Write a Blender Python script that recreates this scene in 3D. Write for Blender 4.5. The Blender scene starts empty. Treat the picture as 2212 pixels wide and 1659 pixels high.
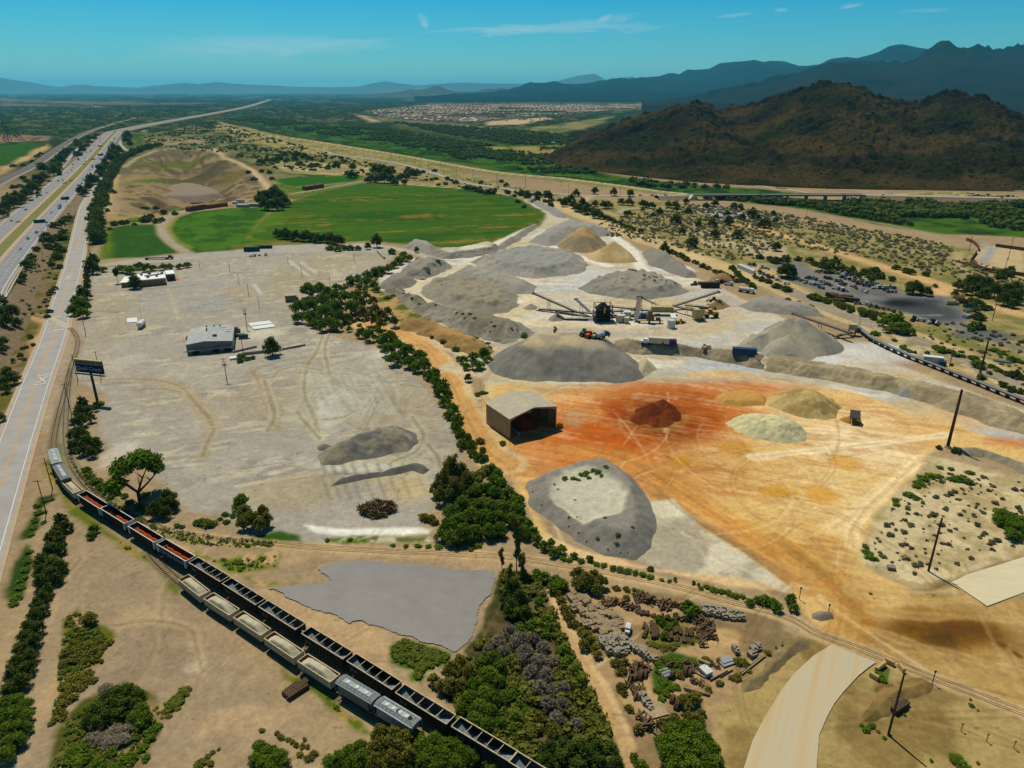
import bpy,math,random
import numpy as np
from mathutils import Vector,Matrix
SC = bpy.context.scene
COL = SC.collection
R = math.radians
# ------------------------------------------------------------------ camera, sky, sun, exposure
CAM_H = 120.0
FOC = 1563.0                      # focal length in units of a 2212 px wide frame
PITCH = math.atan(635 / FOC)
cam = bpy.data.objects.new('camera',bpy.data.cameras.new('camera'))
COL.objects.link(cam)
cam.location = (0,0,CAM_H)
cam.rotation_euler = (R(90) - PITCH,0,0)
cam.data.sensor_fit = 'HORIZONTAL'
cam.data.sensor_width = 36
cam.data.lens = 36 * FOC / 2212
cam.data.clip_start = 1.0
cam.data.clip_end = 200000
SC.camera = cam
SUN_EL,SUN_AZ = 63.0,-27.0      # azimuth measured clockwise from +Y
SC.view_settings.view_transform = 'Standard'
SC.view_settings.look = 'None'
SC.view_settings.gamma = 1
SC.view_settings.exposure = -0.12
SC.render.engine = 'CYCLES'
cy = SC.cycles
cy.use_denoising = True
cy.max_bounces = 5
cy.diffuse_bounces = 2
cy.glossy_bounces = 1
cy.transmission_bounces = 2
cy.volume_bounces = 0
cy.transparent_max_bounces = 4
cy.caustics_reflective = False
cy.caustics_refractive = False
sun = bpy.data.objects.new('sun',bpy.data.lights.new('sun','SUN'))
COL.objects.link(sun)
sun.data.energy = 5.0
sun.data.angle = R(0.5)
sun.data.color = (1.0,0.95,0.82)
_sd = Vector((math.sin(R(SUN_AZ)) * math.cos(R(SUN_EL)),math.cos(R(SUN_AZ)) * math.cos(R(SUN_EL)),math.sin(R(SUN_EL))))
sun.rotation_euler = _sd.to_track_quat('Z','Y').to_euler()
sun.location = (0,0,400)
def pix_dir(u,v):
 x = (u - 1106) / FOC; y = (v - 829.5) / FOC
 d = Vector((x,math.cos(PITCH) - y * math.sin(PITCH),-(math.sin(PITCH) + y * math.cos(PITCH))))
 return d.normalized()
def make_world():
 w = bpy.data.worlds.new('World')
 SC.world = w
 w.use_nodes = True
 nt = w.node_tree
 N,L = nt.nodes,nt.links
 for n in list(N):
  N.remove(n)
 out = N.new('ShaderNodeOutputWorld')
 bg = N.new('ShaderNodeBackground')
 sky = N.new('ShaderNodeTexSky')
 sky.sky_type = 'NISHITA'
 sky.sun_disc = False
 sky.sun_elevation = R(SUN_EL)
 sky.sun_rotation = R(SUN_AZ)
 sky.altitude = 700
 sky.air_density = 1.0
 sky.dust_density = 0.4
 sky.ozone_density = 1.5
 bg.inputs['Strength'].default_value = 0.066
 tint = N.new('ShaderNodeMixRGB'); tint.blend_type = 'MULTIPLY'
 tint.inputs[0].default_value = 1
 L.new(sky.outputs[0],tint.inputs[1])
 # thin cirrus, laid out by compass direction and elevation
 tc = N.new('ShaderNodeTexCoord')
 sep = N.new('ShaderNodeSeparateXYZ'); L.new(tc.outputs['Generated'],sep.inputs[0])
 def m(op,a,b=None,clamp=False):
  n = N.new('ShaderNodeMath'); n.operation = op; n.use_clamp = clamp
  for i,q in enumerate((a,b)):
   if q is None: continue
   if isinstance(q,(int,float)): n.inputs[i].default_value = q
   else: L.new(q,n.inputs[i])
  return n.outputs[0]
 rp = N.new('ShaderNodeValToRGB'); L.new(sep.outputs[2],rp.inputs[0]); L.new(rp.outputs[0],tint.inputs[2])
 e = rp.color_ramp.elements; e[0].position = 0; e[0].color = (.72,1.22,1.3,1); e[1].position = .5; e[1].color = (.30,.88,1.1,1)
 for q_,c_ in ((.045,(.36,1.12,1.3,1)),(.13,(.0,.98,1.42,1))): e.new(q_).color = c_
 az = m('ARCTAN2',sep.outputs[0],sep.outputs[1])
 el = sep.outputs[2]
 comb = N.new('ShaderNodeCombineXYZ')
 L.new(m('MULTIPLY',az,9.0),comb.inputs[0]); L.new(m('MULTIPLY',el,55.0),comb.inputs[1])
 nz = N.new('ShaderNodeTexNoise'); nz.inputs['Scale'].default_value = 1.0
 nz.inputs['Detail'].default_value = 6; nz.inputs['Roughness'].default_value = 0.62
 nz.inputs['Distortion'].default_value = 0.8
 L.new(comb.outputs[0],nz.inputs['Vector'])
 wob = m('MULTIPLY',m('SUBTRACT',nz.outputs[0],0.5),0.035)
 tot = None
 for (u,v,ru,rv,k,tilt) in ((590,100,240,20,0.55,-0.02),(470,122,160,10,0.25,0.0),(740,88,110,8,0.35,-0.05),
        (1170,63,250,10,0.6,-0.02),(1260,52,130,9,0.4,-0.12),(913,42,12,10,0.5,0.5),
        (1306,40,22,6,0.55,-0.2),(1370,62,90,6,0.2,-0.05),(1585,33,40,5,0.35,-0.08),
        (1687,20,14,4,0.3,0),(1840,11,22,4,0.35,-0.1),(2000,23,45,4,0.25,0)):
  d = pix_dir(u,v); a0 = math.atan2(d.x,d.y)
  sa = ru / FOC; sb = rv / FOC
  da = m('SUBTRACT',az,a0)
  de = m('ADD',m('ADD',m('SUBTRACT',el,d.z),m('MULTIPLY',wob,min(1.0,rv / 12))),m('MULTIPLY',da,tilt))
  q = m('ADD',m('POWER',m('MULTIPLY',m('ABSOLUTE',da),1 / sa),2.0),m('POWER',m('MULTIPLY',m('ABSOLUTE',de),1 / sb),2.0))
  c = m('MULTIPLY',m('SUBTRACT',1.0,q,True),k)
  c = m('MULTIPLY',c,m('MULTIPLY',m('SUBTRACT',nz.outputs[0],0.26),2.6,True))
  tot = c if tot is None else m('MAXIMUM',tot,c)
 mix = N.new('ShaderNodeMixRGB')
 L.new(tot,mix.inputs[0]); L.new(tint.outputs[0],mix.inputs[1])
 mix.inputs[2].default_value = (9.5,11.5,12.0,1)
 L.new(mix.outputs[0],bg.inputs[0])
 L.new(bg.outputs[0],out.inputs[0])
make_world()
# ------------------------------------------------------------------ helpers
rnd = random.Random(7)
rng = np.random.default_rng(11)
def at(u,v,z=0.0):
 """world point at height z seen in direction (u, v)"""
 d = pix_dir(u,v)
 t = (CAM_H - z) / -d.z
 return Vector((d.x * t,d.y * t,z))
_OX = (0.0,548.6,1097.2,1608.5)
_OY = (164.6,548.6,932.6,1206.4)
def V(c,r,x,y):
 return (_OX[c] + x * 0.2728,_OY[r] + y * 0.2728)
def tp(c,r,x,y,z=0.0):
 return at(*V(c,r,x,y),z)
def nums(t,k=2):
 if not isinstance(t,str): return t
 a = [float(q) for q in t.split()]
 return [tuple(a[i:i + k]) for i in range(0,len(a),k)]
def tl(c,r,pts,z=0.0):
 pts = nums(pts)
 return [tp(c,r,x,y,z) for x,y in pts]
def depth(p):
 return p.y * math.cos(PITCH) + (CAM_H - p.z) * math.sin(PITCH)
def zat(p,v):
 """height above ground point p (z=0) at which frame row v is reached"""
 lo,hi = 0.0,110.0
 for _ in range(40):
  z = (lo + hi) / 2
  dz = z - CAM_H
  fw = p.y * math.cos(PITCH) - dz * math.sin(PITCH); up = p.y * math.sin(PITCH) + dz * math.cos(PITCH)
  if 829.5 - FOC * up / fw > v: lo = z
  else: hi = z
 return (lo + hi) / 2
def lin(c):
 c = c / 255.0
 return c / 12.92 if c <= 0.04045 else ((c + 0.055) / 1.055) ** 2.4
def S(r,g,b,k=1.3):
 """albedo whose sunlit look is about this display colour"""
 return (min(.85,lin(r) / k),min(.85,lin(g) / k),min(.85,lin(b) / k))
def smooth(a,b,x):
 t = np.clip((x - a) / (b - a),0,1)
 return t * t * (3 - 2 * t)
def _hash(ix,iy,seed):
 h = (ix.astype(np.int64) * 374761393 + iy.astype(np.int64) * 668265263 + seed * 1442695041) & 0xFFFFFFFF
 h = ((h ^ (h >> 13)) * 1274126177) & 0xFFFFFFFF
 h = h ^ (h >> 16)
 return (h & 0xFFFF) / 65535.0
def vnoise(x,y,seed=0):
 ix = np.floor(x); iy = np.floor(y)
 fx = x - ix; fy = y - iy
 fx = fx * fx * (3 - 2 * fx); fy = fy * fy * (3 - 2 * fy)
 a = _hash(ix,iy,seed); b = _hash(ix + 1,iy,seed); c = _hash(ix,iy + 1,seed); d = _hash(ix + 1,iy + 1,seed)
 return (a * (1 - fx) + b * fx) * (1 - fy) + (c * (1 - fx) + d * fx) * fy
def fbm(x,y,scale,octs=4,seed=0,gain=0.5):
 s = 0; amp = 1; tot = 0
 x = x / scale; y = y / scale
 for o in range(octs):
  s = s + amp * vnoise(x + 17.3 * o,y - 9.1 * o,seed + o * 7)
  tot += amp; amp *= gain; x = x * 2.03; y = y * 2.03
 return s / tot
def sdf(px,py,poly):
 """signed distance to polygon, positive inside"""
 n = len(poly)
 d2 = np.full(px.shape,1e18); inside = np.zeros(px.shape,bool)
 for i in range(n):
  ax,ay = poly[i]; bx,by = poly[(i + 1) % n]
  ex,ey = bx - ax,by - ay
  L2 = ex * ex + ey * ey + 1e-9
  t = np.clip(((px - ax) * ex + (py - ay) * ey) / L2,0,1)
  dx = px - ax - t * ex; dy = py - ay - t * ey
  np.minimum(d2,dx * dx + dy * dy,out=d2)
  c = (ay > py) != (by > py)
  with np.errstate(divide='ignore',invalid='ignore'):
   xx = (bx - ax) * (py - ay) / (by - ay if by != ay else 1e-9) + ax
  inside ^= c & (px < xx)
 d = np.sqrt(d2)
 return np.where(inside,d,-d)
def dline(px,py,pts):
 d2 = np.full(px.shape,1e18)
 for i in range(len(pts) - 1):
  ax,ay = pts[i]; bx,by = pts[i + 1]
  ex,ey = bx - ax,by - ay
  t = np.clip(((px - ax) * ex + (py - ay) * ey) / (ex * ex + ey * ey + 1e-9),0,1)
  dx = px - ax - t * ex; dy = py - ay - t * ey
  np.minimum(d2,dx * dx + dy * dy,out=d2)
 return np.sqrt(d2)
def spline(pts,n=8):
 """Catmull-Rom through points (Vectors), n steps per span"""
 out = []
 P = [2 * pts[0] - pts[1]] + list(pts) + [2 * pts[-1] - pts[-2]]
 for i in range(1,len(P) - 2):
  a,b,c,d = P[i - 1],P[i],P[i + 1],P[i + 2]
  for k in range(n):
   t = k / n
   out.append(0.5 * ((2 * b) + (c - a) * t + (2 * a - 5 * b + 4 * c - d) * t * t + (3 * b - a - 3 * c + d) * t ** 3))
 out.append(pts[-1].copy())
 return out
def resample(pts,step):
 out = [pts[0].copy()]; acc = 0
 for a,b in zip(pts,pts[1:]):
  L = (b - a).length
  while acc + L >= step:
   t = (step - acc) / L
   a = a.lerp(b,t); out.append(a.copy()); L = (b - a).length; acc = 0
  acc += L
 return out
# ---- materials
MATS = {}
def mat(name,rgb,rough=0.85,var=0.18,scale=0.6,bump=0.0,bscale=None,metal=0.0,spec=0.12,rand=0.0,attr=None,stretch=None,coord='Object',trans=0.0,detail=5):
 """principled material: base colour (or colour attribute) broken up by noise, optional bump"""
 if name in MATS: return MATS[name]
 m = bpy.data.materials.new(name); m.use_nodes = True
 nt = m.node_tree; N,L = nt.nodes,nt.links
 b = N['Principled BSDF']
 b.inputs['Roughness'].default_value = rough
 b.inputs['Metallic'].default_value = metal
 b.inputs['Specular IOR Level'].default_value = spec
 tc = N.new('ShaderNodeTexCoord')
 vec = tc.outputs[coord] if coord != 'World' else None
 if coord == 'World':
  g = N.new('ShaderNodeNewGeometry'); vec = g.outputs['Position']
 if stretch:
  mp = N.new('ShaderNodeMapping'); mp.inputs['Scale'].default_value = stretch
  L.new(vec,mp.inputs[0]); vec = mp.outputs[0]
 nz = N.new('ShaderNodeTexNoise'); nz.inputs['Scale'].default_value = scale; nz.inputs['Detail'].default_value = detail
 nz.inputs['Roughness'].default_value = 0.65
 L.new(vec,nz.inputs['Vector'])
 mr = N.new('ShaderNodeMapRange')
 mr.inputs[1].default_value = 0.25; mr.inputs[2].default_value = 0.75
 mr.inputs[3].default_value = 1 - var; mr.inputs[4].default_value = 1 + var
 L.new(nz.outputs[0],mr.inputs[0])
 val = mr.outputs[0]
 if rand:
  oi = N.new('ShaderNodeObjectInfo')
  r2 = N.new('ShaderNodeMapRange'); r2.inputs[3].default_value = 1 - rand; r2.inputs[4].default_value = 1 + rand
  L.new(oi.outputs['Random'],r2.inputs[0])
  mm = N.new('ShaderNodeMath'); mm.operation = 'MULTIPLY'
  L.new(val,mm.inputs[0]); L.new(r2.outputs[0],mm.inputs[1]); val = mm.outputs[0]
 mul = N.new('ShaderNodeVectorMath'); mul.operation = 'SCALE'
 if attr:
  at_ = N.new('ShaderNodeAttribute'); at_.attribute_name = attr
  L.new(at_.outputs['Color'],mul.inputs[0])
 else:
  mul.inputs[0].default_value = rgb[:3]
 L.new(val,mul.inputs['Scale'])
 L.new(mul.outputs[0],b.inputs['Base Color'])
 if bump:
  bp = N.new('ShaderNodeBump'); bp.inputs['Strength'].default_value = bump; bp.inputs['Distance'].default_value = 0.3
  n2 = N.new('ShaderNodeTexNoise'); n2.inputs['Scale'].default_value = bscale or scale * 3; n2.inputs['Detail'].default_value = 6
  L.new(vec,n2.inputs['Vector']); L.new(n2.outputs[0],bp.inputs['Height'])
  L.new(bp.outputs[0],b.inputs['Normal'])
 if trans:
  tr = N.new('ShaderNodeBsdfTranslucent'); L.new(mul.outputs[0],tr.inputs[0])
  mx = N.new('ShaderNodeMixShader'); mx.inputs[0].default_value = trans
  L.new(b.outputs[0],mx.inputs[1]); L.new(tr.outputs[0],mx.inputs[2])
  L.new(mx.outputs[0],N['Material Output'].inputs[0])
 MATS[name] = m
 return m
def np_mesh(name,verts,faces,mats=None,cols=None,smooth_=False,tri=None):
 """verts (n,3) array, faces (m,k) int array"""
 me = bpy.data.meshes.new(name)
 verts = np.ascontiguousarray(verts,dtype=np.float32); faces = np.ascontiguousarray(faces,dtype=np.int32)
 k = faces.shape[1]
 me.vertices.add(len(verts)); me.vertices.foreach_set('co',verts.ravel())
 me.loops.add(faces.size); me.loops.foreach_set('vertex_index',faces.ravel())
 me.polygons.add(len(faces))
 me.polygons.foreach_set('loop_start',np.arange(0,faces.size,k,dtype=np.int32))
 if smooth_:
  me.polygons.foreach_set('use_smooth',np.ones(len(faces),bool))
 me.update(calc_edges=True)
 if cols is not None:
  a = me.color_attributes.new('Col','FLOAT_COLOR','POINT')
  c4 = np.ones((len(verts),4),np.float32); c4[:,:3] = cols
  a.data.foreach_set('color',c4.ravel())
 if mats:
  for m in (mats if isinstance(mats,(list,tuple)) else [mats]): me.materials.append(m)
 return me
def link(name,me,parent=None,loc=None,rz=None):
 o = bpy.data.objects.new(name,me); COL.objects.link(o)
 if parent is not None: o.parent = parent
 if loc is not None: o.location = loc
 if rz is not None: o.rotation_euler = (0,0,rz)
 return o
def tag(o,label=None,cat=None,group=None,kind=None):
 if label: o['label'] = label
 if cat: o['category'] = cat
 if group: o['group'] = group
 if kind: o['kind'] = kind
 return o
def thing(name,label,cat,loc=(0,0,0),rz=0.0,group=None):
 o = bpy.data.objects.new(name,None); COL.objects.link(o)
 o.empty_display_size = 0.5
 o.location = loc; o.rotation_euler = (0,0,rz)
 return tag(o,label,cat,group)
def dup(root,loc=None,rz=None,label=None,group=None,scale=None):
 r = root.copy(); COL.objects.link(r)
 if loc is not None: r.location = loc
 if rz is not None: r.rotation_euler = (0,0,rz)
 if scale is not None: r.scale = scale if not isinstance(scale,(int,float)) else (scale,) * 3
 if label: r['label'] = label
 if group: r['group'] = group
 for ch in list(root.children):
  c = ch.copy(); COL.objects.link(c); c.parent = r
  for g in ch.children:
   d = g.copy(); COL.objects.link(d); d.parent = c
 return r
ORD = 'first second third fourth fifth sixth seventh eighth ninth tenth eleventh twelfth thirteenth fourteenth fifteenth sixteenth seventeenth eighteenth nineteenth twentieth'.split()
class MB:
 """collects simple shapes into one mesh"""
 def __init__(s): s.v = []; s.f = []; s.m = []
 def add(s,vs,fs,mi=0):
  o = len(s.v); s.v += [tuple(q) for q in vs]
  s.f += [tuple(i + o for i in f) for f in fs]; s.m += [mi] * len(fs)
  return s
 def hexa(s,p,mi=0):          # 8 points: bottom 0-3 ccw, top 4-7
  return s.add(p,[(3,2,1,0),(4,5,6,7),(0,1,5,4),(1,2,6,5),(2,3,7,6),(3,0,4,7)],mi)
 def box(s,x0,x1,y0,y1,z0,z1,mi=0):
  return s.hexa([(x0,y0,z0),(x1,y0,z0),(x1,y1,z0),(x0,y1,z0),(x0,y0,z1),(x1,y0,z1),(x1,y1,z1),(x0,y1,z1)],mi)
 def bar(s,a,b,w,h=None,mi=0):
  a = Vector(a); b = Vector(b); h = h or w
  d = (b - a).normalized()
  up = Vector((0,0,1)) if abs(d.z) < 0.95 else Vector((0,1,0))
  x = d.cross(up).normalized() * (w / 2); y = x.normalized().cross(d) * (h / 2)
  return s.hexa([a - x - y,a + x - y,a + x + y,a - x + y,b - x - y,b + x - y,b + x + y,b - x + y],mi)
 def cyl(s,a,b,r0,r1=None,n=10,mi=0,caps=True):
  a = Vector(a); b = Vector(b); r1 = r0 if r1 is None else r1
  d = (b - a).normalized()
  up = Vector((0,0,1)) if abs(d.z) < 0.95 else Vector((0,1,0))
  x = d.cross(up).normalized(); y = x.cross(d)
  ring = [(math.cos(2 * math.pi * i / n),math.sin(2 * math.pi * i / n)) for i in range(n)]
  vs = [a + (x * c + y * q) * r0 for c,q in ring] + [b + (x * c + y * q) * r1 for c,q in ring]
  fs = [(i,(i + 1) % n,n + (i + 1) % n,n + i) for i in range(n)]
  if caps: fs += [tuple(range(n))[::-1],tuple(range(n,2 * n))]
  return s.add(vs,fs,mi)
 def prism(s,pts,y0,y1,mi=0):   # profile in xz extruded along y
  n = len(pts)
  vs = [(x,y0,z) for x,z in pts] + [(x,y1,z) for x,z in pts]
  fs = [(i,(i + 1) % n,n + (i + 1) % n,n + i) for i in range(n)] + [tuple(range(n))[::-1],tuple(range(n,2 * n))]
  return s.add(vs,fs,mi)
 def mesh(s,name,mats):
  me = bpy.data.meshes.new(name); me.from_pydata(s.v,[],s.f); me.update()
  for m in (mats if isinstance(mats,(list,tuple)) else [mats]): me.materials.append(m)
  if isinstance(mats,(list,tuple)) and len(mats) > 1:
   me.polygons.foreach_set('material_index',s.m)
  return me
 def obj(s,name,mats,parent=None,loc=None,rz=None):
  return link(name,s.mesh(name,mats),parent,loc,rz)
# ------------------------------------------------------------------ ground sheet
def Vp(pts): return [at(u,v) for u,v in nums(pts)]
PIT = Vp('252 462 262 425 280 380 300 345 335 326 395 321 462 321 505 338 548 372 572 405 545 425 500 436 420 447 330 466')
PIT2 = [(p.x,p.y) for p in PIT]
nR,nC = 900,1440
vv = np.concatenate([np.linspace(1900,205,860),197.0 + 8.0 * np.linspace(0.97,0.0,40) ** 1.6 - 2.3])
_y = (vv - 829.5) / FOC
dep = CAM_H / (math.sin(PITCH) + _y * math.cos(PITCH))
YR = dep * (math.cos(PITCH) - _y * math.sin(PITCH))
YR = np.minimum(YR,60000)
DR = YR * math.cos(PITCH) + CAM_H * math.sin(PITCH)
SX = np.linspace(-0.98,0.98,nC)
GX = (SX[None,:] * DR[:,None]); GY = np.repeat(YR[:,None],nC,1)
gx = GX.ravel(); gy = GY.ravel()
NG = gx.size
gd = np.sqrt(gx * gx + gy * gy)
# broad base: tan dirt near, dark scrub plain far away
n_big = fbm(gx,gy,260,4,1); n_mid = fbm(gx,gy,38,4,2); n_fin = fbm(gx,gy,5,3,3); n_huge = fbm(gx,gy * 0.5,1500,5,4)
col = np.empty((NG,3)); col[:] = S(168,144,110)
_in = np.zeros(NG)
def mixc(mask,c):
 global col
 col += (np.asarray(c)[None,:] - col) * mask[:,None]
far = smooth(900,1700,gd)
sc = np.array(S(50,66,38))[None] * (0.7 + 0.5 * n_mid[:,None]) + (np.array(S(118,110,74)) - np.array(S(50,66,38)))[None] * (smooth(.5,.72,n_mid * .5 + n_fin * .25 + n_big * .25)[:,None] * .75)
col += (sc - col) * far[:,None]
city = smooth(5000,9000,gd)
cc = np.array(S(48,60,50))[None] * (0.55 + 0.9 * fbm(gx,gy,180,4,9)[:,None]) + np.array(S(96,92,80))[None] * (smooth(.57,.66,fbm(gx,gy,260,3,10)) * .5)[:,None]
col += (cc - col) * city[:,None]
def _sub(xy,pad):
 xs = [p[0] for p in xy]; ys = [p[1] for p in xy]
 return np.nonzero((gx > min(xs) - pad) & (gx < max(xs) + pad) & (gy > min(ys) - pad) & (gy < max(ys) + pad))[0]
def paint(poly,c,soft=None,warp=None,alpha=1.0,seed=0,mottle=0.0,c2=None,mscale=8.0,th=(.42,.6)):
 """lay a colour over a polygon of world points, with a ragged edge; c2 shows through a noise threshold"""
 xy = [(p[0],p[1]) for p in poly]
 D = sum(math.hypot(*p) for p in xy) / len(xy)
 soft = 0.006 * D if soft is None else soft
 warp = 0.010 * D if warp is None else warp
 i = _sub(xy,soft + warp + 2)
 if not len(i): return
 x,y = gx[i],gy[i]
 d = sdf(x,y,xy)
 if warp: d = d + (fbm(x,y,max(3,warp * 5),4,seed + 31) - .5) * 2 * warp
 m = smooth(-soft,soft,d) * alpha
 cc = np.array(c)[None,:]
 if c2 is not None:
  k = smooth(th[0],th[1],fbm(x,y,mscale,5,seed + 77))[:,None]
  cc = cc * (1 - k) + np.array(c2)[None,:] * k
 if mottle: cc = cc * (1 + mottle * (fbm(x,y,mscale,5,seed + 5)[:,None] - .5) * 2)
 col[i] += (cc - col[i]) * m[:,None]
def stripe(pts,w,c,soft=None,warp=0.0,alpha=1.0,seed=0,streak=0.0):
 xy = [(p[0],p[1]) for p in pts]
 D = sum(math.hypot(*p) for p in xy) / len(xy)
 soft = 0.004 * D if soft is None else soft
 i = _sub(xy,w + soft + warp + 2)
 if not len(i): return
 x,y = gx[i],gy[i]
 d = dline(x,y,xy)
 dd = d + ((fbm(x,y,max(3,warp * 5),3,seed) - .5) * 2 * warp if warp else 0)
 m = (1 - smooth(w / 2 - soft,w / 2 + soft,dd)) * alpha
 cc = np.array(c)[None,:]
 if streak: cc = cc * (1 + streak * (vnoise(d * 1.3,d * 0 + seed) - .5) * 2 + streak * .8 * (fbm(x,y,12,3,seed) - .5) * 2)[:,None]
 col[i] += (cc - col[i]) * m[:,None]
def blob(u,v,ru,rv,c,alpha=1.0,soft=.5,warp=.35,seed=0,z=0.0):
 """ragged patch whose centre and half axes are given by directions"""
 a = at(u,v,z); b = at(u + ru,v,z); e = at(u,v - rv,z)
 hx = abs(b.x - a.x); hy = abs(e.y - a.y)
 i = _sub([(a.x - 2 * hx,a.y - 2 * hy),(a.x + 2 * hx,a.y + 2 * hy)],0)
 if not len(i): return
 x,y = gx[i],gy[i]
 q = np.sqrt(((x - a.x) / hx) ** 2 + ((y - a.y) / hy) ** 2) + (fbm(x,y,(hx + hy) * .35,4,seed + 3) - .5) * 2 * warp
 m = (1 - smooth(1 - soft,1 + soft * .4,q)) * alpha
 col[i] += (np.array(c)[None,:] - col[i]) * m[:,None]
# --- mid distance: east desert, farm belt, river
paint(Vp('470 262 640 300 900 345 1110 400 1230 430 1500 440 1700 470 2250 560 2500 700 2300 900 2212 850 1880 700 1560 585 1400 520 1180 430 1000 398 780 385 560 350 440 320'),S(164,146,98),c2=S(132,126,72),mscale=9,seed=1)
paint(Vp('300 330 330 290 420 270 520 300 700 340 860 372 800 395 600 385 500 340'),S(134,124,80),c2=S(72,84,38),mscale=24,seed=2)
paint(Vp('560 350 700 350 820 365 790 380 640 375'),S(190,168,120),c2=S(150,140,90),seed=3,mscale=25)
# river greens
paint(Vp('475 253 560 250 700 268 860 278 1000 300 1130 318 1220 352 1320 378 1480 398 1640 408 1760 418 1500 424 1350 408 1200 388 1000 358 850 330 700 303 560 274'),S(44,70,18),c2=S(72,104,14),mscale=22,seed=4)
paint(Vp('1500 424 1640 424 1800 432 1960 430 2120 426 2400 440 2400 560 2212 512 2040 505 1900 486 1740 452 1600 436'),S(44,68,18),c2=S(76,106,18),mscale=30,seed=5)
paint(Vp('840 262 1010 272 1190 285 1240 300 1230 316 1110 315 960 292 860 282'),S(60,70,40),c2=S(84,88,50),mscale=60,seed=6)
# river bed terraces beyond
paint(Vp('1040 318 1240 312 1230 345 1180 352 1110 332'),S(150,138,78),c2=S(95,112,44),mscale=40,seed=7)
paint(Vp('780 250 900 262 1110 280 1250 262 1330 250 1280 275 1190 290 900 275'),S(142,132,84),c2=S(96,104,56),mscale=60,seed=8)
paint(Vp('1040 262 1110 257 1180 253 1200 257 1120 268 1060 270'),S(196,168,132),seed=9)
paint(Vp('765 246 800 252 825 262 800 264'),S(188,160,124),seed=10)
# housing tract ground
paint(Vp('790 240 900 226 1090 216 1330 214 1480 218 1430 232 1320 242 1180 252 1000 270 870 262 810 255'),S(120,106,84),c2=S(70,84,52),mscale=50,seed=11)
# west plain: dark creosote flat with paler clearings
paint(Vp('-400 250 0 246 200 240 420 236 460 252 360 262 270 275 190 285 100 300 0 330 -400 420'),S(46,64,34),c2=S(92,94,52),mscale=45,seed=12,th=(.5,.66))
paint(Vp('0 212 110 217 330 222 430 221 420 226 200 226 0 219'),S(128,116,92),alpha=.6,seed=13)
paint(Vp('0 222 200 228 250 232 0 229'),S(140,126,100),alpha=.5,seed=14)
paint(Vp('200 229 220 229 220 233 203 233'),S(190,172,146),seed=15)
paint(Vp('-60 290 60 292 120 296 100 304 0 308 -60 310'),S(150,122,96),c2=S(100,84,66),mscale=14,seed=16)
# fields
paint(Vp('-60 316 30 312 97 308 60 333 0 360 -60 392'),S(56,94,8),seed=17,warp=1,mottle=.15)
paint(Vp('0 362 60 335 100 310 112 312 60 345 0 378'),S(190,160,110),seed=18)
GREEN,GREEN2 = S(70,104,2),S(100,112,18)
F1 = Vp('545 497 600 446 690 414 790 394 880 397 1000 405 1090 420 1150 438 1182 462 1165 488 1115 512 1060 530 990 537 880 528 800 520 700 526 600 522 535 515')
paint(F1,GREEN,seed=19,warp=2)
for k,c_,t_,al in ((1,GREEN2,(.52,.7),.8),(2,S(50,92,2),(.5,.68),.8),(3,S(150,118,62),(.64,.74),.7)):
 i = _sub([(p.x,p.y) for p in F1],0); x,y = gx[i],gy[i]
 m = smooth(0,3,sdf(x,y,[(p.x,p.y) for p in F1]))
 rr = x * math.cos(.28) + y * math.sin(.28); tt = -x * math.sin(.28) + y * math.cos(.28)
 n = .55 * fbm(rr,tt * 4.5,95,4,40 + k) + .25 * vnoise(rr / 70,tt / 5.5,3 + k) + .2 * fbm(x,y,10,3,k)
 mm = m * smooth(t_[0] - .02,t_[1] - .02,n) * al
 col[i] += (np.array(c_)[None] - col[i]) * mm[:,None]
F2 = Vp('366 492 382 470 420 457 500 449 565 447 592 446 545 497 535 515 600 522 500 541 420 547 375 528')
paint(F2,S(58,94,2),seed=20,warp=1,c2=S(78,114,8),mscale=12)
paint(Vp('600 455 545 497 535 515 560 505 608 470'),S(92,120,30),seed=21,alpha=.7)
paint(Vp('500 530 620 518 720 522 620 534 500 545'),S(112,112,48),seed=21,alpha=.8)
paint(Vp('222 558 236 487 344 484 352 515 388 545 300 556'),S(58,92,2),seed=22,warp=1,mottle=.2)
paint(Vp('212 562 228 500 238 487 240 520 246 560'),S(96,116,30),seed=23)
paint(Vp('590 388 640 382 790 379 770 391 680 400 622 405'),S(56,104,6),seed=24,warp=1)
paint(Vp('585 395 640 405 780 393 640 430 600 425'),S(78,110,30),seed=25,c2=S(120,118,60))
# quarry pit
paint(PIT,S(108,92,68),seed=26,c2=S(152,132,96),mscale=16,warp=4)
for (u,v,ru,rv,c_) in ((395,352,40,16,S(96,104,34)),(360,340,50,10,S(110,100,78)),(395,385,22,26,S(92,118,20)),(430,375,60,20,S(104,92,66)),(440,410,60,14,S(140,122,100)),(470,362,40,18,S(92,82,58)),(520,385,40,16,S(122,108,60)),(300,400,18,40,S(160,134,90)),(275,440,14,24,S(168,142,96))):
 blob(u,v,ru,rv,c_,.8,z=-12,seed=int(u))
paint(Vp('330 445 345 440 420 440 440 444 390 455 330 452'),S(78,112,16),seed=27)
paint(Vp('232 470 255 462 330 466 500 437 572 408 600 425 580 440 420 452 360 468 345 482 240 484'),S(166,138,96),c2=S(112,112,56),mscale=18,seed=28)
paint(Vp('225 478 340 472 352 480 240 488'),S(70,96,30),seed=29)
stripe(tl(0,0,'1700 580 1780 640 1900 690 1990 740 2080 830 2140 900'),9,S(200,176,134))
stripe(tl(0,0,'930 780 900 880 860 960 830 1080'),7,S(190,164,114))
stripe(tl(0,0,'980 720 1080 650 1230 590 1400 572 1690 575'),9,S(176,158,116))
stripe(tl(0,0,'870 1195 1000 1165 1250 1155 1300 1120'),7,S(172,160,116))
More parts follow.
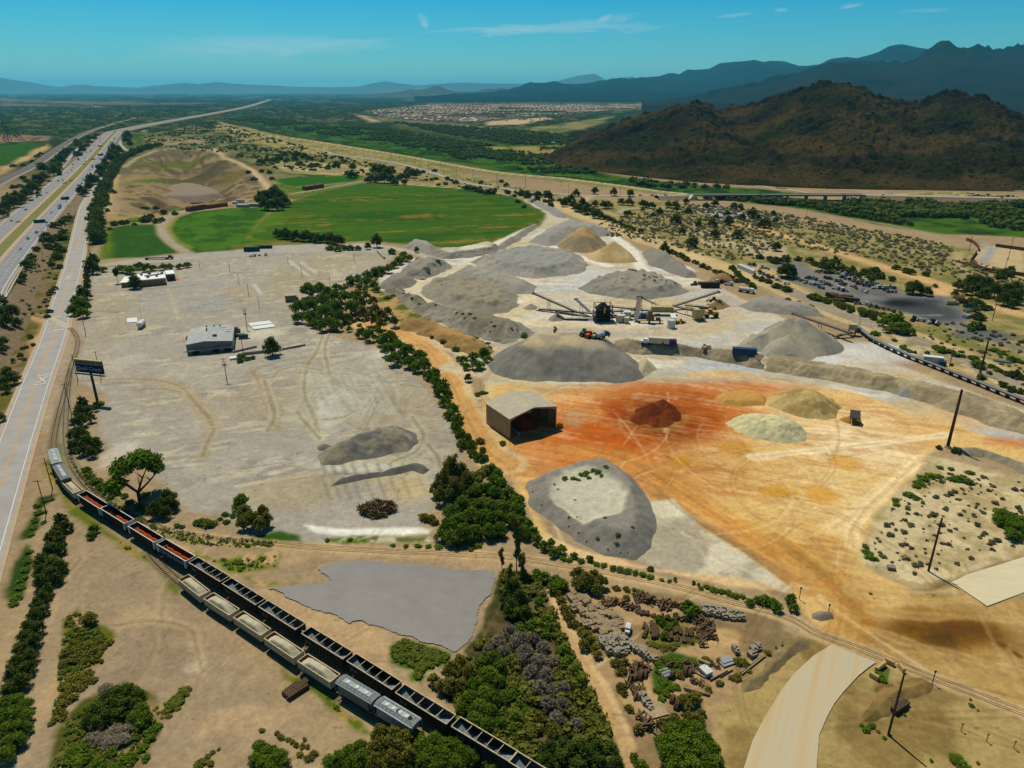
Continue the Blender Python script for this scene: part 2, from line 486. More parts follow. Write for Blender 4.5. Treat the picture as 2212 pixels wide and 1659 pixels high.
# farm road round the field and to the lot
FARM = tl(0,0,'1490 1410 1440 1370 1360 1320 1290 1250 1270 1180 1310 1120 1400 1080 1600 1040 1850 1000 2030 965')
stripe(FARM,9,S(172,156,132))
stripe(tl(0,0,'1520 1360 1400 1300 1340 1230 1340 1180 1400 1110'),4,S(146,140,62),alpha=.7)
paint(Vp('205 572 300 558 400 548 500 541 600 530 700 526 800 530 860 540 840 548 700 545 560 552 430 560 205 575'),S(178,170,156),seed=30,warp=1)
stripe(tl(1,0,'820 1330 1060 1350 1250 1390 1450 1450 1700 1500'),8,S(190,180,160))
stripe(tl(1,0,'880 845 1100 845 1400 870 1700 890 2100 950'),7,S(190,170,122))
stripe(tl(1,0,'300 930 420 910 600 880 860 830'),6,S(180,166,130))
# levee and tan tracks
LEVEE = tl(1,0,'100 470 350 500 800 572 1200 640 1700 735 1960 775 2212 800') + tl(2,0,'400 815 900 880 1200 925 1400 945')
stripe(LEVEE,26,S(126,122,64),warp=4)
stripe(LEVEE,9,S(206,184,140))
stripe(tl(1,0,'0 455 60 490 300 545 560 585'),8,S(186,166,120))
stripe(tl(0,0,'1720 370 1850 420 2050 470 2212 500'),8,S(186,166,120))
stripe(tl(0,0,'1160 425 1080 460 1050 510 1080 560 1150 580'),10,S(170,158,140))
stripe(tl(0,0,'935 500 960 560 1010 590 1090 590'),12,S(150,140,128))
paint(Vp('290 300 330 296 410 300 460 298 440 312 300 314'),S(166,142,112),seed=31,alpha=.8,c2=S(104,104,62),mscale=25)
stripe(tl(2,0,'600 1000 620 960 700 945'),9,S(196,180,146))
stripe(tl(2,0,'880 1080 930 1050 1100 1040 1460 1045'),8,S(180,168,140))
paint(tl(2,0,'1450 1040 1600 1030 1750 1060 1900 1090 2100 1120 2212 1130 2212 1170 2000 1170 1800 1160 1650 1120') + tl(3,0,'340 1140 360 1165 100 1175 0 1170'),S(176,172,166),seed=32)
stripe(tl(2,0,'640 1040 860 1100 1100 1110 1500 1150 1800 1175 2000 1200 2212 1270'),7,S(196,168,120))
DIRT2 = tl(3,0,'0 1180 300 1260 600 1350 1000 1480 1300 1570 1650 1680') + tl(3,1,'1500 300 2212 480')
stripe(DIRT2,16,S(186,154,104),warp=2)
stripe(DIRT2,10,S(208,172,118),streak=.12)
stripe(tl(3,0,'1500 1390 1700 1400 1690 1480 1760 1550 1900 1600'),7,S(190,166,124),alpha=.8)
stripe(tl(3,0,'1880 1490 1960 1390 1940 1340 1830 1310 1500 1245 1000 1150 500 1075 0 1010'),6,S(150,138,112))
paint(tl(3,0,'1790 1440 1850 1380 1980 1340 2212 1390 2212 1600 2050 1560 1900 1520'),S(196,172,130),seed=33)
stripe(tl(3,0,'1880 1480 1940 1400 1960 1360 1890 1330'),7,S(166,160,150))
paint(tl(2,0,'300 630 380 625 350 690 310 690'),S(225,215,196),seed=34)
stripe(tl(2,0,'1200 780 1600 830 1900 860 2212 900'),9,S(190,166,118))
paint(tl(3,0,'940 955 1030 950 1050 970 960 975'),S(214,196,150),seed=35)
stripe(tl(3,0,'1000 985 1400 1015 1650 1025 1740 1010'),6,S(190,180,140))
paint(tl(3,0,'1100 930 1400 915 1750 920 2212 950 2212 990 1500 985'),S(176,158,112),seed=36,c2=S(130,122,66))
# wooded strip banks beside the quarry road
paint(tl(2,0,'1100 1200 1500 1210 1900 1250 2212 1330 2212 1480 1800 1400 1400 1280'),S(186,166,128),seed=37,c2=S(150,138,88),mscale=16)
# --- freeway corridor verges
paint(Vp('-200 700 0 470 90 380 220 302 270 277 262 285 330 285 300 320 250 345 215 470 190 610 150 700 60 780 -10 1000 -200 1000'),S(112,112,58),c2=S(62,86,22),mscale=14,seed=38)
paint(tl(0,1,'100 300 300 0 500 0 480 180 420 420 360 640 280 880 120 1150 0 1350 -200 1400 -200 500'),S(134,112,84),c2=S(104,100,48),mscale=12,seed=39)
paint(tl(0,1,'120 440 400 500 360 650 270 880 220 900 300 650 320 540 140 480'),S(196,158,104),seed=40)
paint(tl(0,1,'0 1420 200 930 270 880 100 1330 -40 1659 -200 1700'),S(176,144,100),seed=41)
# --- frontage road east verge and rail spur
paint(tl(0,1,'640 60 720 60 740 300 640 660 560 900 440 1240 380 1600 250 1659 100 1659 330 1100 420 800 560 350'),S(172,152,126),seed=42)
paint(tl(0,2,'220 0 400 0 300 300 200 700 60 1200 0 1500 0 720'),S(166,140,108),seed=43)
# --- big gravel lot
LOT = Vp('195 650 203 580 300 572 430 562 600 548 720 545 850 549 835 575 770 610 700 650 650 690 700 720 770 735 830 760 890 800 955 880 1000 975 1010 1020 950 1060 905 1140 680 1172 560 1160 470 1118 390 1100 330 1010 232 965 215 890 222 850 160 815 172 720')
paint(LOT,S(172,162,145),seed=44)
i = _sub([(p.x,p.y) for p in LOT],0); x,y = gx[i],gy[i]
m = smooth(0,6,sdf(x,y,[(p.x,p.y) for p in LOT]))
rr = x * math.cos(.35) + y * math.sin(.35); tt = -x * math.sin(.35) + y * math.cos(.35)
n1 = fbm(rr,tt * 2.4,30,5,50); n2 = fbm(rr,tt * 3.2,9,4,51); n3 = fbm(x,y,70,3,52)
for nn,t0,t1,c_,al in ((n3,.45,.7,S(176,160,130),.7),(n1,.55,.72,S(150,140,126),.7),(.5 * n1 + .5 * n2,.57,.635,S(206,197,174),.5),(.35 * n1 + .65 * n2,.6,.66,S(200,180,136),.4)):
 col[i] += (np.array(c_)[None] - col[i]) * (m * smooth(t0,t1,nn) * al)[:,None]
for (u,v,ru,rv,c_,al) in ((390,630,90,40,S(172,164,150),.8),(440,660,60,22,S(160,158,150),.7),(255,980,40,30,S(206,196,176),.7),(740,850,130,70,S(186,178,156),.6),(720,880,40,45,S(204,200,184),.6),(860,760,70,22,S(214,206,186),.6),(640,1060,120,40,S(182,164,126),.6),(860,1030,80,22,S(196,178,132),.6),(880,1060,60,25,S(200,176,126),.7),(790,1008,130,12,S(206,202,180),.7),(560,720,60,18,S(206,198,176),.7),(270,780,40,18,S(190,182,162),.6),(400,800,60,20,S(186,176,152),.6)):
 blob(u,v,ru,rv,c_,al,seed=int(u + v))
paint(tl(1,2,'410 740 560 750 700 770 1000 760 1300 755 1400 775 1380 810 1200 815 900 820 600 815 480 790'),S(232,226,210),seed=45,warp=.8)
paint(tl(1,2,'540 840 1000 830 1400 830 1400 870 900 880 560 870'),S(198,188,156),seed=46,c2=S(90,108,34),mscale=4)
# tyre tracks over the lot
for pts in ('310 1010 700 1000 1050 985 1300 1010 1450 1060 1600 1220 1700 1380','1700 1380 1640 1500 1600 1600','1450 1060 1550 1180 1660 1300','2000 930 2100 1100 2180 1280 2150 1400','1080 1080 1250 1060 1420 1090','560 1600 620 1700'):
 q = spline(tl(0,1,pts),6)
 stripe(q,5.5,S(176,158,126),warp=1,alpha=.8,streak=.15)
 stripe(q,1.2,S(140,122,96),alpha=.45)
for pts in ('550 640 500 760 420 900 400 1100 480 1300 500 1420','600 630 560 760 620 1000 760 1250','150 980 200 920 350 890 540 920','80 1000 160 1250 110 1400','340 1250 420 1350 520 1460','560 1310 700 1290 800 1240','1250 1290 1340 1430 1280 1560 1100 1640','1370 1500 1450 1600 1480 1700'):
 q = spline(tl(1,1,pts),6)
 stripe(q,4.5,S(184,172,142),warp=.6,alpha=.7,streak=.15)
 stripe(q,.9,S(128,116,98),alpha=.5)
for x0 in range(0,620,62):
 q = tl(1,1,[(430 + x0 * .9,960),(560 + x0,1260)])
 stripe(q,2.2,S(206,202,184),warp=.8,alpha=.35); stripe([q[0] + Vector((2.5,0,0)),q[1] + Vector((2.5,0,0))],1.0,S(136,128,112),warp=.4,alpha=.35)
for x0 in (560,640,720,800,900,1000,1100,1200):
 stripe(tl(1,2,[(x0 + 10,330),(x0 - 25,250)]),1.3,S(120,110,92),alpha=.55)
 stripe(tl(1,2,[(x0 - 20,360),(x0 + 45,530)]),.9,S(126,114,92),alpha=.45)
for a_,b_ in (((280,50),(428,170)),((370,60),(495,155)),((0,240),(60,320))):
 stripe(tl(1,1,[a_,b_]),1.4,S(216,214,204),alpha=.8)
stripe(tl(0,1,'1330 270 1380 400 1410 520'),1.2,S(196,184,150),alpha=.8)
stripe(tl(0,1,'735 305 1000 285 1330 265 1560 240'),1.3,S(128,120,108),alpha=.6)
# --- sand flat by the train
paint(tl(0,2,'420 480 600 620 700 700 900 850 1230 1000 1420 1250 1700 1500 1900 1800 2400 2400 0 2800 200 1800 420 1450 520 1100 600 800 560 640 320 560'),S(164,142,112),seed=47,mottle=.1,mscale=14)
for (u,v,ru,rv,c_,al) in ((330,1240,120,60,S(162,140,112),.6),(420,1400,90,40,S(160,138,108),.6),(300,1330,60,30,S(192,164,124),.5),(520,1560,120,40,S(190,160,120),.6),(120,1480,40,90,S(190,160,120),.7),(420,1440,25,18,S(198,186,160),.6)):
 blob(u,v,ru,rv,c_,al,seed=int(u + 2 * v))
for pts in ('380 1500 420 1300 520 1150 640 1000','860 1600 1000 1510 1240 1490 1500 1540','900 1530 1250 1500 1500 1560 1560 1720 1600 1900'):
 stripe(spline(tl(0,2,pts),5),3.0,S(192,164,124),alpha=.45,warp=.6); stripe(spline(tl(0,2,pts),5),.5,S(132,114,88),alpha=.6)
paint(tl(1,2,'-200 1150 300 1060 560 950 700 900 500 880 300 900 200 950 0 1000'),S(184,156,118),seed=48)
paint(tl(1,3,'-20 240 120 230 500 410 850 490 1120 590 1100 700 1050 850 1200 1000 1500 1150 1600 1300 1560 1400 1100 1000 700 700 400 520'),S(186,156,116),seed=49,mottle=.1)
paint(tl(1,2,'380 900 560 890 1000 950 1900 1000 2100 1060 1800 1100 1600 1040 1000 1000 560 1000 380 1000'),S(178,150,114),seed=50)
# green verge strips along the tracks
GV,GV2 = S(78,100,22),S(132,128,40)
paint(tl(0,2,'470 60 560 160 640 300 800 470 1000 600 1300 740 1700 820 2212 850 2212 920 1900 930 1500 900 1200 800 950 660 700 480 560 300 460 150'),GV,c2=GV2,mscale=5,seed=51)
paint(tl(0,2,'1250 860 1500 930 1700 1000 2212 960 2212 1080 1900 1130 2212 1200 2100 1230 1800 1100 1600 1000'),S(112,124,34),c2=S(196,162,114),mscale=7,seed=52)
paint(tl(1,2,'0 900 200 880 370 880 340 820 200 790 0 830'),S(60,92,18),seed=53)
paint(tl(0,2,'340 250 420 200 500 400 620 600 800 750 1050 900 1250 1020 1400 1200 1440 1300 1380 1280 1250 1090 1000 960 750 760 560 620 440 460 350 330'),S(104,112,28),c2=S(150,132,62),mscale=6,seed=54)
paint(tl(1,3,'200 850 380 960 620 1080 700 1200 850 1330 950 1400 850 1370 640 1230 480 1050 240 940'),S(92,108,26),c2=S(150,132,70),mscale=5,seed=55)
paint(tl(1,3,'1060 700 1180 620 1400 690 1570 750 1560 830 1380 900 1330 1000 1230 960 1250 880 1080 830'),S(72,104,16),c2=S(110,124,30),mscale=6,seed=56)
paint(tl(1,3,'1280 850 1480 780 1530 800 1400 880 1300 870'),S(206,196,160),c2=S(100,116,30),mscale=3,seed=57,warp=1)
paint(tl(0,3,'480 480 620 380 900 620 830 830 700 880 520 1120 440 1330 380 1300 440 1000 480 800'),S(104,104,34),c2=S(168,142,94),mscale=5,seed=58)
paint(tl(0,3,'480 1300 620 1150 800 1050 1000 950 1150 1020 1280 1250 1290 1340 1100 1659 950 1900 300 1900 420 1500'),S(84,88,30),c2=S(146,124,84),mscale=5,seed=59)
paint(tl(0,3,'1280 1150 1440 1000 1520 1020 1480 1160 1300 1270'),S(122,120,36),c2=S(170,144,90),mscale=4,seed=60)
paint(tl(0,2,'310 520 420 500 330 640 280 760 210 830 250 660'),S(52,74,22),seed=61)
paint(tl(0,2,'200 880 240 900 200 1300 80 1390 60 1300 110 1150'),S(52,74,22),seed=62)
# --- river thicket ground south of the tracks
paint(tl(1,3,'1950 100 2150 100 2500 250 2900 900 3250 1659 3400 2200 1700 2200 1500 1450 1600 1200 1450 1000 1600 820 1750 650 1880 350'),S(110,94,66),c2=S(64,68,34),mscale=7,seed=63)
paint(tl(2,3,'330 270 400 330 560 560 700 850 900 1220 1100 1659 1250 2000 1000 2000 800 1350 640 1000 480 700 350 420'),S(190,156,108),seed=64)
stripe(spline(tl(2,3,'340 250 460 470 620 740 800 1030 960 1340 1140 1659 1240 1850'),5),2.4,S(206,172,124))
# --- salvage yard dirt
YARD = tl(2,3,'400 280 900 220 1200 270 1700 380 2212 480') + tl(3,3,'300 560 420 640 250 830 0 1000') + tl(2,3,'1900 1080 1700 1250 1650 1659 1550 1900 1150 1900 900 1200 700 850 560 560')
paint(YARD,S(176,146,104),c2=S(140,118,84),mscale=9,seed=65)
paint(tl(2,3,'1060 560 1180 480 1400 500 1560 640 1400 690 1200 690 1090 640'),S(74,92,26),c2=S(120,112,56),mscale=3,seed=66)
paint(tl(2,3,'1170 800 1300 750 1500 780 1520 860 1280 920 1330 1040 1230 1110 1160 1060'),S(62,88,20),seed=67)
blob(1560,1375,60,20,S(204,168,114),.7,seed=3)
# --- rail corridor strip right
paint(tl(2,2,'150 1040 700 1130 1200 1230 1700 1360 2212 1520 2212 1400 1900 1330 1500 1210 1150 1130 700 1050 200 990'),S(182,154,112),seed=68,mottle=.1)
# --- lower right flats
paint(tl(3,3,'350 640 700 660 1040 820 1600 1000 2212 1240 2500 1400 2500 2300 -900 2300 -330 1659 -200 1200 200 800'),S(174,150,96),c2=S(146,122,74),mscale=12,seed=69)
paint(tl(3,3,'900 300 1400 280 2212 300 2500 300 2500 1400 1700 1000 1040 800 700 640 860 460'),S(182,148,92),seed=70,c2=S(158,124,70),mscale=12)
# --- quarry working ground
QUARRY = Vp('815 600 840 575 880 556 960 555 1020 545 1060 538 1110 515 1165 490 1185 462 1130 432 1145 430 1200 462 1290 495 1380 540 1440 570 1560 625 1700 690 1860 755 2000 810 2250 900 2250 1000 2000 930 1800 850 1600 815 1400 815 1340 830 1060 830 1010 790 940 742 860 700 830 660')
paint(QUARRY,S(206,192,166),seed=71,warp=4)
i = _sub([(p.x,p.y) for p in QUARRY],0); x,y = gx[i],gy[i]
m = smooth(0,6,sdf(x,y,[(p.x,p.y) for p in QUARRY]))
rr = x * math.cos(-.2) + y * math.sin(-.2); tt = x * math.sin(.2) + y * math.cos(.2)
for s_,t0,t1,c_,al in ((60,.5,.68,S(184,182,176),.9),(61,.52,.7,S(198,172,124),.75),(62,.56,.68,S(224,216,198),.8),(63,.56,.7,S(168,156,140),.6)):
 n = .6 * fbm(rr,tt * 2.2,60,4,s_) + .4 * fbm(rr,tt * 4,16,4,s_ + 20)
 col[i] += (np.array(c_)[None] - col[i]) * (m * smooth(t0 - .03,t1 - .03,n) * al)[:,None]
for (u,v,ru,rv,c_,al) in ((1300,690,150,20,S(228,218,200),.8),(1280,600,60,20,S(204,202,196),.8),(1460,580,42,10,S(240,234,220),.9),(1200,735,26,8,S(240,230,205),.9),(1560,790,120,16,S(186,184,180),.8),(1760,770,60,20,S(206,204,200),.8),(1900,760,90,24,S(206,200,190),.8),(1900,810,140,16,S(206,180,130),.5),(1500,735,120,12,S(196,194,188),.7),(1230,640,90,10,S(210,202,180),.7),(2050,790,40,12,S(196,160,84),.8),(1180,512,30,14,S(224,218,204),.8)):
 blob(u,v,ru,rv,c_,al,seed=int(u + v))
QROADS = ('2212 1190 1950 1310 1700 1470 1560 1570 1500 1659','1500 1470 1700 1500 1900 1560 2212 1620')
for q in QROADS: stripe(tl(1,0,q),9,S(222,212,188),warp=1.5,streak=.06)
for q in ('1230 290 1330 200 1560 120 1680 95','1230 290 1330 360 1600 440 1950 500 2212 540','1600 160 1900 230 2150 320 2212 400','1700 100 2000 160 2212 210'):
 stripe(spline(tl(1,1,q),5),10,S(216,200,166),warp=1.5,streak=.08)
for q in ('640 1220 760 1230 900 1310 990 1390 1030 1470 1100 1560 1300 1659','280 1330 420 1360 560 1430 800 1500'):
 stripe(spline(tl(2,0,q),5),9,S(226,218,200),warp=1.5,streak=.06)
for q in ('300 540 700 570 1100 600 1400 600 1700 540 1800 500','0 480 400 330 800 370 1300 390 1700 470','500 640 900 690 1400 660 1750 560'):
 stripe(spline(tl(2,1,q),5),12,S(204,182,142),warp=2,alpha=.6,streak=.15)
# --- long dirt track beside the mainline conveyor
TRACK = tl(2,0,'250 970 450 1040 700 1150 1200 1335 1700 1510 2150 1659') + tl(3,1,'350 290 600 400 900 520 1400 700 1800 860 2300 1080')
stripe(TRACK,24,S(196,172,124),warp=2)
stripe(TRACK[:6],12,S(206,180,130),streak=.12)
stripe(TRACK[5:],13,S(160,146,124),warp=1,streak=.12)
paint(tl(3,1,'1000 560 1500 760 2212 1100 2212 1130 1700 900 1200 700'),S(150,136,96),seed=72,c2=S(196,178,136),mscale=6)
# --- auto yard: ash-grey ground
paint(tl(3,1,'180 90 300 50 450 60 600 150 800 190 1100 250 1300 320 1650 340 1760 450 1780 560 2000 660 2300 770 2300 830 1900 680 1560 560 1200 440 900 370 640 320 420 250 260 160'),S(132,126,120),seed=73)
for (x_,y_,a_,b_,c_,al) in ((1350,400,320,75,S(70,72,74),.95),(1250,390,150,30,S(44,46,48),.9),(1500,470,220,60,S(84,86,88),.9),(1000,300,160,40,S(104,104,102),.7),(1900,640,260,50,S(104,104,104),.8)):
 u_,v_ = V(3,1,x_,y_); blob(u_,v_,a_ * .2728,b_ * .2728,c_,al,seed=x_)
paint(tl(3,1,'0 110 60 60 200 100 380 190 250 230 100 160'),S(190,164,118),seed=74)
# --- ochre yard
OY = Vp('1055 832 1100 828 1200 832 1330 835 1400 818 1480 806 1560 800 1700 815 1850 850 2000 900 2260 975 2260 1010 2100 968 2035 968 1995 990 1960 1050 1880 1140 1855 1185 1880 1240 1960 1270 1960 1330 1840 1380 1780 1360 1700 1275 1540 1245 1430 1215 1420 1140 1370 1060 1310 1010 1260 998 1180 1030 1150 1090 1160 1150 1240 1215 1200 1190 1130 1080 1090 1010 1040 960 1035 910')
paint(OY,S(220,182,116),seed=75,warp=2)
for (u,v,ru,rv,c_,al) in (
  (1780,900,330,40,S(228,200,150),.8),(1400,812,120,16,S(178,168,146),.9),(1220,845,130,12,S(196,178,140),.8),(1560,822,260,20,S(186,172,148),.8),(1500,840,240,26,S(190,116,62),.85),
  (1400,935,290,100,S(206,112,38),.95),(1290,950,160,80,S(206,108,38),.95),(1430,895,190,66,S(172,80,22),.95),(1425,900,100,48,S(116,58,20),.9),(1500,860,120,22,S(176,98,46),.8),(1600,835,120,14,S(200,128,74),.7),
  (1270,890,40,16,S(206,144,82),.8),(1240,905,30,24,S(180,150,110),.7),(1250,970,100,20,S(198,128,66),.8),(1160,1000,60,30,S(206,140,82),.8),(1110,1000,40,36,S(204,146,90),.8),
  (1700,1010,230,80,S(228,194,130),.85),(1620,1000,120,40,S(216,168,98),.6),(1860,960,140,50,S(240,216,172),.8),(1800,1060,130,60,S(230,196,130),.8),(1500,1000,110,50,S(208,156,88),.7),
  (1480,1090,120,40,S(214,168,100),.6),(1640,1150,180,60,S(222,180,108),.8),(1740,1240,90,50,S(206,160,92),.7),(1560,1150,120,40,S(210,152,78),.5),(2180,955,60,14,S(206,126,70),.8),(2060,900,110,20,S(220,180,124),.7),
  (1860,1330,60,40,S(206,160,92),.7)):
 blob(u,v,ru,rv,c_,al,seed=int(u * 3 + v),soft=.7,warp=.45)
i = _sub([(p.x,p.y) for p in OY],0); x,y = gx[i],gy[i]
m = smooth(0,5,sdf(x,y,[(p.x,p.y) for p in OY]))
rr = x * math.cos(-.35) + y * math.sin(-.35); tt = x * math.sin(.35) + y * math.cos(.35)
for s_,t0,t1,c_,al in ((80,.54,.68,S(228,190,134),.28),(81,.53,.68,S(192,112,48),.4),(82,.60,.70,S(240,214,166),.25),(83,.56,.68,S(184,128,66),.45)):
 rr2,tt2 = rr + 9 * fbm(x,y,40,3,s_),tt + 9 * fbm(x,y,34,3,s_ + 1)
 n = .5 * fbm(rr2 * .5,tt2 * 1.7,18,5,s_) + .25 * vnoise(tt2 / 1.2,rr2 / 30,s_) + .25 * fbm(x,y,4,4,s_)
 col[i] += (np.array(c_)[None] - col[i]) * (m * smooth(t0 - .03,t1 - .03,n) * al)[:,None]
# ochre powder discs left where piles were scraped away
for (c_,r_,x_,y_,a_,b_,k) in ((2,2,1370,230,85,42,S(204,144,30)),(2,2,1800,120,130,60,S(206,148,58)),(3,2,270,470,170,55,S(212,158,54)),(3,2,600,490,125,80,S(220,164,68)),(3,2,800,230,130,55,S(226,172,86)),(2,2,1960,330,80,35,S(232,190,116)),(3,2,550,355,60,30,S(230,190,120)),(2,2,560,150,110,30,S(204,126,56))):
 u_,v_ = V(c_,r_,x_,y_)
 blob(u_,v_,a_ * .2728 * 1.15,b_ * .2728 * 1.15,S(190,136,64),.45,soft=.4,warp=.3,seed=x_)
 blob(u_,v_,a_ * .2728,b_ * .2728,k,.75,soft=.55,warp=.3,seed=x_)
# haul track sweeping to the crossing
for pts,w,c_ in (('900 200 1300 430 1800 760 2212 1080',12,S(212,156,84)),('600 130 1000 250 1500 560 2100 960',6,S(196,134,66)),('1100 450 1500 700 2000 1000 2212 1130',4,S(160,120,76)),('100 120 500 180 900 260 1200 440',9,S(212,148,84))):
 stripe(spline(tl(2,2,pts),5),w,c_,warp=2,alpha=.6,streak=.2)
for pts,w,c_ in (('0 760 400 950 700 1180 850 1400 800 1659',10,S(206,152,76)),('250 820 560 1080 800 1300 980 1500',5,S(170,122,58)),('1400 200 1000 560 700 760',6,S(238,208,156)),('1350 250 900 700 860 900',4,S(244,214,160)),('60 200 700 130 1300 60 1600 20',4,S(246,226,184)),('900 1260 1300 1290 1700 1280 1900 1200',8,S(196,164,104))):
 stripe(spline(tl(3,2,pts),5),w,c_,warp=2,alpha=.55,streak=.2)
# grey apron under the plateau heap
paint(tl(2,2,'1130 560 1300 540 1500 740 1800 930 2100 1130 2212 1250 1950 1200 1500 1130 1150 1060 1000 1000 1100 900'),S(176,164,140),c2=S(214,202,172),mscale=12,seed=76)
paint(tl(2,2,'230 760 300 800 500 900 800 990 1150 1080 1500 1130 1950 1180 2212 1250 1800 1230 1300 1120 900 1060 500 980 300 900'),S(224,190,140),seed=77)
stripe(spline(tl(2,2,'850 300 1150 430 1400 640 1800 900 2212 1190'),5),.9,S(120,104,76),alpha=.5)
# orange lane beside the ditch
LANE = spline(tl(1,1,'880 560 1020 600 1180 640 1330 720 1440 830 1520 950 1600 1100 1680 1280 1760 1430 1850 1560 1990 1659'),6)
stripe(LANE,15,S(214,180,128),warp=2)
stripe(LANE,9,S(206,158,96),warp=1,streak=.15)
stripe(spline(tl(1,1,'1560 900 1750 930 1950 960 2212 1010'),5),12,S(206,186,146),warp=1.5,streak=.1)
stripe(spline(tl(1,1,'1680 1000 1700 1100 1790 1140 1870 1090 1840 1010'),5),3,S(214,190,140))
paint(tl(1,1,'870 250 1000 280 1150 330 1250 430 1450 540 1780 680 1900 730 1560 680 1300 600 1160 600 1100 470 950 380'),S(178,146,98),c2=S(92,104,40),mscale=8,seed=78)
# desert patch at the right edge
paint(tl(3,2,'1430 190 1620 220 1900 300 2300 340 2300 960 2212 980 1900 1060 1600 1200 1480 1250 1290 1240 1100 1160 940 1080 880 980 960 830 1030 700 1200 470 1350 320'),S(204,184,142),c2=S(176,156,112),mscale=7,seed=79)
paint(tl(3,2,'1290 1250 1480 1230 1700 1130 2212 960 2212 1000 1800 1120 1640 1200 1460 1270'),S(110,92,60),seed=80,alpha=.8)
# wet, oil-brown ground by the crossing
for (x_,y_,a_,b_,c_,al) in ((1520,570,760,190,S(138,96,36),.95),(1620,570,460,120,S(104,70,20),.9),(1560,640,150,60,S(82,62,32),.7),(1300,420,300,50,S(156,116,52),.7),(1400,690,300,60,S(120,86,34),.7),(2030,680,50,40,S(92,66,26),.7),(2160,760,40,35,S(110,70,20),.8),(1700,800,300,50,S(160,124,66),.6)):
 u_,v_ = V(3,3,x_,y_); blob(u_,v_,a_ * .2728,b_ * .2728,c_,al,seed=x_,soft=.8)
for pts in ('980 400 1300 450 1800 460 2212 480','1050 700 1500 720 1900 830 2212 900','1000 560 1300 660 1560 780 1640 860'):
 stripe(spline(tl(3,3,pts),5),3,S(206,170,110),warp=1.2,alpha=.4,streak=.2)
paint(tl(3,3,'1040 960 1240 980 1400 950 1480 1020 1300 1090 1150 1150 900 1280 960 1120'),S(120,100,62),seed=81,c2=S(160,132,84),mscale=4)
paint(tl(3,3,'1080 860 1140 860 1140 970 1060 960'),S(92,104,44),seed=82,warp=.5,soft=.4)
# rail ballast, spurs
def rail_path(pts_,n=8): return spline(pts_,n)
SPUR_A = rail_path([tp(0,1,60,440),tp(0,1,250,480),tp(0,1,400,520),tp(0,1,545,585),tp(0,1,605,650),tp(0,1,612,740),tp(0,1,560,900),tp(0,1,510,1100),tp(0,1,455,1320),tp(0,1,425,1500)]
     + [tp(0,2,*p,3.6) * Vector((1,1,0)) if False else Vector((*tp(0,2,p[0],p[1],3.7).xy,0)) for p in ((430,185),(482,310),(572,425),(725,535),(925,655),(1142,792),(1383,938),(1643,1088),(1927,1268))]
     + [Vector((*tp(1,3,p[0],p[1],3.7).xy,0)) for p in ((222,455),(563,665),(937,893),(1350,1155),(1822,1435),(2300,1730),(2900,2100))])
SPUR_B = rail_path([tp(0,1,560,900),tp(0,1,530,1150),tp(0,1,520,1450)] + tl(0,2,'560 232 610 330 700 440 840 552 1020 655 1250 750 1500 812 1800 858 2212 892')
     + tl(1,2,'500 915 1000 942 1500 962 1930 986') + tl(2,2,'190 1018 700 1098 1200 1193 1700 1325 2212 1470') + tl(3,3,'560 590 900 712 1300 870 1700 1025 2300 1255 3000 1520'))
SPUR_C = rail_path([Vector((*tp(0,2,p[0],p[1],0).xy,0)) for p in ((1180,940),(1290,1070))] + [Vector((*tp(0,2,p[0],p[1],3.2).xy,0)) for p in ((1541,1222),(1757,1368),(1995,1518))] + [Vector((*tp(1,3,p[0],p[1],3.2).xy,0)) for p in ((242,690),(518,872))] + [Vector((*tp(1,3,p[0],p[1],4.4).xy,0)) for p in ((818,1022),(1145,1212))] + [Vector((*tp(1,3,p[0],p[1],4).xy,0)) for p in ((1480,1440),(1900,1740))])
for sp,w_,c_,al in ((SPUR_A[:60],4.2,S(160,140,112),.8),(SPUR_A[60:],4.0,S(120,108,84),.7),(SPUR_B[:60],4.2,S(152,142,118),.7),(SPUR_B[60:],4.6,S(196,166,120),.8),(SPUR_C,4.0,S(118,104,78),.7)):
 stripe(sp,w_,c_,alpha=al,warp=.5)
# general break-up
col *= (1 + .22 * (n_mid - .5) + .22 * (n_fin - .5) + .12 * (n_big - .5))[:,None] * (1 + .14 * (fbm(gx,gy,1.6,2,21) - .5))[:,None]
for (cx_,cy_,rx_,ry_,n_,dk,lt) in ((-70,290,75,95,60,S(126,112,92),S(206,196,172)),(75,215,60,60,55,S(160,104,52),S(240,214,162)),(95,330,90,40,30,S(150,140,122),S(228,218,196)),(70,110,60,40,26,S(116,88,48),S(196,160,108)),(-40,120,45,45,22,S(136,112,80),S(196,168,126)),(60,420,120,60,26,S(160,146,122),S(226,216,196))):
 for k in range(n_):
  p0 = Vector((cx_ + rnd.gauss(0,.5) * rx_,cy_ + rnd.gauss(0,.5) * ry_,0)); a_ = rnd.uniform(0,6.3); cv = rnd.gauss(0,.02); tr_ = [p0]
  for _ in range(rnd.randint(6,16)):
   a_ += cv * 4 + rnd.gauss(0,.03); tr_.append(tr_[-1] + Vector((math.cos(a_),math.sin(a_),0)) * 4)
  al_ = rnd.uniform(.08,.32)
  stripe(tr_,rnd.uniform(.5,.9),dk,soft=.35,alpha=al_,warp=.4); stripe([q + Vector((-math.sin(a_),math.cos(a_),0)) * 2.0 for q in tr_],rnd.uniform(.5,1.2),rnd.choice((dk,lt,lt)),soft=.35,alpha=al_,warp=.4)
gn = vnoise(gx * 1.7,gy * 1.7,41) - .5
nearw = 1 - smooth(350,900,gd)
col *= (1 + nearw * (.20 * gn + .22 * (fbm(gx,gy,3.2,3,42,.6) - .5)))[:,None]
st = smooth(.93,.97,vnoise(gx * .9,gy * .9,43)) * nearw
col *= (1 - .35 * st)[:,None]
col = np.clip(col ** 1.06,.01,.85)
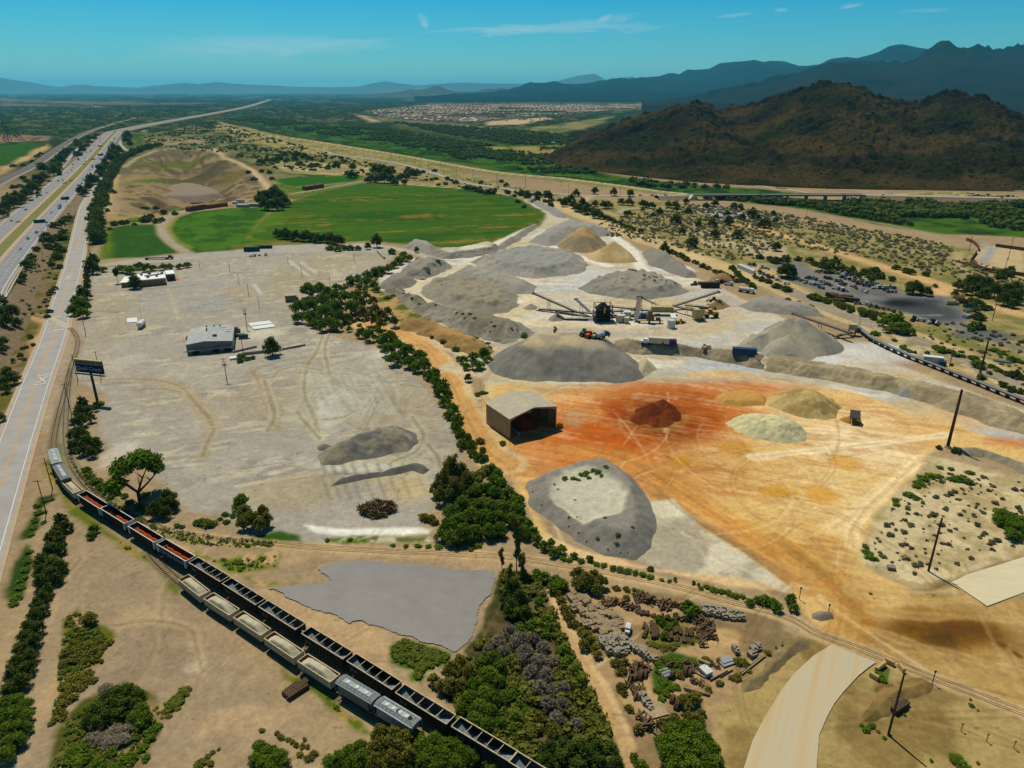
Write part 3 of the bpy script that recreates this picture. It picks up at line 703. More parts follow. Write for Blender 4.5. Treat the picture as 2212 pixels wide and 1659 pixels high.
# heights
z = -.25 * fbm(gx,gy,6,3,12) * (1 - smooth(900,2000,gd))
i = _sub(PIT2,0); x,y = gx[i],gy[i]
d = sdf(x,y,PIT2) + (fbm(x,y,60,4,90) - .5) * 50
ter = 20 * smooth(0,80,d) - 7 * (np.abs(2 * fbm(x,y,34,4,93,.6) - 1) - .3) * smooth(3,25,d) * (1 - .7 * smooth(60,110,d)) - 3.0 * smooth(.4,.6,fbm(x,y,55,3,91)) * smooth(10,40,d) + (fbm(x,y,14,4,92) - .5) * 5 * smooth(0,30,d)
z[i] -= np.clip(ter,0,30) * smooth(-5,8,d)
# levee bank
i = _sub([(p.x,p.y) for p in LEVEE],30)
z[i] += 2.5 * (1 - smooth(5,15,dline(gx[i],gy[i],[(p.x,p.y) for p in LEVEE])))
idx = np.arange(NG).reshape(nR,nC)
faces = np.stack([idx[:-1,:-1].ravel(),idx[:-1,1:].ravel(),idx[1:,1:].ravel(),idx[1:,:-1].ravel()],1)
G_MAT = mat('ground_soil',(1,1,1),rough=.95,var=.13,scale=.55,bump=.5,bscale=1.2,attr='Col',coord='World',spec=0)
gme = np_mesh('ground',np.stack([gx,gy,z],1),faces,G_MAT,col,smooth_=True)
tag(link('ground',gme),kind='structure')
GZ = z.reshape(nR,nC)
# ------------------------------------------------------------------ roads, embankment, rails
def ribbon(name,pts,w,m,zoff=0.05,off=0.0,kind='structure',skirt=0.0,ms=None,seg=None):
 """strip along pts (each with its own z); skirt adds earth slopes down to the ground"""
 if seg: pts = resample(pts,seg)
 vs,fs,mi = [],[],[]
 prof = [(-w / 2,0),(w / 2,0)]
 if skirt: prof = [(-w / 2 - skirt,None),(-w / 2 - .3,-.25),(-w / 2,0),(w / 2,0),(w / 2 + .3,-.25),(w / 2 + skirt,None)]
 n = len(prof)
 for k,p in enumerate(pts):
  a = pts[max(k - 1,0)]; b = pts[min(k + 1,len(pts) - 1)]
  d = (b - a); d.z = 0; d.normalize()
  nr = Vector((d.y,-d.x,0))
  for q,dz in prof:
   c = p + nr * (q + off)
   vs.append((c.x,c.y,(-.4 if dz is None else p.z + zoff + dz)))
 for k in range(len(pts) - 1):
  for j in range(n - 1):
   fs.append((k * n + j,k * n + j + 1,(k + 1) * n + j + 1,(k + 1) * n + j)); mi.append(1 if skirt and j in (0,1,3,4) else 0)
 me = bpy.data.meshes.new(name); me.from_pydata(vs,[],fs); me.update()
 for q in ([m] + ([ms] if ms else [])): me.materials.append(q)
 if ms: me.polygons.foreach_set('material_index',mi)
 o = link(name,me)
 if kind: o['kind'] = kind
 return o
ASPH = mat('worn_asphalt',S(142,138,136),rough=.9,var=.14,scale=.12,coord='World',stretch=(1,1,1),bump=.1)
ASPH2 = mat('grey_asphalt',S(168,160,150),rough=.9,var=.16,scale=.15,coord='World')
SHOULDER = mat('road_shoulder',S(186,160,130),rough=.95,var=.15,scale=.3,coord='World')
BANK = mat('bank_soil',S(128,108,80),rough=1,var=.3,scale=.25,bump=.5,bscale=.8,coord='World')
WPAINT = mat('white_paint',S(226,224,214),rough=.7,var=.2,scale=1.5,coord='World')
YPAINT = mat('yellow_paint',S(226,160,60),rough=.7,var=.2,scale=1.5,coord='World')
CONC = mat('pale_concrete',S(206,194,166),rough=.9,var=.1,scale=.4,bump=.1,coord='World')
DCONC = mat('grey_concrete',S(168,160,148),rough=.9,var=.15,scale=.6,coord='Object')
BALLAST = mat('rail_ballast',S(118,108,98),rough=1,var=.25,scale=1.2,bump=.4,coord='World')
_re = [(-215,232,6),(-289,394,6),(-320,449,5.2),(-401,614,2.6),(-544,928,1.2),(-726,1331,1),(-1144,2237,1),(-1222,2440,1),(-1330,2870,1),(-1472,3515,1),(-1660,4400,1),(-2120,6345,1),(-3270,10580,1)]
REDGE = resample(spline([Vector(p) for p in _re],10),14)
def offs(pts,o):
 r = []
 for k,p in enumerate(pts):
  a = pts[max(k - 1,0)]; b = pts[min(k + 1,len(pts) - 1)]
  d = (b - a); d.z = 0; d.normalize()
  r.append(p + Vector((d.y,-d.x,0)) * o)
 return r
FR = offs(REDGE,-8.0); FL = offs(REDGE,-36.0); FM = offs(REDGE,-22.0)
ribbon('freeway_embankment',FM,52,BANK,zoff=-.12,skirt=11,ms=BANK)
def bank_z(x,y):
 if y > 1300 or x > -150: return 0.0
 q = min(FM[:90],key=lambda v: (v.x - x) ** 2 + (v.y - y) ** 2); d = math.hypot(q.x - x,q.y - y)
 return max(0.0,(q.z - .2) * min(1,max(0,1 - (d - 26.3) / 10.7)))
MEDIAN = mat('median_grass',S(124,118,62),rough=1,var=.4,scale=.5,bump=.4,coord='World')
ribbon('freeway_median',FM,10,MEDIAN,zoff=-.02)
ribbon('freeway_shoulder',FR,18.5,SHOULDER,zoff=0.0)
ribbon('freeway_shoulder',FL,19.5,SHOULDER,zoff=0.0)
ribbon('freeway',FR,15,ASPH,zoff=.05,off=.8)
ribbon('freeway',FL,16,ASPH,zoff=.05,off=-.8)
near_ = [p for p in range(len(FR)) if FR[p].y < 1300]
def dashes(name,pts,off,w,on,gap,m,zoff):
 pts = resample(pts,.5 * on)
 mb = MB(); k = 0; step = int(round((on + gap) / (.5 * on)))
 P = offs(pts,off)
 for k in range(0,len(P) - 2,step):
  a,b = P[k],P[min(k + 2,len(P) - 1)]
  d = (b - a).normalized(); nr = Vector((d.y,-d.x,0)) * (w / 2)
  q = Vector((0,0,zoff))
  mb.add([a - nr + q,a + nr + q,b + nr + q,b - nr + q],[(0,1,2,3)])
 o = mb.obj(name,m); o['kind'] = 'structure'; return o
FRn = [FR[i] for i in near_]; FLn = [FL[i] for i in near_]
for P in (FRn,FLn):
 for o_ in (-2.0,2.2): dashes('lane_marking',P,o_,.28,4,9,WPAINT,.085)
ribbon('lane_marking',FRn,.4,WPAINT,zoff=.085,off=6.6); ribbon('lane_marking',FRn,.35,YPAINT,zoff=.085,off=-6.0)
ribbon('lane_marking',FLn,.35,WPAINT,zoff=.085,off=-7.0); ribbon('lane_marking',FLn,.35,YPAINT,zoff=.085,off=6.0)
# slip roads
GORE = [at(*V(0,0,x,y)) for x,y in ((420,850),(480,740),(540,660),(600,590),(680,530),(790,470))]
ribbon('slip_road',spline(GORE,6),7,ASPH2,zoff=.25,skirt=5,ms=BANK)
ribbon('slip_road',spline(tl(0,0,'940 480 955 540 1000 585 1060 592 1110 585'),6),7,ASPH2,zoff=.25)
FRONT = spline([at(u,v) for u,v in ((252,350),(242,366),(219,396),(189,440)) if 0] + [Vector((-712,1356,0)),Vector((-569,1033,0)),Vector((-484,841,0)),Vector((-344,568,0)),Vector((-266,412,0)),Vector((-241,362,0)),Vector((-212,300,0)),Vector((-191,256,0)),Vector((-178,229,0)),Vector((-154,180,0)),Vector((-105,80,0))],10)
ribbon('frontage_road',FRONT,14.5,SHOULDER,zoff=.03)
ribbon('frontage_road',FRONT,12.2,ASPH2,zoff=.07)
ribbon('lane_marking',FRONT,.22,WPAINT,zoff=.11,off=5.2); ribbon('lane_marking',FRONT,.22,WPAINT,zoff=.11,off=-5.0)
ribbon('lane_marking',FRONT,.2,YPAINT,zoff=.11,off=.25); dashes('lane_marking',FRONT,-.25,.2,3,6,YPAINT,.11)
def road_x(px,py):                                   # level crossing warning on the lane: stop bars and a cross
 c = tp(0,1,px,py); d = Vector((-.43,.90,0)); r = Vector((.90,.43,0)); mb = MB()
 def strip(a,b,w):
  t = (b - a).normalized(); n = Vector((t.y,-t.x,0)) * w / 2; q = Vector((0,0,.115))
  mb.add([a - n + q,a + n + q,b + n + q,b - n + q],[(0,1,2,3)])
 strip(c - r * 2.4 - d * 6,c + r * 2.4 - d * 6,.5); strip(c - r * 2.4 + d * 6,c + r * 2.4 + d * 6,.5)
 strip(c - r * 1.5 - d * 4,c + r * 1.5 + d * 4,.4)
 strip(c + r * 1.5 - d * 4,c - d * .25 + r * .1,.4); strip(c + d * .25 - r * .1,c - r * 1.5 + d * 4,.4)
 mb.obj('lane_marking',WPAINT)['kind'] = 'structure'
road_x(335,995); road_x(540,188)
for px,py in ((440,500),(465,602)):
 c = tp(0,1,px,py); r = Vector((.90,.43,0)); mb = MB(); q = Vector((0,0,.115)); n = Vector((-.2,.4,0))
 mb.add([c - r * 2.5 - n + q,c + r * 2.5 - n + q,c + r * 2.5 + n + q,c - r * 2.5 + n + q],[(0,1,2,3)]); mb.obj('lane_marking',WPAINT)['kind'] = 'structure'
CROSS = [tp(0,1,395,512),tp(0,1,470,545),tp(0,1,545,588)]
ribbon('rail_crossing',CROSS,3.4,CONC,zoff=.16)
ROADT = spline(tl(1,0,'560 590 640 618 900 652 1150 692 1400 760 1650 838 1850 872 2000 892') + tl(2,0,'100 915 350 928 600 945 900 945 1300 942'),8)
ribbon('county_road',ROADT,9,ASPH2,zoff=.12)
BR = tl(2,0,'1290 942 1500 935',3.0) + tl(3,0,'0 932 500 938 900 942 1150 946',6.0) + tl(3,0,'1500 952 1800 958 2212 968 2700 990',3)
ribbon('county_road',[p for p in spline(tl(3,0,'940 938 1150 942 1500 950 1800 956 2212 966 2700 985',5.5),6)],12,ASPH2,zoff=0,skirt=14,ms=BANK)
ribbon('county_road',spline(tl(2,0,'1180 943 1300 942 1470 938',4),6),11,ASPH2,zoff=0,skirt=12,ms=BANK)
ribbon('jeep_track',spline(tl(2,0,'1400 795 1650 830 1900 858 2212 895') + tl(3,0,'250 885 500 925'),6),7,mat('track_dust',S(196,174,128),var=.15,scale=.2,coord='World'),zoff=.35)
# railway main line on the far left
MAINL = spline([Vector((-560,700,1.2)),Vector((-719,1048,1.2)),Vector((-838,1331,1.2)),Vector((-1086,1857,1.2)),Vector((-1315,2376,1.2)),Vector((-1500,2860,1.2)),Vector((-1760,3600,1.2))],10)
ribbon('railway',MAINL,15,BALLAST,zoff=0,skirt=4,ms=mat('ballast_slope',S(150,136,112),var=.2,scale=.4,coord='World'),seg=12)
STEEL = mat('rail_steel',S(70,58,50),rough=.6,metal=.3,var=.1)
for o_ in (-3.2,3.2):
 ribbon('railway_track',MAINL,2.6,mat('sleeper_bed',S(92,84,78),var=.3,scale=2,coord='World'),zoff=.06,off=o_,seg=12)
def track(path,to=1.0):
 P = resample(path,1.2)
 mb = MB()
 for s in (-.75,.75):
  Q = offs(P[::2],s)
  for a,b in zip(Q,Q[1:]):
   z0,z1 = .10,.26
   d = (b - a).normalized(); n = Vector((d.y,-d.x,0)) * .09
   mb.add([a - n + Vector((0,0,z0)),a + n + Vector((0,0,z0)),b + n + Vector((0,0,z0)),b - n + Vector((0,0,z0)),a - n + Vector((0,0,z1)),a + n + Vector((0,0,z1)),b + n + Vector((0,0,z1)),b - n + Vector((0,0,z1))],
     [(0,1,5,4),(2,3,7,6),(4,5,6,7)])
 mb.obj('railway_rails',STEEL)['kind'] = 'structure'
 mb = MB()
 Q = [p for p in resample(path,0.9)]
 for k in range(1,int(len(Q) * to) - 1):
  d = (Q[k + 1] - Q[k - 1]).normalized(); n = Vector((d.y,-d.x,0)) * 1.25; w = d * .12; q = Vector((0,0,.03))
  c = Q[k]; mb.add([c - n - w + q,c + n - w + q,c + n + w + q,c - n + w + q],[(0,1,2,3)])
 mb.obj('railway_sleepers',mat('old_timber',S(170,146,108),var=.3,scale=3))['kind'] = 'structure'
track(SPUR_A); track(SPUR_B,.42); track(SPUR_C)
# concrete haul road and slab, lower right
HL = tl(3,3,'690 682 540 775 380 925 280 1060 200 1190 125 1320 60 1450 0 1640 -90 1950')
HR = tl(3,3,'1040 825 980 865 900 930 780 1060 710 1150 650 1260 590 1400 570 1640 570 1950')
mb = MB(); vs = []
for a,b in zip(HL,HR): vs += [a + Vector((0,0,.12)),b + Vector((0,0,.12))]
mb.add(vs,[(2 * k,2 * k + 1,2 * k + 3,2 * k + 2) for k in range(len(HL) - 1)])
HAULM = bpy.data.materials.new('dusty_concrete'); HAULM.use_nodes = True
def haul_mat(m):
 nt = m.node_tree; N,L = nt.nodes,nt.links; b = N['Principled BSDF']; b.inputs['Roughness'].default_value = .9
 g = N.new('ShaderNodeNewGeometry'); mp = N.new('ShaderNodeMapping'); mp.vector_type = 'TEXTURE'; mp.inputs['Rotation'].default_value = (0,0,R(-30)); mp.inputs['Scale'].default_value = (2.4,40,1)
 L.new(g.outputs['Position'],mp.inputs[0])
 n = N.new('ShaderNodeTexNoise'); n.inputs['Scale'].default_value = 1; n.inputs['Detail'].default_value = 7; L.new(mp.outputs[0],n.inputs['Vector'])
 r = N.new('ShaderNodeValToRGB'); L.new(n.outputs[0],r.inputs[0])
 e = r.color_ramp.elements; e[0].position = .36; e[0].color = (*S(184,174,146),1); e[1].position = .66; e[1].color = (*S(196,164,116),1)
 k = e.new(.5); k.color = (*S(194,176,138),1)
 L.new(r.outputs[0],b.inputs['Base Color'])
haul_mat(HAULM)
mb.obj('concrete_road',HAULM)['kind'] = 'structure'
mb = MB(); mb.add([p + Vector((0,0,.12)) for p in tl(3,3,'1640 190 1760 130 2212 -10 2600 -120 2700 120 2212 270 1920 380')],[tuple(range(7))])
mb.obj('concrete_apron',mat('apron_concrete',S(214,198,160),rough=.9,var=.1,scale=.25,coord='World',stretch=(.4,1.5,1)))['kind'] = 'structure'
# ------------------------------------------------------------------ hills and mountains (lofted from foot to crest and down behind)
def loft(name,cols,nx,rows_f,rows_b,amp,nscale,seed,m,rock=None,crag=0.0,back=1.0,sp=1.0):
 """cols: list of (foot point, crest point); ridged relief is added between them"""
 K = len(cols)
 tt = np.linspace(0,K - 1,nx)
 F = np.array([list(c[0]) for c in cols],float); T = np.array([list(c[1]) for c in cols],float)
 f = np.stack([np.interp(tt,range(K),F[:,k]) for k in range(3)],1)
 t = np.stack([np.interp(tt,range(K),T[:,k]) for k in range(3)],1)
 rows = []; hs = []
 kw = max(3,nx // 14); tsm = np.convolve(np.pad(t[:,2],kw,'edge'),np.hanning(2 * kw + 1) / np.hanning(2 * kw + 1).sum(),'valid')
 for k in range(rows_f + 1):
  s = k / rows_f
  p = f * (1 - s) + t * s
  h = (.55 * s + .45 * (s * s * (3 - 2 * s)))
  p[:,2] = (tsm * (1 - s ** 4) + t[:,2] * s ** 4) * h ** sp
  rows.append(p); hs.append(np.full(nx,s))
 for k in range(1,rows_b + 1):
  s = k / rows_b
  bk = t + (t - f) * back; bk[:,2] = 0
  p = t * (1 - s) + bk * s
  p[:,2] = t[:,2] * (1 - s) ** 1.2
  rows.append(p); hs.append(1 - np.full(nx,s))
 P = np.concatenate(rows); hh = np.concatenate(hs)
 x,y = P[:,0],P[:,1]
 rd = 1 - np.abs(2 * fbm(x,y,nscale,5,seed) - 1) * 2
 r2 = fbm(x,y,nscale * .22,4,seed + 3) - .5
 env = np.minimum(1,hh * 5) * (1 - .72 * smooth(.8,1.0,hh))
 P[:,2] += amp * (rd - .35) * env + amp * .4 * r2 * np.minimum(1,hh * 6)
 rk = smooth(.55,.8,fbm(x,y,nscale * .5,4,seed + 9) * .6 + hh * .42)
 if crag: P[:,2] += crag * rk * (np.abs(2 * fbm(x,y,nscale * .16,3,seed + 5) - 1) - .3) * np.minimum(1,hh * 4)
 P[:,2] = np.where(hh < .02,-2,P[:,2])
 n = len(rows); idx = np.arange(n * nx).reshape(n,nx)
 fc = np.stack([idx[:-1,:-1].ravel(),idx[:-1,1:].ravel(),idx[1:,1:].ravel(),idx[1:,:-1].ravel()],1)
 return P,fc,rk,hh
def far_pt(u,v,D):
 """point seen in direction (u, v) at camera depth D"""
 d = pix_dir(u,v)
 k = D / (d.y * math.cos(PITCH) - d.z * math.sin(PITCH))
 return Vector((d.x * k,d.y * k,CAM_H + d.z * k))
HILLF = {1165: 344,1195: 352,1230: 364,1300: 374,1400: 386,1500: 396,1600: 403,1700: 408,1800: 411,1900: 413,2000: 414,2100: 415,2212: 416,2330: 418,2500: 425,2700: 440}
HC = []
for u,v,D in ((1165,349,1460),(1200,330,1560),(1240,315,1620),(1300,288,1650),(1350,262,1660),(1400,246,1660),(1440,231,1640),(1480,227,1620),(1505,220,1600),(1528,224,1610),(1560,238,1650),(1590,231,1680),(1630,225,1700),(1650,216,1680),(1690,203,1640),(1720,190,1600),(1760,183,1570),(1800,177,1550),(1830,176,1540),(1865,183,1530),(1890,196,1520),(1930,208,1540),(1980,216,1560),(2010,205,1500),(2060,198,1440),(2110,205,1400),(2160,222,1370),(2212,245,1340),(2330,300,1300),(2500,360,1250),(2700,420,1200)):
 ks = sorted(HILLF); fv = float(np.interp(u,ks,[HILLF[k] for k in ks]))
 HC.append((at(u,fv),far_pt(u,v,D)))
P,fc,rk,hh = loft('hill',HC,640,220,40,15,150,5,None,crag=15,back=1.3)
P[:,2] += (np.abs(2 * fbm(P[:,0],P[:,1],34,4,77,.6) - 1) - .3) * 17 * np.minimum(1,hh * 6) + (fbm(P[:,0],P[:,1],8,2,78) - .5) * 4 * np.minimum(1,hh * 8)
x,y = P[:,0],P[:,1]
hb = .8 * np.array(S(50,42,26))[None] * (.62 + .76 * fbm(x,y,26,4,70))[:,None]
gr = smooth(.5,.66,fbm(x,y,50,4,71) + .10 * (1 - hh))[:,None]
hb = hb * (1 - gr * .8) + np.array(S(40,44,20))[None] * gr * .8
ye = smooth(.5,.68,fbm(x,y,120,3,72) + .16 * (1 - hh))[:,None]
hb = hb * (1 - ye * .6) + np.array(S(82,64,36))[None] * ye * .6
rkk = (np.minimum(1,rk * 1.6) * smooth(.3,.55,fbm(x,y,16,3,73)))[:,None]
hb = hb * (1 - rkk * .85) + np.array(S(26,24,24))[None] * rkk * .85
HILLM = mat('hill_slope',(1,1,1),rough=1,var=.5,scale=.16,bump=.9,bscale=.35,attr='Col',coord='World',spec=0)
tag(link('hill',np_mesh('hill',P,fc,HILLM,hb,smooth_=True)),kind='structure')
HP,HH = P,hh
def range_(name,sil,D,foot_v,seed,c1,c2,amp,nscale,nx=260,crag=0,foot_d=None,rf=60):
 cols = []
 for u,v in sil:
  t = far_pt(u,v,D)
  k = foot_d / D if foot_d else .75
  f = Vector((t.x * k,t.y * k,0))
  cols.append((f,t))
 P,fc,rk,hh = loft(name,cols,nx,rf,14,amp,nscale,seed,None,crag=crag,back=.5,sp=1.25)
 x,y = P[:,0],P[:,1]
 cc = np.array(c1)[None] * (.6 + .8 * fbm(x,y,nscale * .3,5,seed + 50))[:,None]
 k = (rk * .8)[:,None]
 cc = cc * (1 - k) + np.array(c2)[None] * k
 m = mat('mountain_rock',(1,1,1),rough=1,var=.3,scale=.012,attr='Col',coord='World',spec=.0)
 tag(link(name,np_mesh(name,P,fc,m,cc,smooth_=True)),kind='structure')
hf = lambda pts,ox=1106: [(ox + .5 * x,.5 * y) for x,y in nums(pts)]
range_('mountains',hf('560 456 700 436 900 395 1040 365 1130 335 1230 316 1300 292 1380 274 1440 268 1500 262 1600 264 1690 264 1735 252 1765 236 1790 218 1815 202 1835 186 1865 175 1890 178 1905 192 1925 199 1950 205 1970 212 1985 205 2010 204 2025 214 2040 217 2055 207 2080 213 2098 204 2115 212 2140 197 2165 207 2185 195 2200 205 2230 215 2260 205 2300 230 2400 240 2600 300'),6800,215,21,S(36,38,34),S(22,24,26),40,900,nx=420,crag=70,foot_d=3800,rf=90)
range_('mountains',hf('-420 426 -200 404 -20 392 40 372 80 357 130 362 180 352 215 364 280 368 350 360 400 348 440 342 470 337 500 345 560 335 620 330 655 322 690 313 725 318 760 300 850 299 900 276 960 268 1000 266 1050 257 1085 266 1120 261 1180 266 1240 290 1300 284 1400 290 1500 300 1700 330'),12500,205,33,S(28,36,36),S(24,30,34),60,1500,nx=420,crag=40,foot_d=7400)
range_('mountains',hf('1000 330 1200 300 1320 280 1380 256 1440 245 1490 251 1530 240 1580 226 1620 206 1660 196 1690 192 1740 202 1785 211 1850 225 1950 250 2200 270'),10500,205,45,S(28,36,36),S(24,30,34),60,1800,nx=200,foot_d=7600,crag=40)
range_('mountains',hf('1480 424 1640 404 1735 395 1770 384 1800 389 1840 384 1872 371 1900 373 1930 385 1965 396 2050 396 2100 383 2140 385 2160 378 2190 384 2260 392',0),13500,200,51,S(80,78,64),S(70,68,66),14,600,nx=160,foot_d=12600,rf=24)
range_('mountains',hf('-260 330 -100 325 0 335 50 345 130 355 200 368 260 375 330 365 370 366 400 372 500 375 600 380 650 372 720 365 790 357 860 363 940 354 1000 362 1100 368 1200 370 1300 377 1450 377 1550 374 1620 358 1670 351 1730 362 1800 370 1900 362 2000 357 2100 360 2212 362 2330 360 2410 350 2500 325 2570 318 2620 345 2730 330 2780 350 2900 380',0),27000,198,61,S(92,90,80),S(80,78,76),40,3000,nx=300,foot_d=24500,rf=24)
# ------------------------------------------------------------------ air
mb = MB(); mb.box(-48000,48000,-3000,62000,-60,840)
hz = mb.obj('haze',[])
hz.data.materials.clear()
hm = bpy.data.materials.new('haze_air'); hm.use_nodes = True
nt = hm.node_tree
nt.nodes.remove(nt.nodes['Principled BSDF'])
pv = nt.nodes.new('ShaderNodeVolumePrincipled')
pv.inputs['Color'].default_value = (.13,.74,1.0,1)
pv.inputs['Density'].default_value = HAZE_D if 'HAZE_D' in globals() else 3.0e-5
pv.inputs['Anisotropy'].default_value = 0.3
nt.links.new(pv.outputs[0],nt.nodes['Material Output'].inputs['Volume'])
hz.data.materials.append(hm)
tag(hz,kind='stuff')
# ------------------------------------------------------------------ heaps and berms
HEAPM = mat('crushed_stone',(1,1,1),rough=1,var=.16,scale=.9,bump=.5,bscale=2.5,attr='Col',coord='World',spec=0)
def heap(name,label,cat,poly,h,c1,c2=None,slope=.68,gully=.6,top=.25,seed=1,peaks=None,crater=None,group=None,res=110,band=None,strata=0.0,rough_=.25,mscale=9,flat=None,dumps=0.0):
 """loose material dumped at its angle of repose: height grows inward from the foot and levels off at h"""
 xy = [(p[0],p[1]) for p in poly]
 cx = sum(p[0] for p in xy) / len(xy); cy_ = sum(p[1] for p in xy) / len(xy)
 x0,x1 = min(p[0] for p in xy) - 1,max(p[0] for p in xy) + 1
 y0,y1 = min(p[1] for p in xy) - 1,max(p[1] for p in xy) + 1
 W_,H_ = x1 - x0,y1 - y0
 step = max(max(W_,H_) / res,.35)
 nx,ny = int(W_ / step) + 2,int(H_ / step) + 2
 X,Y = np.meshgrid(np.linspace(x0,x1,nx),np.linspace(y0,y1,ny))
 x,y = X.ravel(),Y.ravel()
 d = sdf(x,y,xy)
 sc_ = max(2.5,h * 1.1)
 d = d + (fbm(x,y,sc_ * 1.6,4,seed) - .5) * sc_ * gully
 zz = d * slope
 hh_ = h * (1 + (fbm(x,y,sc_ * 3,3,seed + 1) - .5) * top)
 if peaks:                                   # separate cones dumped side by side
  zz2 = np.full(x.shape,-9.0)
  for (px,py,ph) in peaks:
   zz2 = np.maximum(zz2,ph - np.hypot(x - px,y - py) * slope + (fbm(x,y,sc_ * .8,3,seed + 4) - .5) * gully * 1.2)
  zz = np.minimum(zz,np.maximum(zz2,-1)) if flat is None else np.maximum(np.minimum(zz2,99),np.minimum(zz,flat))
 soft = max(.3,h * (.04 if slope > .8 else .10))
 zz = -soft * np.log(np.exp(-np.clip(zz,-3,60) / soft) + np.exp(-hh_ / soft))
 zz = zz + (fbm(x,y,max(1.2,sc_ * .35),3,seed + 2) - .5) * rough_ * np.clip(zz,0,2)
 cm = 0
 if crater:
  for (px,py,ra,rb,dp,cc_) in crater:
   q = ((x - px) / ra) ** 2 + ((y - py) / rb) ** 2 + (fbm(x,y,9,3,seed + 12) - .5) * .7
   cm = (1 - smooth(.55,1.0,q)) * smooth(h * .55,h * .8,zz); zz = zz - dp * cm; ccol = np.array(cc_)[None]
 if dumps:                                   # truckloads tipped side by side on the top
  zz = zz + dumps * np.clip(2.2 * vnoise(x / 3.6,y / 5.2,seed + 9) - .75,0,1.3) * smooth(.55,.9,zz / h)
 c = np.array(c1)[None] * np.ones((len(x),1))
 if c2 is not None:
  k = smooth(.42,.6,fbm(x,y,mscale,4,seed + 6))[:,None]
  c = c * (1 - k) + np.array(c2)[None] * k
 if strata:
  k = (vnoise(zz * 2.2 + fbm(x,y,6,2,seed),zz * 0 + seed) - .5)[:,None]
  c = c * (1 + strata * k)
 if band is not None:                        # a paler weathered top
  k = (smooth(.78,.97,zz / h) * (.5 + .5 * smooth(.3,.6,fbm(x,y,mscale,4,seed + 8))))[:,None]
  c = c * (1 - k) + np.array(band)[None] * k
 if crater: c = c + (ccol - c) * np.clip(cm * 1.3,0,1)[:,None]
 c = c * (.86 + .28 * fbm(x,y,1.5,2,seed + 3))[:,None]
 idx = np.arange(nx * ny).reshape(ny,nx)
 fc = np.stack([idx[:-1,:-1].ravel(),idx[:-1,1:].ravel(),idx[1:,1:].ravel(),idx[1:,:-1].ravel()],1)
 keep = (zz[fc] > -.35).any(1)
 fc = fc[keep]
 used = np.unique(fc); mp = np.full(nx * ny,-1); mp[used] = np.arange(len(used))
 Pv = np.stack([x - cx,y - cy_,np.maximum(zz,-.6)],1)[used]
 c = c * [1.02,1.0,.93]
 o = link(name,np_mesh(name,Pv,mp[fc],HEAPM,np.clip(c[used],.01,.85),smooth_=True),None,(cx,cy_,0))
 tag(o,label,cat,group)
 HEAPS.append((x0,y0,x1,y1,nx,ny,zz.reshape(ny,nx)))
 return o
HEAPS = []
def hz_at(x,y):
 z = 0.0
 for (x0,y0,x1,y1,nx,ny,Z) in HEAPS:
  if x0 < x < x1 and y0 < y < y1:
   i = int((x - x0) / (x1 - x0) * (nx - 1)); j = int((y - y0) / (y1 - y0) * (ny - 1))
   z = max(z,float(Z[j,i]))
 return z
def surf(u,v):
 """point on the ground or on a heap seen in direction (u, v)"""
 d = pix_dir(u,v); z = 24.0
 while z > 0:
  t = (CAM_H - z) / -d.z; x,y = d.x * t,d.y * t
  if hz_at(x,y) >= z: return Vector((x,y,hz_at(x,y)))
  z -= .4
 return at(u,v)
G1,G2,G3,CRM,TANH,BRN = S(150,146,138),S(172,166,154),S(124,120,116),S(214,200,168),S(186,152,102),S(150,118,76)
DGREY = S(118,115,110)
heap('gravel_heap','grey gravel heap with smooth scalloped flanks standing alone on the pale lot','gravel heap',Vp('685 984 700 999 735 1001 820 987 880 974 899 957 896 935 862 922 800 934 740 955 705 970'),6.0,S(150,140,120),S(120,116,110),seed=3,top=.5,strata=.25,mscale=5,rough_=.5)
heap('gravel_ridge','long low dark gravel ridge in front of the lone gravel heap','gravel ridge',tl(1,2,'600 432 640 425 760 400 1000 352 1150 330 1260 300 1340 330 1400 300 1330 262 1270 248 1150 282 1000 318 800 345 680 372'),1.5,S(108,104,98),seed=4,res=90)
heap('gravel_heap','tiny grey gravel mound at the left tip of the lone gravel heap','gravel heap',tl(1,1,'495 1530 520 1555 580 1550 625 1520 580 1505 520 1508'),1.6,S(120,114,104),seed=5,res=30)
_sh = Vp('1136 1050 1142 1040 1160 1032 1230 1006 1300 996 1335 1010 1370 1040 1398 1075 1412 1110 1418 1150 1404 1185 1372 1208 1310 1196 1240 1166 1180 1118 1142 1084')
heap('gravel_heap','flat-topped grey heap with weeds along its rim beside the ochre yard','gravel heap',_sh,5.0,S(140,134,124),seed=6,slope=.85,gully=.5,top=.16,mscale=6,res=190,crater=[(at(1272,1088).x,at(1272,1088).y,13,19,1.5,S(196,188,168))])
heap('gravel_heap','big dark grey heap behind the open shed with a cratered pale top','gravel heap',Vp('1050 788 1066 806 1100 817 1160 822 1240 824 1330 829 1372 822 1392 812 1388 795 1370 778 1330 748 1270 740 1180 738 1110 744 1070 766'),11.5,S(126,122,115),S(140,134,124),seed=7,slope=.66,gully=.7,band=S(186,168,134),crater=[(at(1200,748).x,at(1200,748).y,15,13,5,S(214,200,168))],res=150)
heap('gravel_heap','small pale heap at the right foot of the big dark heap','gravel heap',tl(2,1,'1000 900 1030 985 1100 960 1180 910 1120 850 1060 830'),3.5,S(182,170,142),seed=8,res=50)
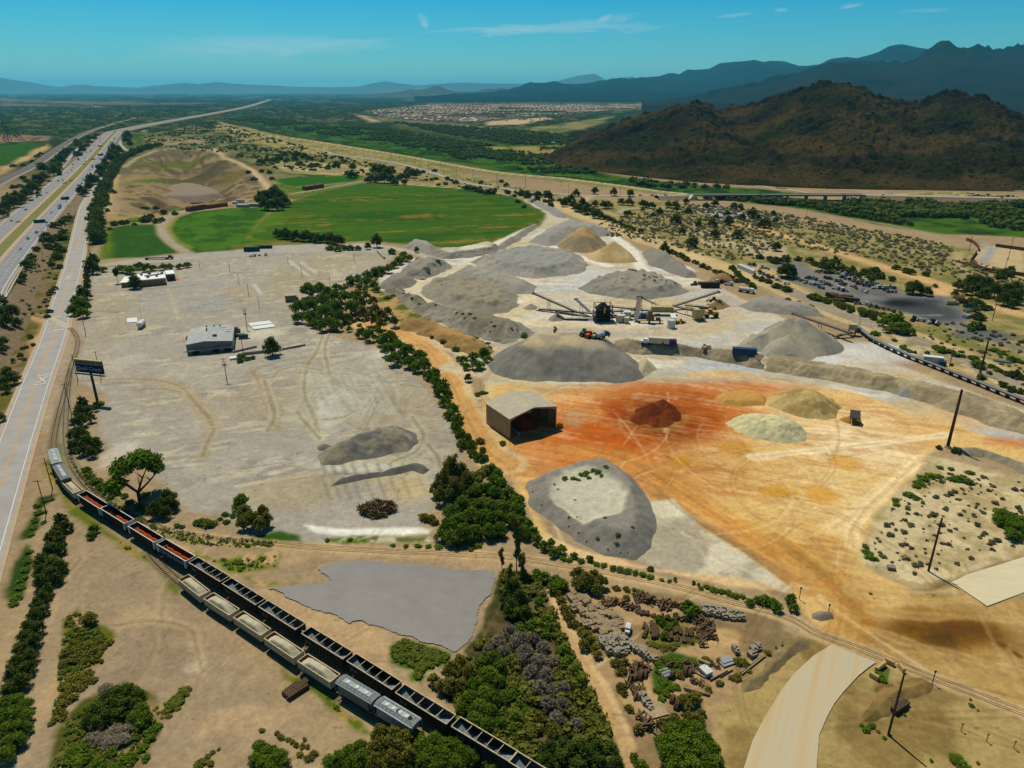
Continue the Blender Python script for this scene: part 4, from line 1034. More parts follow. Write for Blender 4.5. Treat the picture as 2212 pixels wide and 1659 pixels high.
heap('gravel_heap','broad pale sand and gravel heap beneath the conveyor by the track','gravel heap',Vp('1582 752 1598 768 1660 778 1740 786 1795 789 1840 778 1846 760 1800 728 1740 700 1700 690 1655 706 1610 730'),15,S(170,160,140),S(146,140,130),seed=9,slope=.66,gully=1.0,top=.4,mscale=16,res=150,peaks=[(at(1662,728).x,at(1662,728).y,15),(at(1690,735).x,at(1690,735).y,15),(at(1725,740).x,at(1725,740).y,14),(at(1640,742).x,at(1640,742).y,9),(at(1700,760).x,at(1700,760).y,9)])
heap('gravel_heap','small grey cone at the foot of the broad sand heap by the blue container','gravel heap',Vp('1655 778 1700 788 1745 782 1730 768 1690 768'),5,S(142,138,132),seed=10,res=50)
heap('gravel_heap','low grey mound behind the broad sand heap near the scrap machines','gravel heap',tl(3,1,'-40 410 40 450 240 470 520 490 640 500 560 430 380 400 160 360 50 365'),4.5,S(152,146,136),seed=11,res=80)
_a,_b = at(1252,535),at(1320,560)
heap('sand_heap','tan heap with a sharp brown cone, left of a pair above the quarry','sand heap',tl(2,0,'370 1345 450 1385 600 1440 720 1420 800 1330 760 1270 640 1240 520 1270'),17,S(192,158,104),S(150,134,108),seed=12,slope=.64,peaks=[(tp(2,0,590,1345).x,tp(2,0,590,1345).y,17)],gully=1.2,res=90)
heap('sand_heap','tan heap with paler streaks, right of a pair above the quarry','sand heap',tl(2,0,'600 1440 700 1480 780 1500 950 1520 1020 1440 960 1360 860 1330 720 1360'),17,S(190,160,110),S(206,180,136),seed=13,slope=.64,peaks=[(tp(2,0,830,1420).x,tp(2,0,830,1420).y,17)],gully=1.2,res=90)
heap('gravel_heap','furthest grey terrace heap behind the two tan cones','gravel heap',tl(2,0,'160 1310 300 1345 420 1340 560 1280 760 1270 860 1250 760 1215 640 1190 480 1150 330 1200'),7,S(158,152,144),seed=14,top=.1,slope=.5,res=90,dumps=0.9)
heap('gravel_heap','grey heap beside the white ramp road, right of the tan cones','gravel heap',tl(2,0,'1050 1400 1110 1500 1250 1540 1400 1600 1530 1600 1400 1500 1250 1420 1130 1370'),9,S(140,134,126),seed=15,res=80)
heap('gravel_heap','low slag ridge along the far rim of the quarry by the field','gravel heap',tl(2,0,'140 985 200 1010 290 1060 380 1110 450 1125 480 1110 400 1070 300 1020 220 980'),4,S(150,146,142),seed=16,gully=1.2,rough_=1,res=80)
heap('gravel_heap','largest grey terrace heap at the centre of the upper quarry','gravel heap',Vp('1016 566 1040 580 1090 592 1150 602 1200 598 1258 588 1272 572 1250 552 1190 541 1130 539 1070 549'),5.5,S(154,149,141),S(168,160,148),seed=17,top=.1,slope=.5,gully=.8,band=S(150,148,144),res=130,dumps=0.9)
heap('gravel_heap','long grey heap between two haul lanes in the upper quarry','gravel heap',Vp('978 590 1010 606 1060 622 1110 636 1150 634 1158 618 1120 602 1060 588 1010 580'),4,S(158,152,142),seed=18,top=.1,slope=.55,res=110,dumps=0.9)
heap('gravel_heap','flat grey heap with white boulders on top ringed by a haul lane','gravel heap',tl(1,1,'1325 300 1370 350 1500 405 1700 455 1880 475 2010 460 2095 400 2080 330 1950 270 1750 215 1560 195 1420 220 1340 260'),4.5,S(152,143,128),seed=19,top=.1,slope=.55,gully=.9,res=130,band=S(150,140,120),strata=.1,dumps=1.3)
heap('gravel_heap','wide grey heap dotted with shrubs behind the crushing plant','gravel heap',tl(2,1,'550 275 650 310 800 335 960 355 1120 360 1300 340 1435 300 1380 250 1240 200 1100 165 950 155 780 180 640 220'),4.8,S(150,143,132),seed=20,top=.1,slope=.55,gully=.8,res=130,strata=.12,dumps=1.3)
heap('gravel_heap','lumpy grey heaps nearest the ditch trees in the upper quarry','gravel heap',tl(1,1,'990 265 1060 290 1140 280 1240 265 1290 215 1200 180 1100 180 1010 220'),5,S(140,134,124),seed=21,top=.1,res=90,peaks=None)
heap('gravel_heap','rough grey heap where the farm lane meets the quarry','gravel heap',tl(1,1,'1160 150 1200 185 1330 200 1460 160 1575 115 1540 80 1400 70 1270 70 1190 110'),6,S(152,144,132),seed=22,gully=1.2,rough_=.7,res=90,dumps=0.9)
heap('gravel_heap','grey bank at the south corner of the green field','gravel heap',tl(1,0,'1195 1350 1260 1375 1360 1410 1420 1420 1470 1370 1420 1340 1300 1315 1230 1320'),5,S(158,150,140),seed=23,res=70)
heap('gravel_heap','long grey bank along the field edge with a white crest lane','gravel heap',tl(1,0,'1390 1410 1480 1440 1560 1450 1740 1430 1900 1400 1960 1360 1880 1330 1780 1340 1600 1385 1480 1385'),4.5,S(150,142,132),seed=24,gully=1.2,res=100,band=S(214,206,184))
heap('gravel_heap','grey bank at the east corner of the green field','gravel heap',tl(1,0,'1900 1370 1980 1370 2080 1310 2150 1260 2260 1190 2200 1180 2060 1265 1960 1320'),4,S(152,145,136),seed=25,gully=1,res=80)
heap('earth_bank','long eroded grey bank with gullies below the upper quarry','bank',tl(1,1,'1040 290 1090 330 1200 390 1330 470 1440 535 1580 590 1720 640 1860 690 1980 705 2080 690 2220 620 2150 575 2000 540 1840 500 1650 460 1450 415 1300 350 1200 300 1120 270'),7,S(152,145,132),S(132,124,108),seed=26,slope=.6,gully=1.5,rough_=.5,res=190,mscale=8)
heap('earth_bank','tan dirt bank above the orange lane','bank',tl(1,1,'1150 590 1250 610 1400 670 1540 740 1700 790 1840 820 1900 770 1800 700 1650 630 1450 560 1300 520 1180 500'),4,S(176,140,90),S(150,120,76),seed=27,gully=1.4,res=120)
for nm,lb,up,dn,sd in (('gravel_berm','rough grey berm with parked machines along its top below the plant',[(840,690),(1020,712),(1200,735),(1560,772),(1800,792),(2030,806)],[(850,745),(990,790),(1300,802),(1530,822),(1760,862),(2010,905)],28),):
 heap(nm,lb,'berm',tl(2,1,up) + tl(2,1,dn[::-1]),4.5,S(160,146,120),S(140,128,106),seed=sd,gully=1.0,rough_=.6,res=170,slope=.8)
heap('gravel_berm','long sandy berm between the ochre yard and the overland conveyor','berm',tl(3,1,'150 825 400 850 600 885 900 935 1100 985 1400 1045 1700 1115 1950 1190 2300 1310 2300 1450 2000 1370 1800 1310 1500 1200 1150 1090 800 1025 400 965 160 915'),4.2,S(172,156,124),S(150,136,108),seed=29,gully=1.0,rough_=.6,res=190,slope=.75)
heap('gravel_heap','small neat grey gravel cone against the sandy berm','gravel heap',tl(3,1,'1168 1085 1220 1125 1330 1140 1390 1110 1330 1070 1240 1065'),4,S(142,140,136),seed=30,res=60,gully=.3)
heap('sand_heap','olive tan heap behind the cream heap in the ochre yard','sand heap',tl(3,1,'165 1200 300 1240 480 1290 620 1318 720 1305 772 1215 700 1150 560 1110 380 1090 240 1110 180 1140'),6.5,S(196,168,112),S(164,138,88),seed=31,gully=.7,res=120,mscale=6)
heap('sand_heap','cream white crushed stone heap in the ochre yard','sand heap',Vp('1572 913 1590 930 1630 946 1690 958 1738 952 1750 935 1720 915 1670 903 1620 898 1588 902'),4.5,S(216,204,158),S(198,190,150),seed=32,gully=.6,rough_=.6,res=110,mscale=4)
heap('sand_heap','low flat tan disc of sand behind the olive heap','sand heap',tl(2,1,'1640 1150 1700 1190 1850 1205 2030 1195 2050 1140 1980 1090 1850 1080 1700 1100'),1.5,S(196,148,80),seed=33,res=60,gully=.3)
_rc = [(tp(2,1,x_,y_).x,tp(2,1,x_,y_).y,h_) for x_,y_,h_ in ((1045,1315,3.8),(1205,1345,3.8),(1300,1285,3.4),(1130,1250,4.2),(1220,1220,4.0),(1260,1240,3.0))]
heap('ore_heap','dark rust red ore heap of overlapping dumped cones in the ochre yard','ore heap',tl(2,1,'950 1260 965 1320 1010 1350 1100 1350 1160 1375 1250 1375 1310 1340 1370 1310 1360 1240 1300 1180 1200 1160 1080 1200'),4.6,S(136,72,22),S(112,54,16),seed=34,peaks=_rc,gully=.15,rough_=.2,res=110)
heap('gravel_heap','small grey cone under the low left conveyor of the crushing plant','gravel heap',tl(2,1,'315 520 350 532 420 530 462 522 440 495 380 478 335 495'),9,S(150,142,126),seed=35,peaks=[(tp(2,1,385,512).x,tp(2,1,385,512).y,8.0)],res=50,gully=.2)
heap('gravel_heap','little grey mound under the tall left conveyor head','gravel heap',tl(2,1,'120 432 160 442 220 440 235 420 190 408 140 415'),3,S(158,152,142),seed=36,res=30,gully=.2)
heap('sand_heap','brown cone under the right stacking conveyor','sand heap',tl(2,1,'1560 440 1640 446 1720 436 1775 415 1730 385 1660 372 1600 395'),9,S(158,132,90),seed=37,peaks=[(tp(2,1,1665,412).x,tp(2,1,1665,412).y,7.5)],res=60,gully=.3)
heap('gravel_berm','low grey gravel berm beside the tall steel pole base','berm',tl(3,2,'1640 165 1720 185 1900 200 2050 260 2200 330 2300 360 2300 300 2150 240 1950 170 1800 130 1700 130'),2,S(146,134,112),seed=38,gully=.8,res=100)
heap('earth_bank','curved grey dirt bank at the mouth of the salvage yard','bank',tl(3,3,'-20 1080 120 1010 260 860 400 740 510 700 500 650 430 610 350 660 280 760 130 890 -20 960'),2.4,S(158,140,108),S(130,112,80),seed=39,gully=1.0,res=100)
heap('earth_bank','weedy dirt bank around the foot of the leaning utility pole','bank',tl(3,3,'930 1280 1010 1290 1180 1180 1320 1110 1480 1060 1500 990 1400 950 1250 985 1120 1030 1000 1150'),2,S(140,114,70),S(112,94,56),seed=40,gully=1.0,res=90)
heap('earth_bank','low grey dirt mound by the marker post at the track end','bank',tl(3,3,'540 470 600 490 690 470 680 430 600 420 550 440'),1.5,S(140,130,110),seed=41,res=40)
heap('earth_bank','brown reclaimed spoil bank inside the old pit','bank',tl(0,0,'1190 985 1400 978 1600 968 1790 945 1750 900 1600 860 1450 850 1300 880',-14),8,S(146,128,112),seed=42,res=90).location.z = -18
heap('earth_bank','brown dirt pile beside the scrap machines at the track','bank',tl(2,1,'1590 215 1680 235 1780 225 1790 190 1700 170 1620 180'),4,S(150,116,84),seed=43,res=40)
# ------------------------------------------------------------------ trees and shrubs
def leaf_mat(name,c1,c2,trans=.22):
 m = bpy.data.materials.new(name); m.use_nodes = True
 nt = m.node_tree; N,L = nt.nodes,nt.links; b = N['Principled BSDF']
 b.inputs['Roughness'].default_value = .8; b.inputs['Specular IOR Level'].default_value = .03
 at_ = N.new('ShaderNodeAttribute'); at_.attribute_name = 'Col'
 oi = N.new('ShaderNodeObjectInfo')
 mx = N.new('ShaderNodeMixRGB'); mx.inputs[1].default_value = (*c1,1); mx.inputs[2].default_value = (*c2,1)
 ad = N.new('ShaderNodeMath'); ad.operation = 'MULTIPLY_ADD'; ad.inputs[1].default_value = .45; ad.use_clamp = True
 sp = N.new('ShaderNodeSeparateColor'); L.new(at_.outputs['Color'],sp.inputs[0])
 mu = N.new('ShaderNodeMath'); mu.operation = 'MULTIPLY'; mu.inputs[1].default_value = .6
 L.new(sp.outputs[0],mu.inputs[0]); L.new(oi.outputs['Random'],ad.inputs[0]); L.new(mu.outputs[0],ad.inputs[2])
 L.new(ad.outputs[0],mx.inputs[0])
 L.new(mx.outputs[0],b.inputs['Base Color'])
 tr = N.new('ShaderNodeBsdfTranslucent'); L.new(mx.outputs[0],tr.inputs[0])
 ms = N.new('ShaderNodeMixShader'); ms.inputs[0].default_value = trans
 L.new(b.outputs[0],ms.inputs[1]); L.new(tr.outputs[0],ms.inputs[2]); L.new(ms.outputs[0],N['Material Output'].inputs[0])
 return m
LM = {'green': leaf_mat('mesquite_leaf',(.066,.12,.007),(.15,.215,.016)),
  'olive': leaf_mat('olive_leaf',(.115,.11,.014),(.22,.195,.028)),
  'dark': leaf_mat('dark_leaf',(.045,.07,.009),(.10,.13,.018)),
  'scrub': leaf_mat('creosote_leaf',(.11,.105,.05),(.24,.215,.11)),
  'grey': leaf_mat('bare_twig',(.15,.115,.075),(.27,.22,.15),.0),
  'under': leaf_mat('thicket_leaf',(.04,.055,.008),(.16,.16,.022)),
  'grass': leaf_mat('grass_blade',(.07,.11,.008),(.17,.18,.03)),
  'reed': leaf_mat('river_leaf',(.045,.068,.014),(.095,.125,.024))}
BARK = mat('bark',S(96,80,62),var=.3,scale=4)
BARKG = mat('grey_bark',S(140,128,110),var=.3,scale=4)
def crown_mesh(name,m,lobes,n,leaf,seed,flat=1.0,inner=.25,long=1.4):
 """leaf clumps spread through a set of ellipsoidal lobes (unit-sized plant)"""
 r = np.random.default_rng(seed)
 C = []; A = []
 per = [max(1,int(n * (l[3] ** 2) / sum(q[3] ** 2 for q in lobes))) for l in lobes]
 for (lx,ly,lz,lr),k in zip(lobes,per):
  d = r.normal(size=(k,3)); d /= np.linalg.norm(d,axis=1)[:,None]
  rad = lr * (inner + (1 - inner) * r.random(k) ** .45) * (1 + .22 * r.normal(size=k).clip(-1.5,1.5))
  p = d * rad[:,None]; p[:,2] *= flat
  C.append(p + [lx,ly,lz]); A.append(d)
 C = np.concatenate(C); A = np.concatenate(A)
 k = C[:,2] > .01; C,A = C[k],A[k]
 n = len(C)
 nrm = A * .7 + r.normal(size=(n,3)) * .6; nrm /= np.linalg.norm(nrm,axis=1)[:,None]
 t = np.cross(nrm,r.normal(size=(n,3))); t /= np.linalg.norm(t,axis=1)[:,None]
 b = np.cross(nrm,t)
 s = leaf * (.6 + .9 * r.random((n,1)))
 q = np.stack([C - t * s * long / 2,C - b * s * .42,C + t * s * long / 2,C + b * s * .42],1)
 q[:,1] += nrm * s * .12; q[:,3] += nrm * s * .12
 cl = r.random(n) * .55 + .45 * vnoise(C[:,0] * 5 + C[:,2] * 4,C[:,1] * 5 - C[:,2] * 3,seed)
 cols = np.repeat(np.stack([cl,cl,cl],1),4,0)
 return np_mesh(name,q.reshape(-1,3),np.arange(n * 4).reshape(n,4),m,cols)
def trunk_mesh(name,m,h,spread,r0,seed,n=4,lean=.0,low=.25):
 r = random.Random(seed); mb = MB()
 fork = Vector((lean * .5,0,h * low)); mb.cyl((0,0,-.04),fork,r0,r0 * .8,7)
 for k in range(n):
  a = 2 * math.pi * (k + r.random() * .6) / n; R_ = spread * (.5 + .5 * r.random())
  mid = fork + Vector((math.cos(a) * R_ * .45 + lean,math.sin(a) * R_ * .45,h * .28))
  end = mid + Vector((math.cos(a) * R_ * .5,math.sin(a) * R_ * .5,h * (.2 + .2 * r.random())))
  mb.cyl(fork,mid,r0 * .62,r0 * .42,5); mb.cyl(mid,end,r0 * .42,r0 * .12,5)
  for _ in range(2):
   e2 = mid + Vector((r.uniform(-.2,.2),r.uniform(-.2,.2),r.uniform(.08,.25))) * h
   mb.cyl(mid,e2,r0 * .28,r0 * .08,4)
 return mb.mesh(name,m)
def lobes_round(seed,n=9,h=.8,w=.5,lo=.25,size=(.16,.28)):
 r = random.Random(seed); L = []
 for k in range(n):
  a = 2.4 * k + r.random() * .7; q = math.sqrt((k + .5) / n)
  rad = w * q * .72
  s = r.uniform(*size)
  zt = lo + (h - lo) * (1 - q * q * .75) * r.uniform(.75,1.05)
  L.append((math.cos(a) * rad,math.sin(a) * rad,max(zt - s * .5,s * .8),s))
 return L
PROTO = {}
def proto(kind,k,detail):
 if kind in ('roadside_tree','field_tree'): kind = 'dark_tree'
 key = (kind,k,detail)
 if key in PROTO: return PROTO[key]
 N_ = {3: 5200,2: 2200,1: 520,0: 130}[detail]; lf = {3: .034,2: .055,1: .105,0: .2}[detail]
 sd = 100 * k + len(kind) * 7 + detail
 tr = None
 if kind == 'mesquite_tree': c = crown_mesh('crown',LM['green'],lobes_round(sd,13,.82,.5,.22,(.13,.22)),N_,lf,sd,.85); tr = trunk_mesh('trunk',BARK,.8,.4,.03,sd)
 elif kind == 'olive_tree': c = crown_mesh('crown',LM['olive'],lobes_round(sd,14,.95,.48,.25,(.11,.19)),N_,lf,sd,.9); tr = trunk_mesh('trunk',BARK,.85,.35,.03,sd)
 elif kind == 'dark_tree': c = crown_mesh('crown',LM['dark'],lobes_round(sd,12,.95,.46,.2,(.14,.22)),N_,lf,sd,.9); tr = trunk_mesh('trunk',BARK,.8,.35,.03,sd)
 elif kind == 'tall_tree':
  r = random.Random(sd); lb = [(r.uniform(-.13,.13),r.uniform(-.13,.13),.25 + .72 * q / 13,r.uniform(.06,.12)) for q in range(14)]
  c = crown_mesh('crown',LM['olive'],lb,N_,lf * .7,sd,.9,.3); tr = trunk_mesh('trunk',BARK,1.0,.22,.02,sd,5,low=.4)
 elif kind == 'spreading_tree':
  lb = [(-.30,0,.46,.13),(-.14,.05,.60,.15),(.05,-.05,.66,.17),(.2,.05,.62,.15),(.34,0,.50,.13),(.28,-.12,.42,.1),(0,.16,.58,.14),(-.36,.05,.40,.1),(.38,.06,.36,.09)]
  c = crown_mesh('crown',LM['green'],lb,N_,lf,sd,.6,.2); tr = trunk_mesh('trunk',BARK,.62,.42,.03,sd,5,low=.22)
 elif kind == 'palm_tree':
  c = crown_mesh('crown',LM['dark'],[(0,0,.82,.18)],N_ // 2,lf * 1.6,sd,.7,.1,3.0); tr = MB().cyl((0,0,0),(0,0,.8),.03,.022,7).mesh('trunk',BARK)
 elif kind == 'green_bush': c = crown_mesh('foliage',LM['green'],lobes_round(sd,9,.55,.5,.1,(.14,.24)),N_,lf,sd,.8)
 elif kind == 'olive_bush': c = crown_mesh('foliage',LM['olive'],lobes_round(sd,9,.5,.5,.1,(.14,.24)),N_,lf,sd,.8)
 elif kind == 'dark_bush': c = crown_mesh('foliage',LM['dark'],lobes_round(sd,9,.6,.5,.1,(.14,.24)),N_,lf,sd,.85)
 elif kind == 'desert_shrub': c = crown_mesh('foliage',LM['scrub'],lobes_round(sd,5,.55,.5,.1,(.18,.28)),N_,lf,sd,.8)
 elif kind == 'grey_brush': c = crown_mesh('foliage',LM['grey'],lobes_round(sd,12,.6,.5,.1,(.12,.22)),N_,lf * .55,sd,.8,.05,4.5); tr = trunk_mesh('trunk',BARKG,.55,.7,.014,sd,7,low=.12)
 PROTO[key] = (c,tr)
 return PROTO[key]
COUNT = {}
def plant(kind,p,w,label,cat,group=None,hs=1.0,detail=None):
 """one plant: crown diameter w metres, standing at p"""
 p = Vector((p.x,p.y,p.z + bank_z(p.x,p.y)))
 px = w * FOC / depth(p) * (1024 / 2212)
 if detail is None: detail = 3 if px > 34 else 2 if px > 16 else 1 if px > 5 else 0
 n = COUNT[kind] = COUNT.get(kind,0) + 1
 c,tr = proto(kind,n % (3 if detail >= 2 else 4),detail)
 ph = rnd.random() * 6.28; s = (w * rnd.uniform(.92,1.08),w * rnd.uniform(.92,1.08),w * hs * rnd.uniform(.9,1.1))
 if tr is not None and px > 7:
  o = thing(kind,label,cat,p,ph,group); o.scale = s
  link('crown',c,o); link('trunk',tr,o)
 else:
  o = tag(link(kind,c,None,p,ph),label,cat,group); o.scale = s
 return o
def spots(c,r,L,kind,label,hs=1.0,zf=.42):
 """plants whose crowns show at the given places; third number is the crown's width there"""
 L = nums(L,3); cat = 'tree' if kind.endswith('tree') else 'brush' if kind.endswith('brush') else 'bush'
 group = label.split('%s ')[1] + ' row' if '%s' in label else None
 for q in L:
  x,y,w = q[:3]
  u,v = V(c,r,x,y)
  p = at(u,v); m = w * 1.2 * .2728 * depth(p) / FOC
  p = at(u,v,m * zf); p.z = 0
  lb = label
  if len(L) <= 20 and '%' in label: lb = label % ORD[L.index(q)]
  plant(kind,p,m,lb.replace('%s ',''),cat,group,hs)
# ditch line of trees, from its north end
spots(1,1,'755 590 50 850 620 85 910 640 100 985 610 75 1010 680 90 1080 660 110 1060 760 105 1140 720 110 1110 830 105 1210 760 120 1230 850 110 1310 800 115 1350 880 105 1280 900 80','mesquite_tree','%s green mesquite tree along the ditch beside the orange lane, counted from its far end')
spots(1,1,'1380 950 90 1430 920 80 1440 1000 95 1500 1020 85 1480 1080 95 1540 1100 70 1510 1160 85 1570 1200 80 1550 1260 85 1610 1290 95 1600 1360 85 1640 1410 90 1690 1440 70 1650 1490 80 1720 1500 80 1740 1570 75 1790 1600 75','green_bush','%s bush down the ditch between pale lot and orange lane, counted towards the shed',1.25)
spots(1,2,'1790 60 60 1810 130 55 1830 190 55 1640 140 30 1600 180 25 1700 150 35','olive_bush','%s dark bush at the near end of the ditch, before the tall grove',1.2)
# grove at the ditch head
spots(1,1,'430 280 125 520 270 100 350 420 115 350 500 90 440 400 110 450 490 120 540 360 110 560 450 120 600 540 120 540 570 90 650 420 110 680 500 100 640 330 95 720 340 90 770 420 110 740 500 80 810 330 100 660 570 80 480 540 80 580 300 80','mesquite_tree','%s bushy green tree of the dense grove by the small hut')
spots(1,1,'850 400 90 860 470 90 940 380 80 960 440 80 930 520 95 1000 500 90 1060 470 80 1110 540 80 1000 560 80 890 340 60','olive_tree','%s brownish tree on the east side of the hut grove')
spots(1,1,'650 250 60 760 195 80 820 180 60 830 250 60 900 210 80 950 240 80 890 150 70 960 130 80 1000 110 70 1060 110 80 1110 75 70 1150 40 80 1200 20 70 970 270 60 880 270 45','mesquite_tree','%s tree of the green strip running up from the hut grove to the field',.8)
spots(1,0,'600 1345 60 660 1355 60 720 1350 50 820 1350 50 760 1345 60 1090 1375 60 1180 1400 60 1150 1440 60 1230 1420 50 1300 1440 40','green_bush','%s low bush along the bend of the farm lane')
spots(1,0,'970 1310 85 900 1345 50 1290 1375 40','dark_tree','%s dark tree standing at the lane between field and quarry')
spots(1,1,'1660 830 80 1680 880 70 1740 800 90 1760 870 90 1820 770 80 1850 820 70 1800 870 70 1860 740 50 1620 820 50','mesquite_tree','%s tree of the clump between orange lane and big dark heap',.8)
spots(1,1,'1600 735 60 1500 680 55 1410 650 35 1740 600 50','olive_bush','%s brown bush on the tan bank above the orange lane')
spots(1,1,'1695 980 62','dark_tree','lone round dark tree beside the orange lane above the shed')
spots(1,1,'1770 1095 50 1810 1085 45 1840 1090 30 1970 1480 55','green_bush','%s low green bush near the back of the open shed',.7)
spots(2,1,'410 1345 50','olive_bush','yellow green bush at the right corner post of the open shed')
# tall green thicket by the crossing of ditch and track
spots(1,2,'1560 330 150 1500 430 140 1640 340 120 1590 470 150 1470 520 110 1690 400 110 1430 480 80','olive_tree','%s dark olive tree of the tall clump at the lot corner by the ditch end',1.25)
spots(1,2,'1880 290 90 1930 330 90 1890 380 100 1960 400 90 1900 470 110 2010 470 100 2070 540 100 2100 610 90 1830 450 100 1750 470 110','mesquite_tree','%s tree of the green row between ditch end and ochre yard')
spots(1,2,'1560 630 130 1650 580 130 1620 700 140 1720 660 140 1780 590 130 1820 690 150 1880 600 130 1930 690 130 1530 740 120 1570 830 130 1660 810 140 1750 790 130 1860 790 120 1980 600 110 2040 690 120 1480 820 90 1950 780 110 2100 720 110 2150 790 110 2060 620 100','mesquite_tree','%s bright green tree of the big thicket by the railway spur',1.05)
spots(1,2,'1350 660 80 1400 670 80 1430 700 60','olive_bush','%s olive bush at the left edge of the green thicket')
spots(1,2,'1720 900 60 1600 900 60 1460 890 60 1380 890 50 1300 885 50 1200 890 40 1100 885 40 760 840 40 580 845 40 1780 880 60','green_bush','%s low weed clump on the far side of the spur below the white bank',.5)
spots(2,2,'50 510 80 100 540 70 60 590 80 110 640 60 150 720 90 130 800 90 200 790 80 230 850 80 290 900 80 340 880 70 360 950 80 420 930 80','mesquite_tree','%s tree of the green edge between thicket and plateau heap')
spots(2,2,'525 970 60 650 995 60 1130 1075 45 1325 1165 32 1470 1190 30 1510 1205 25','green_bush','%s round bush along the spur below the plateau heap',1.2)
spots(2,2,'440 985 60 490 1000 50 580 1005 55 700 1030 55 760 1040 55 830 1060 60 890 1070 60 950 1085 60 1010 1100 55 1070 1115 55 1130 1130 55 1220 1160 35 1280 1170 35','green_bush','%s low bush in the hedge line following the spur',.6)
spots(2,2,'1580 1215 50 1630 1230 60 1690 1245 60 1750 1260 60 1810 1280 60 1860 1290 50 1530 1225 45','green_bush','%s bush of the dense low hedge before the haul track crossing',.6)
spots(2,2,'1920 1340 70 1980 1320 70 2040 1320 90 2100 1340 90 2130 1380 90','mesquite_tree','%s small tree of the cluster at the end of the low hedge',.8)
spots(3,2,'370 1320 75 390 1390 70','mesquite_tree','%s upright small tree beside the marker post near the crossing',1.1)
spots(2,2,'230 1110 90 290 1140 100 380 1160 90 420 1190 110 350 1230 90','mesquite_tree','%s tree between the spur and the salvage yard, left group',.8)
spots(2,2,'560 1120 130 620 1180 150 680 1140 110 740 1190 110 550 1210 110 700 1240 100','olive_tree','%s hazy grey green tree above the salvage yard',.85)
spots(2,2,'860 1220 60 940 1230 60 1040 1260 60 1000 1240 40 1230 1330 50 1330 1350 60 1630 1390 45 940 1300 60 840 1320 60','olive_bush','%s dry bush on the upper edge of the salvage yard',.8)
spots(2,2,'1430 1370 90 1480 1410 90 1440 1440 80','mesquite_tree','%s green tree in front of the pale block rows of the salvage yard')
# tall thin trees
spots(1,2,'2080 950 190','tall_tree','tallest thin straggly tree rising over the railway spur',1.9,.75)
spots(1,2,'2120 1100 130 1960 1020 90 2020 1150 100','tall_tree','%s thin brown tree beside the tallest straggly tree',1.5,.6)
spots(1,3,'2050 240 130 2110 330 130 2040 400 120 2150 440 110 1990 330 100','dark_tree','%s deep green tree between grey sheet and river thicket',1.1)
# river thicket lower centre
spots(1,3,'1560 900 150 1630 820 120 1700 900 130 1560 1000 140 1480 1010 110 1640 1000 130 1420 960 90','olive_tree','%s dark brown-green tree at the left edge of the river thicket',.9)
spots(1,3,'1800 830 130 1880 800 130 1950 860 130 1850 920 150 1750 1000 130 1930 980 120 1820 1060 140 1900 1110 140 1700 1110 130 1780 1170 140 1660 1190 110 1870 1210 130 1740 1270 140 1840 1310 130 1950 1300 110 2020 1080 110 2060 1250 100','mesquite_tree','%s leafy green tree of the river thicket right of the black hoppers')
spots(2,3,'80 640 130 190 620 130 280 680 120 130 770 130 240 790 130 350 790 110 180 880 130 300 900 130 250 1000 130 350 1030 120 440 1000 110 320 1130 130 430 1130 120 390 1240 120 550 1290 110','grey_brush','%s bare grey brush in the river thicket, counted towards the camera')
spots(1,3,'2030 560 120 2100 620 150 1930 640 120 2150 720 150 1980 720 110 1860 700 90','grey_brush','%s bare brush between grey sheet and river thicket')
spots(2,3,'310 470 90 330 540 80 300 600 70 440 720 100 470 800 100 530 880 90 560 960 80 240 340 90 100 330 110 60 430 110 160 450 90 200 520 90 90 540 90','mesquite_tree','%s green tree on the yard side of the river thicket',.9)
spots(2,3,'620 1060 90 680 1160 100 720 1250 90 250 1240 120 180 1320 120 560 1060 90 640 1300 90 780 1360 70 350 1330 120','olive_bush','%s dry bush in the lower river thicket')
spots(2,3,'330 1500 140 420 1560 150 520 1500 150 620 1540 150 560 1620 150 700 1480 120 300 1600 130 720 1600 130 820 1500 110 860 1600 110 440 1450 110','dark_tree','%s glossy dark tree at the bottom edge beside the dirt footpath',.8)
spots(2,3,'1000 1560 80 1060 1620 90 30 1230 100 60 1330 110 90 1150 80 60 1050 90 140 1200 80','green_bush','%s green bush low in the river thicket')
# big tree clump, lower right of centre
spots(2,3,'1300 1360 160 1390 1330 150 1480 1350 160 1330 1450 180 1440 1440 180 1550 1430 150 1270 1530 170 1400 1540 180 1520 1530 170 1610 1500 150 1330 1620 170 1460 1630 170 1580 1610 160 1220 1440 120 1640 1600 120','mesquite_tree','%s tree of the big green clump below the salvage yard',.9)
spots(2,3,'1240 1290 100 1320 1260 110 1420 1240 100 1500 1250 110 1540 1210 70','olive_bush','%s brownish bush behind the big green clump')
spots(2,3,'1390 1120 110 1460 1100 110 1430 1170 90 1500 1080 70','olive_tree','%s dark bush beside the curved timber bundles',.7)
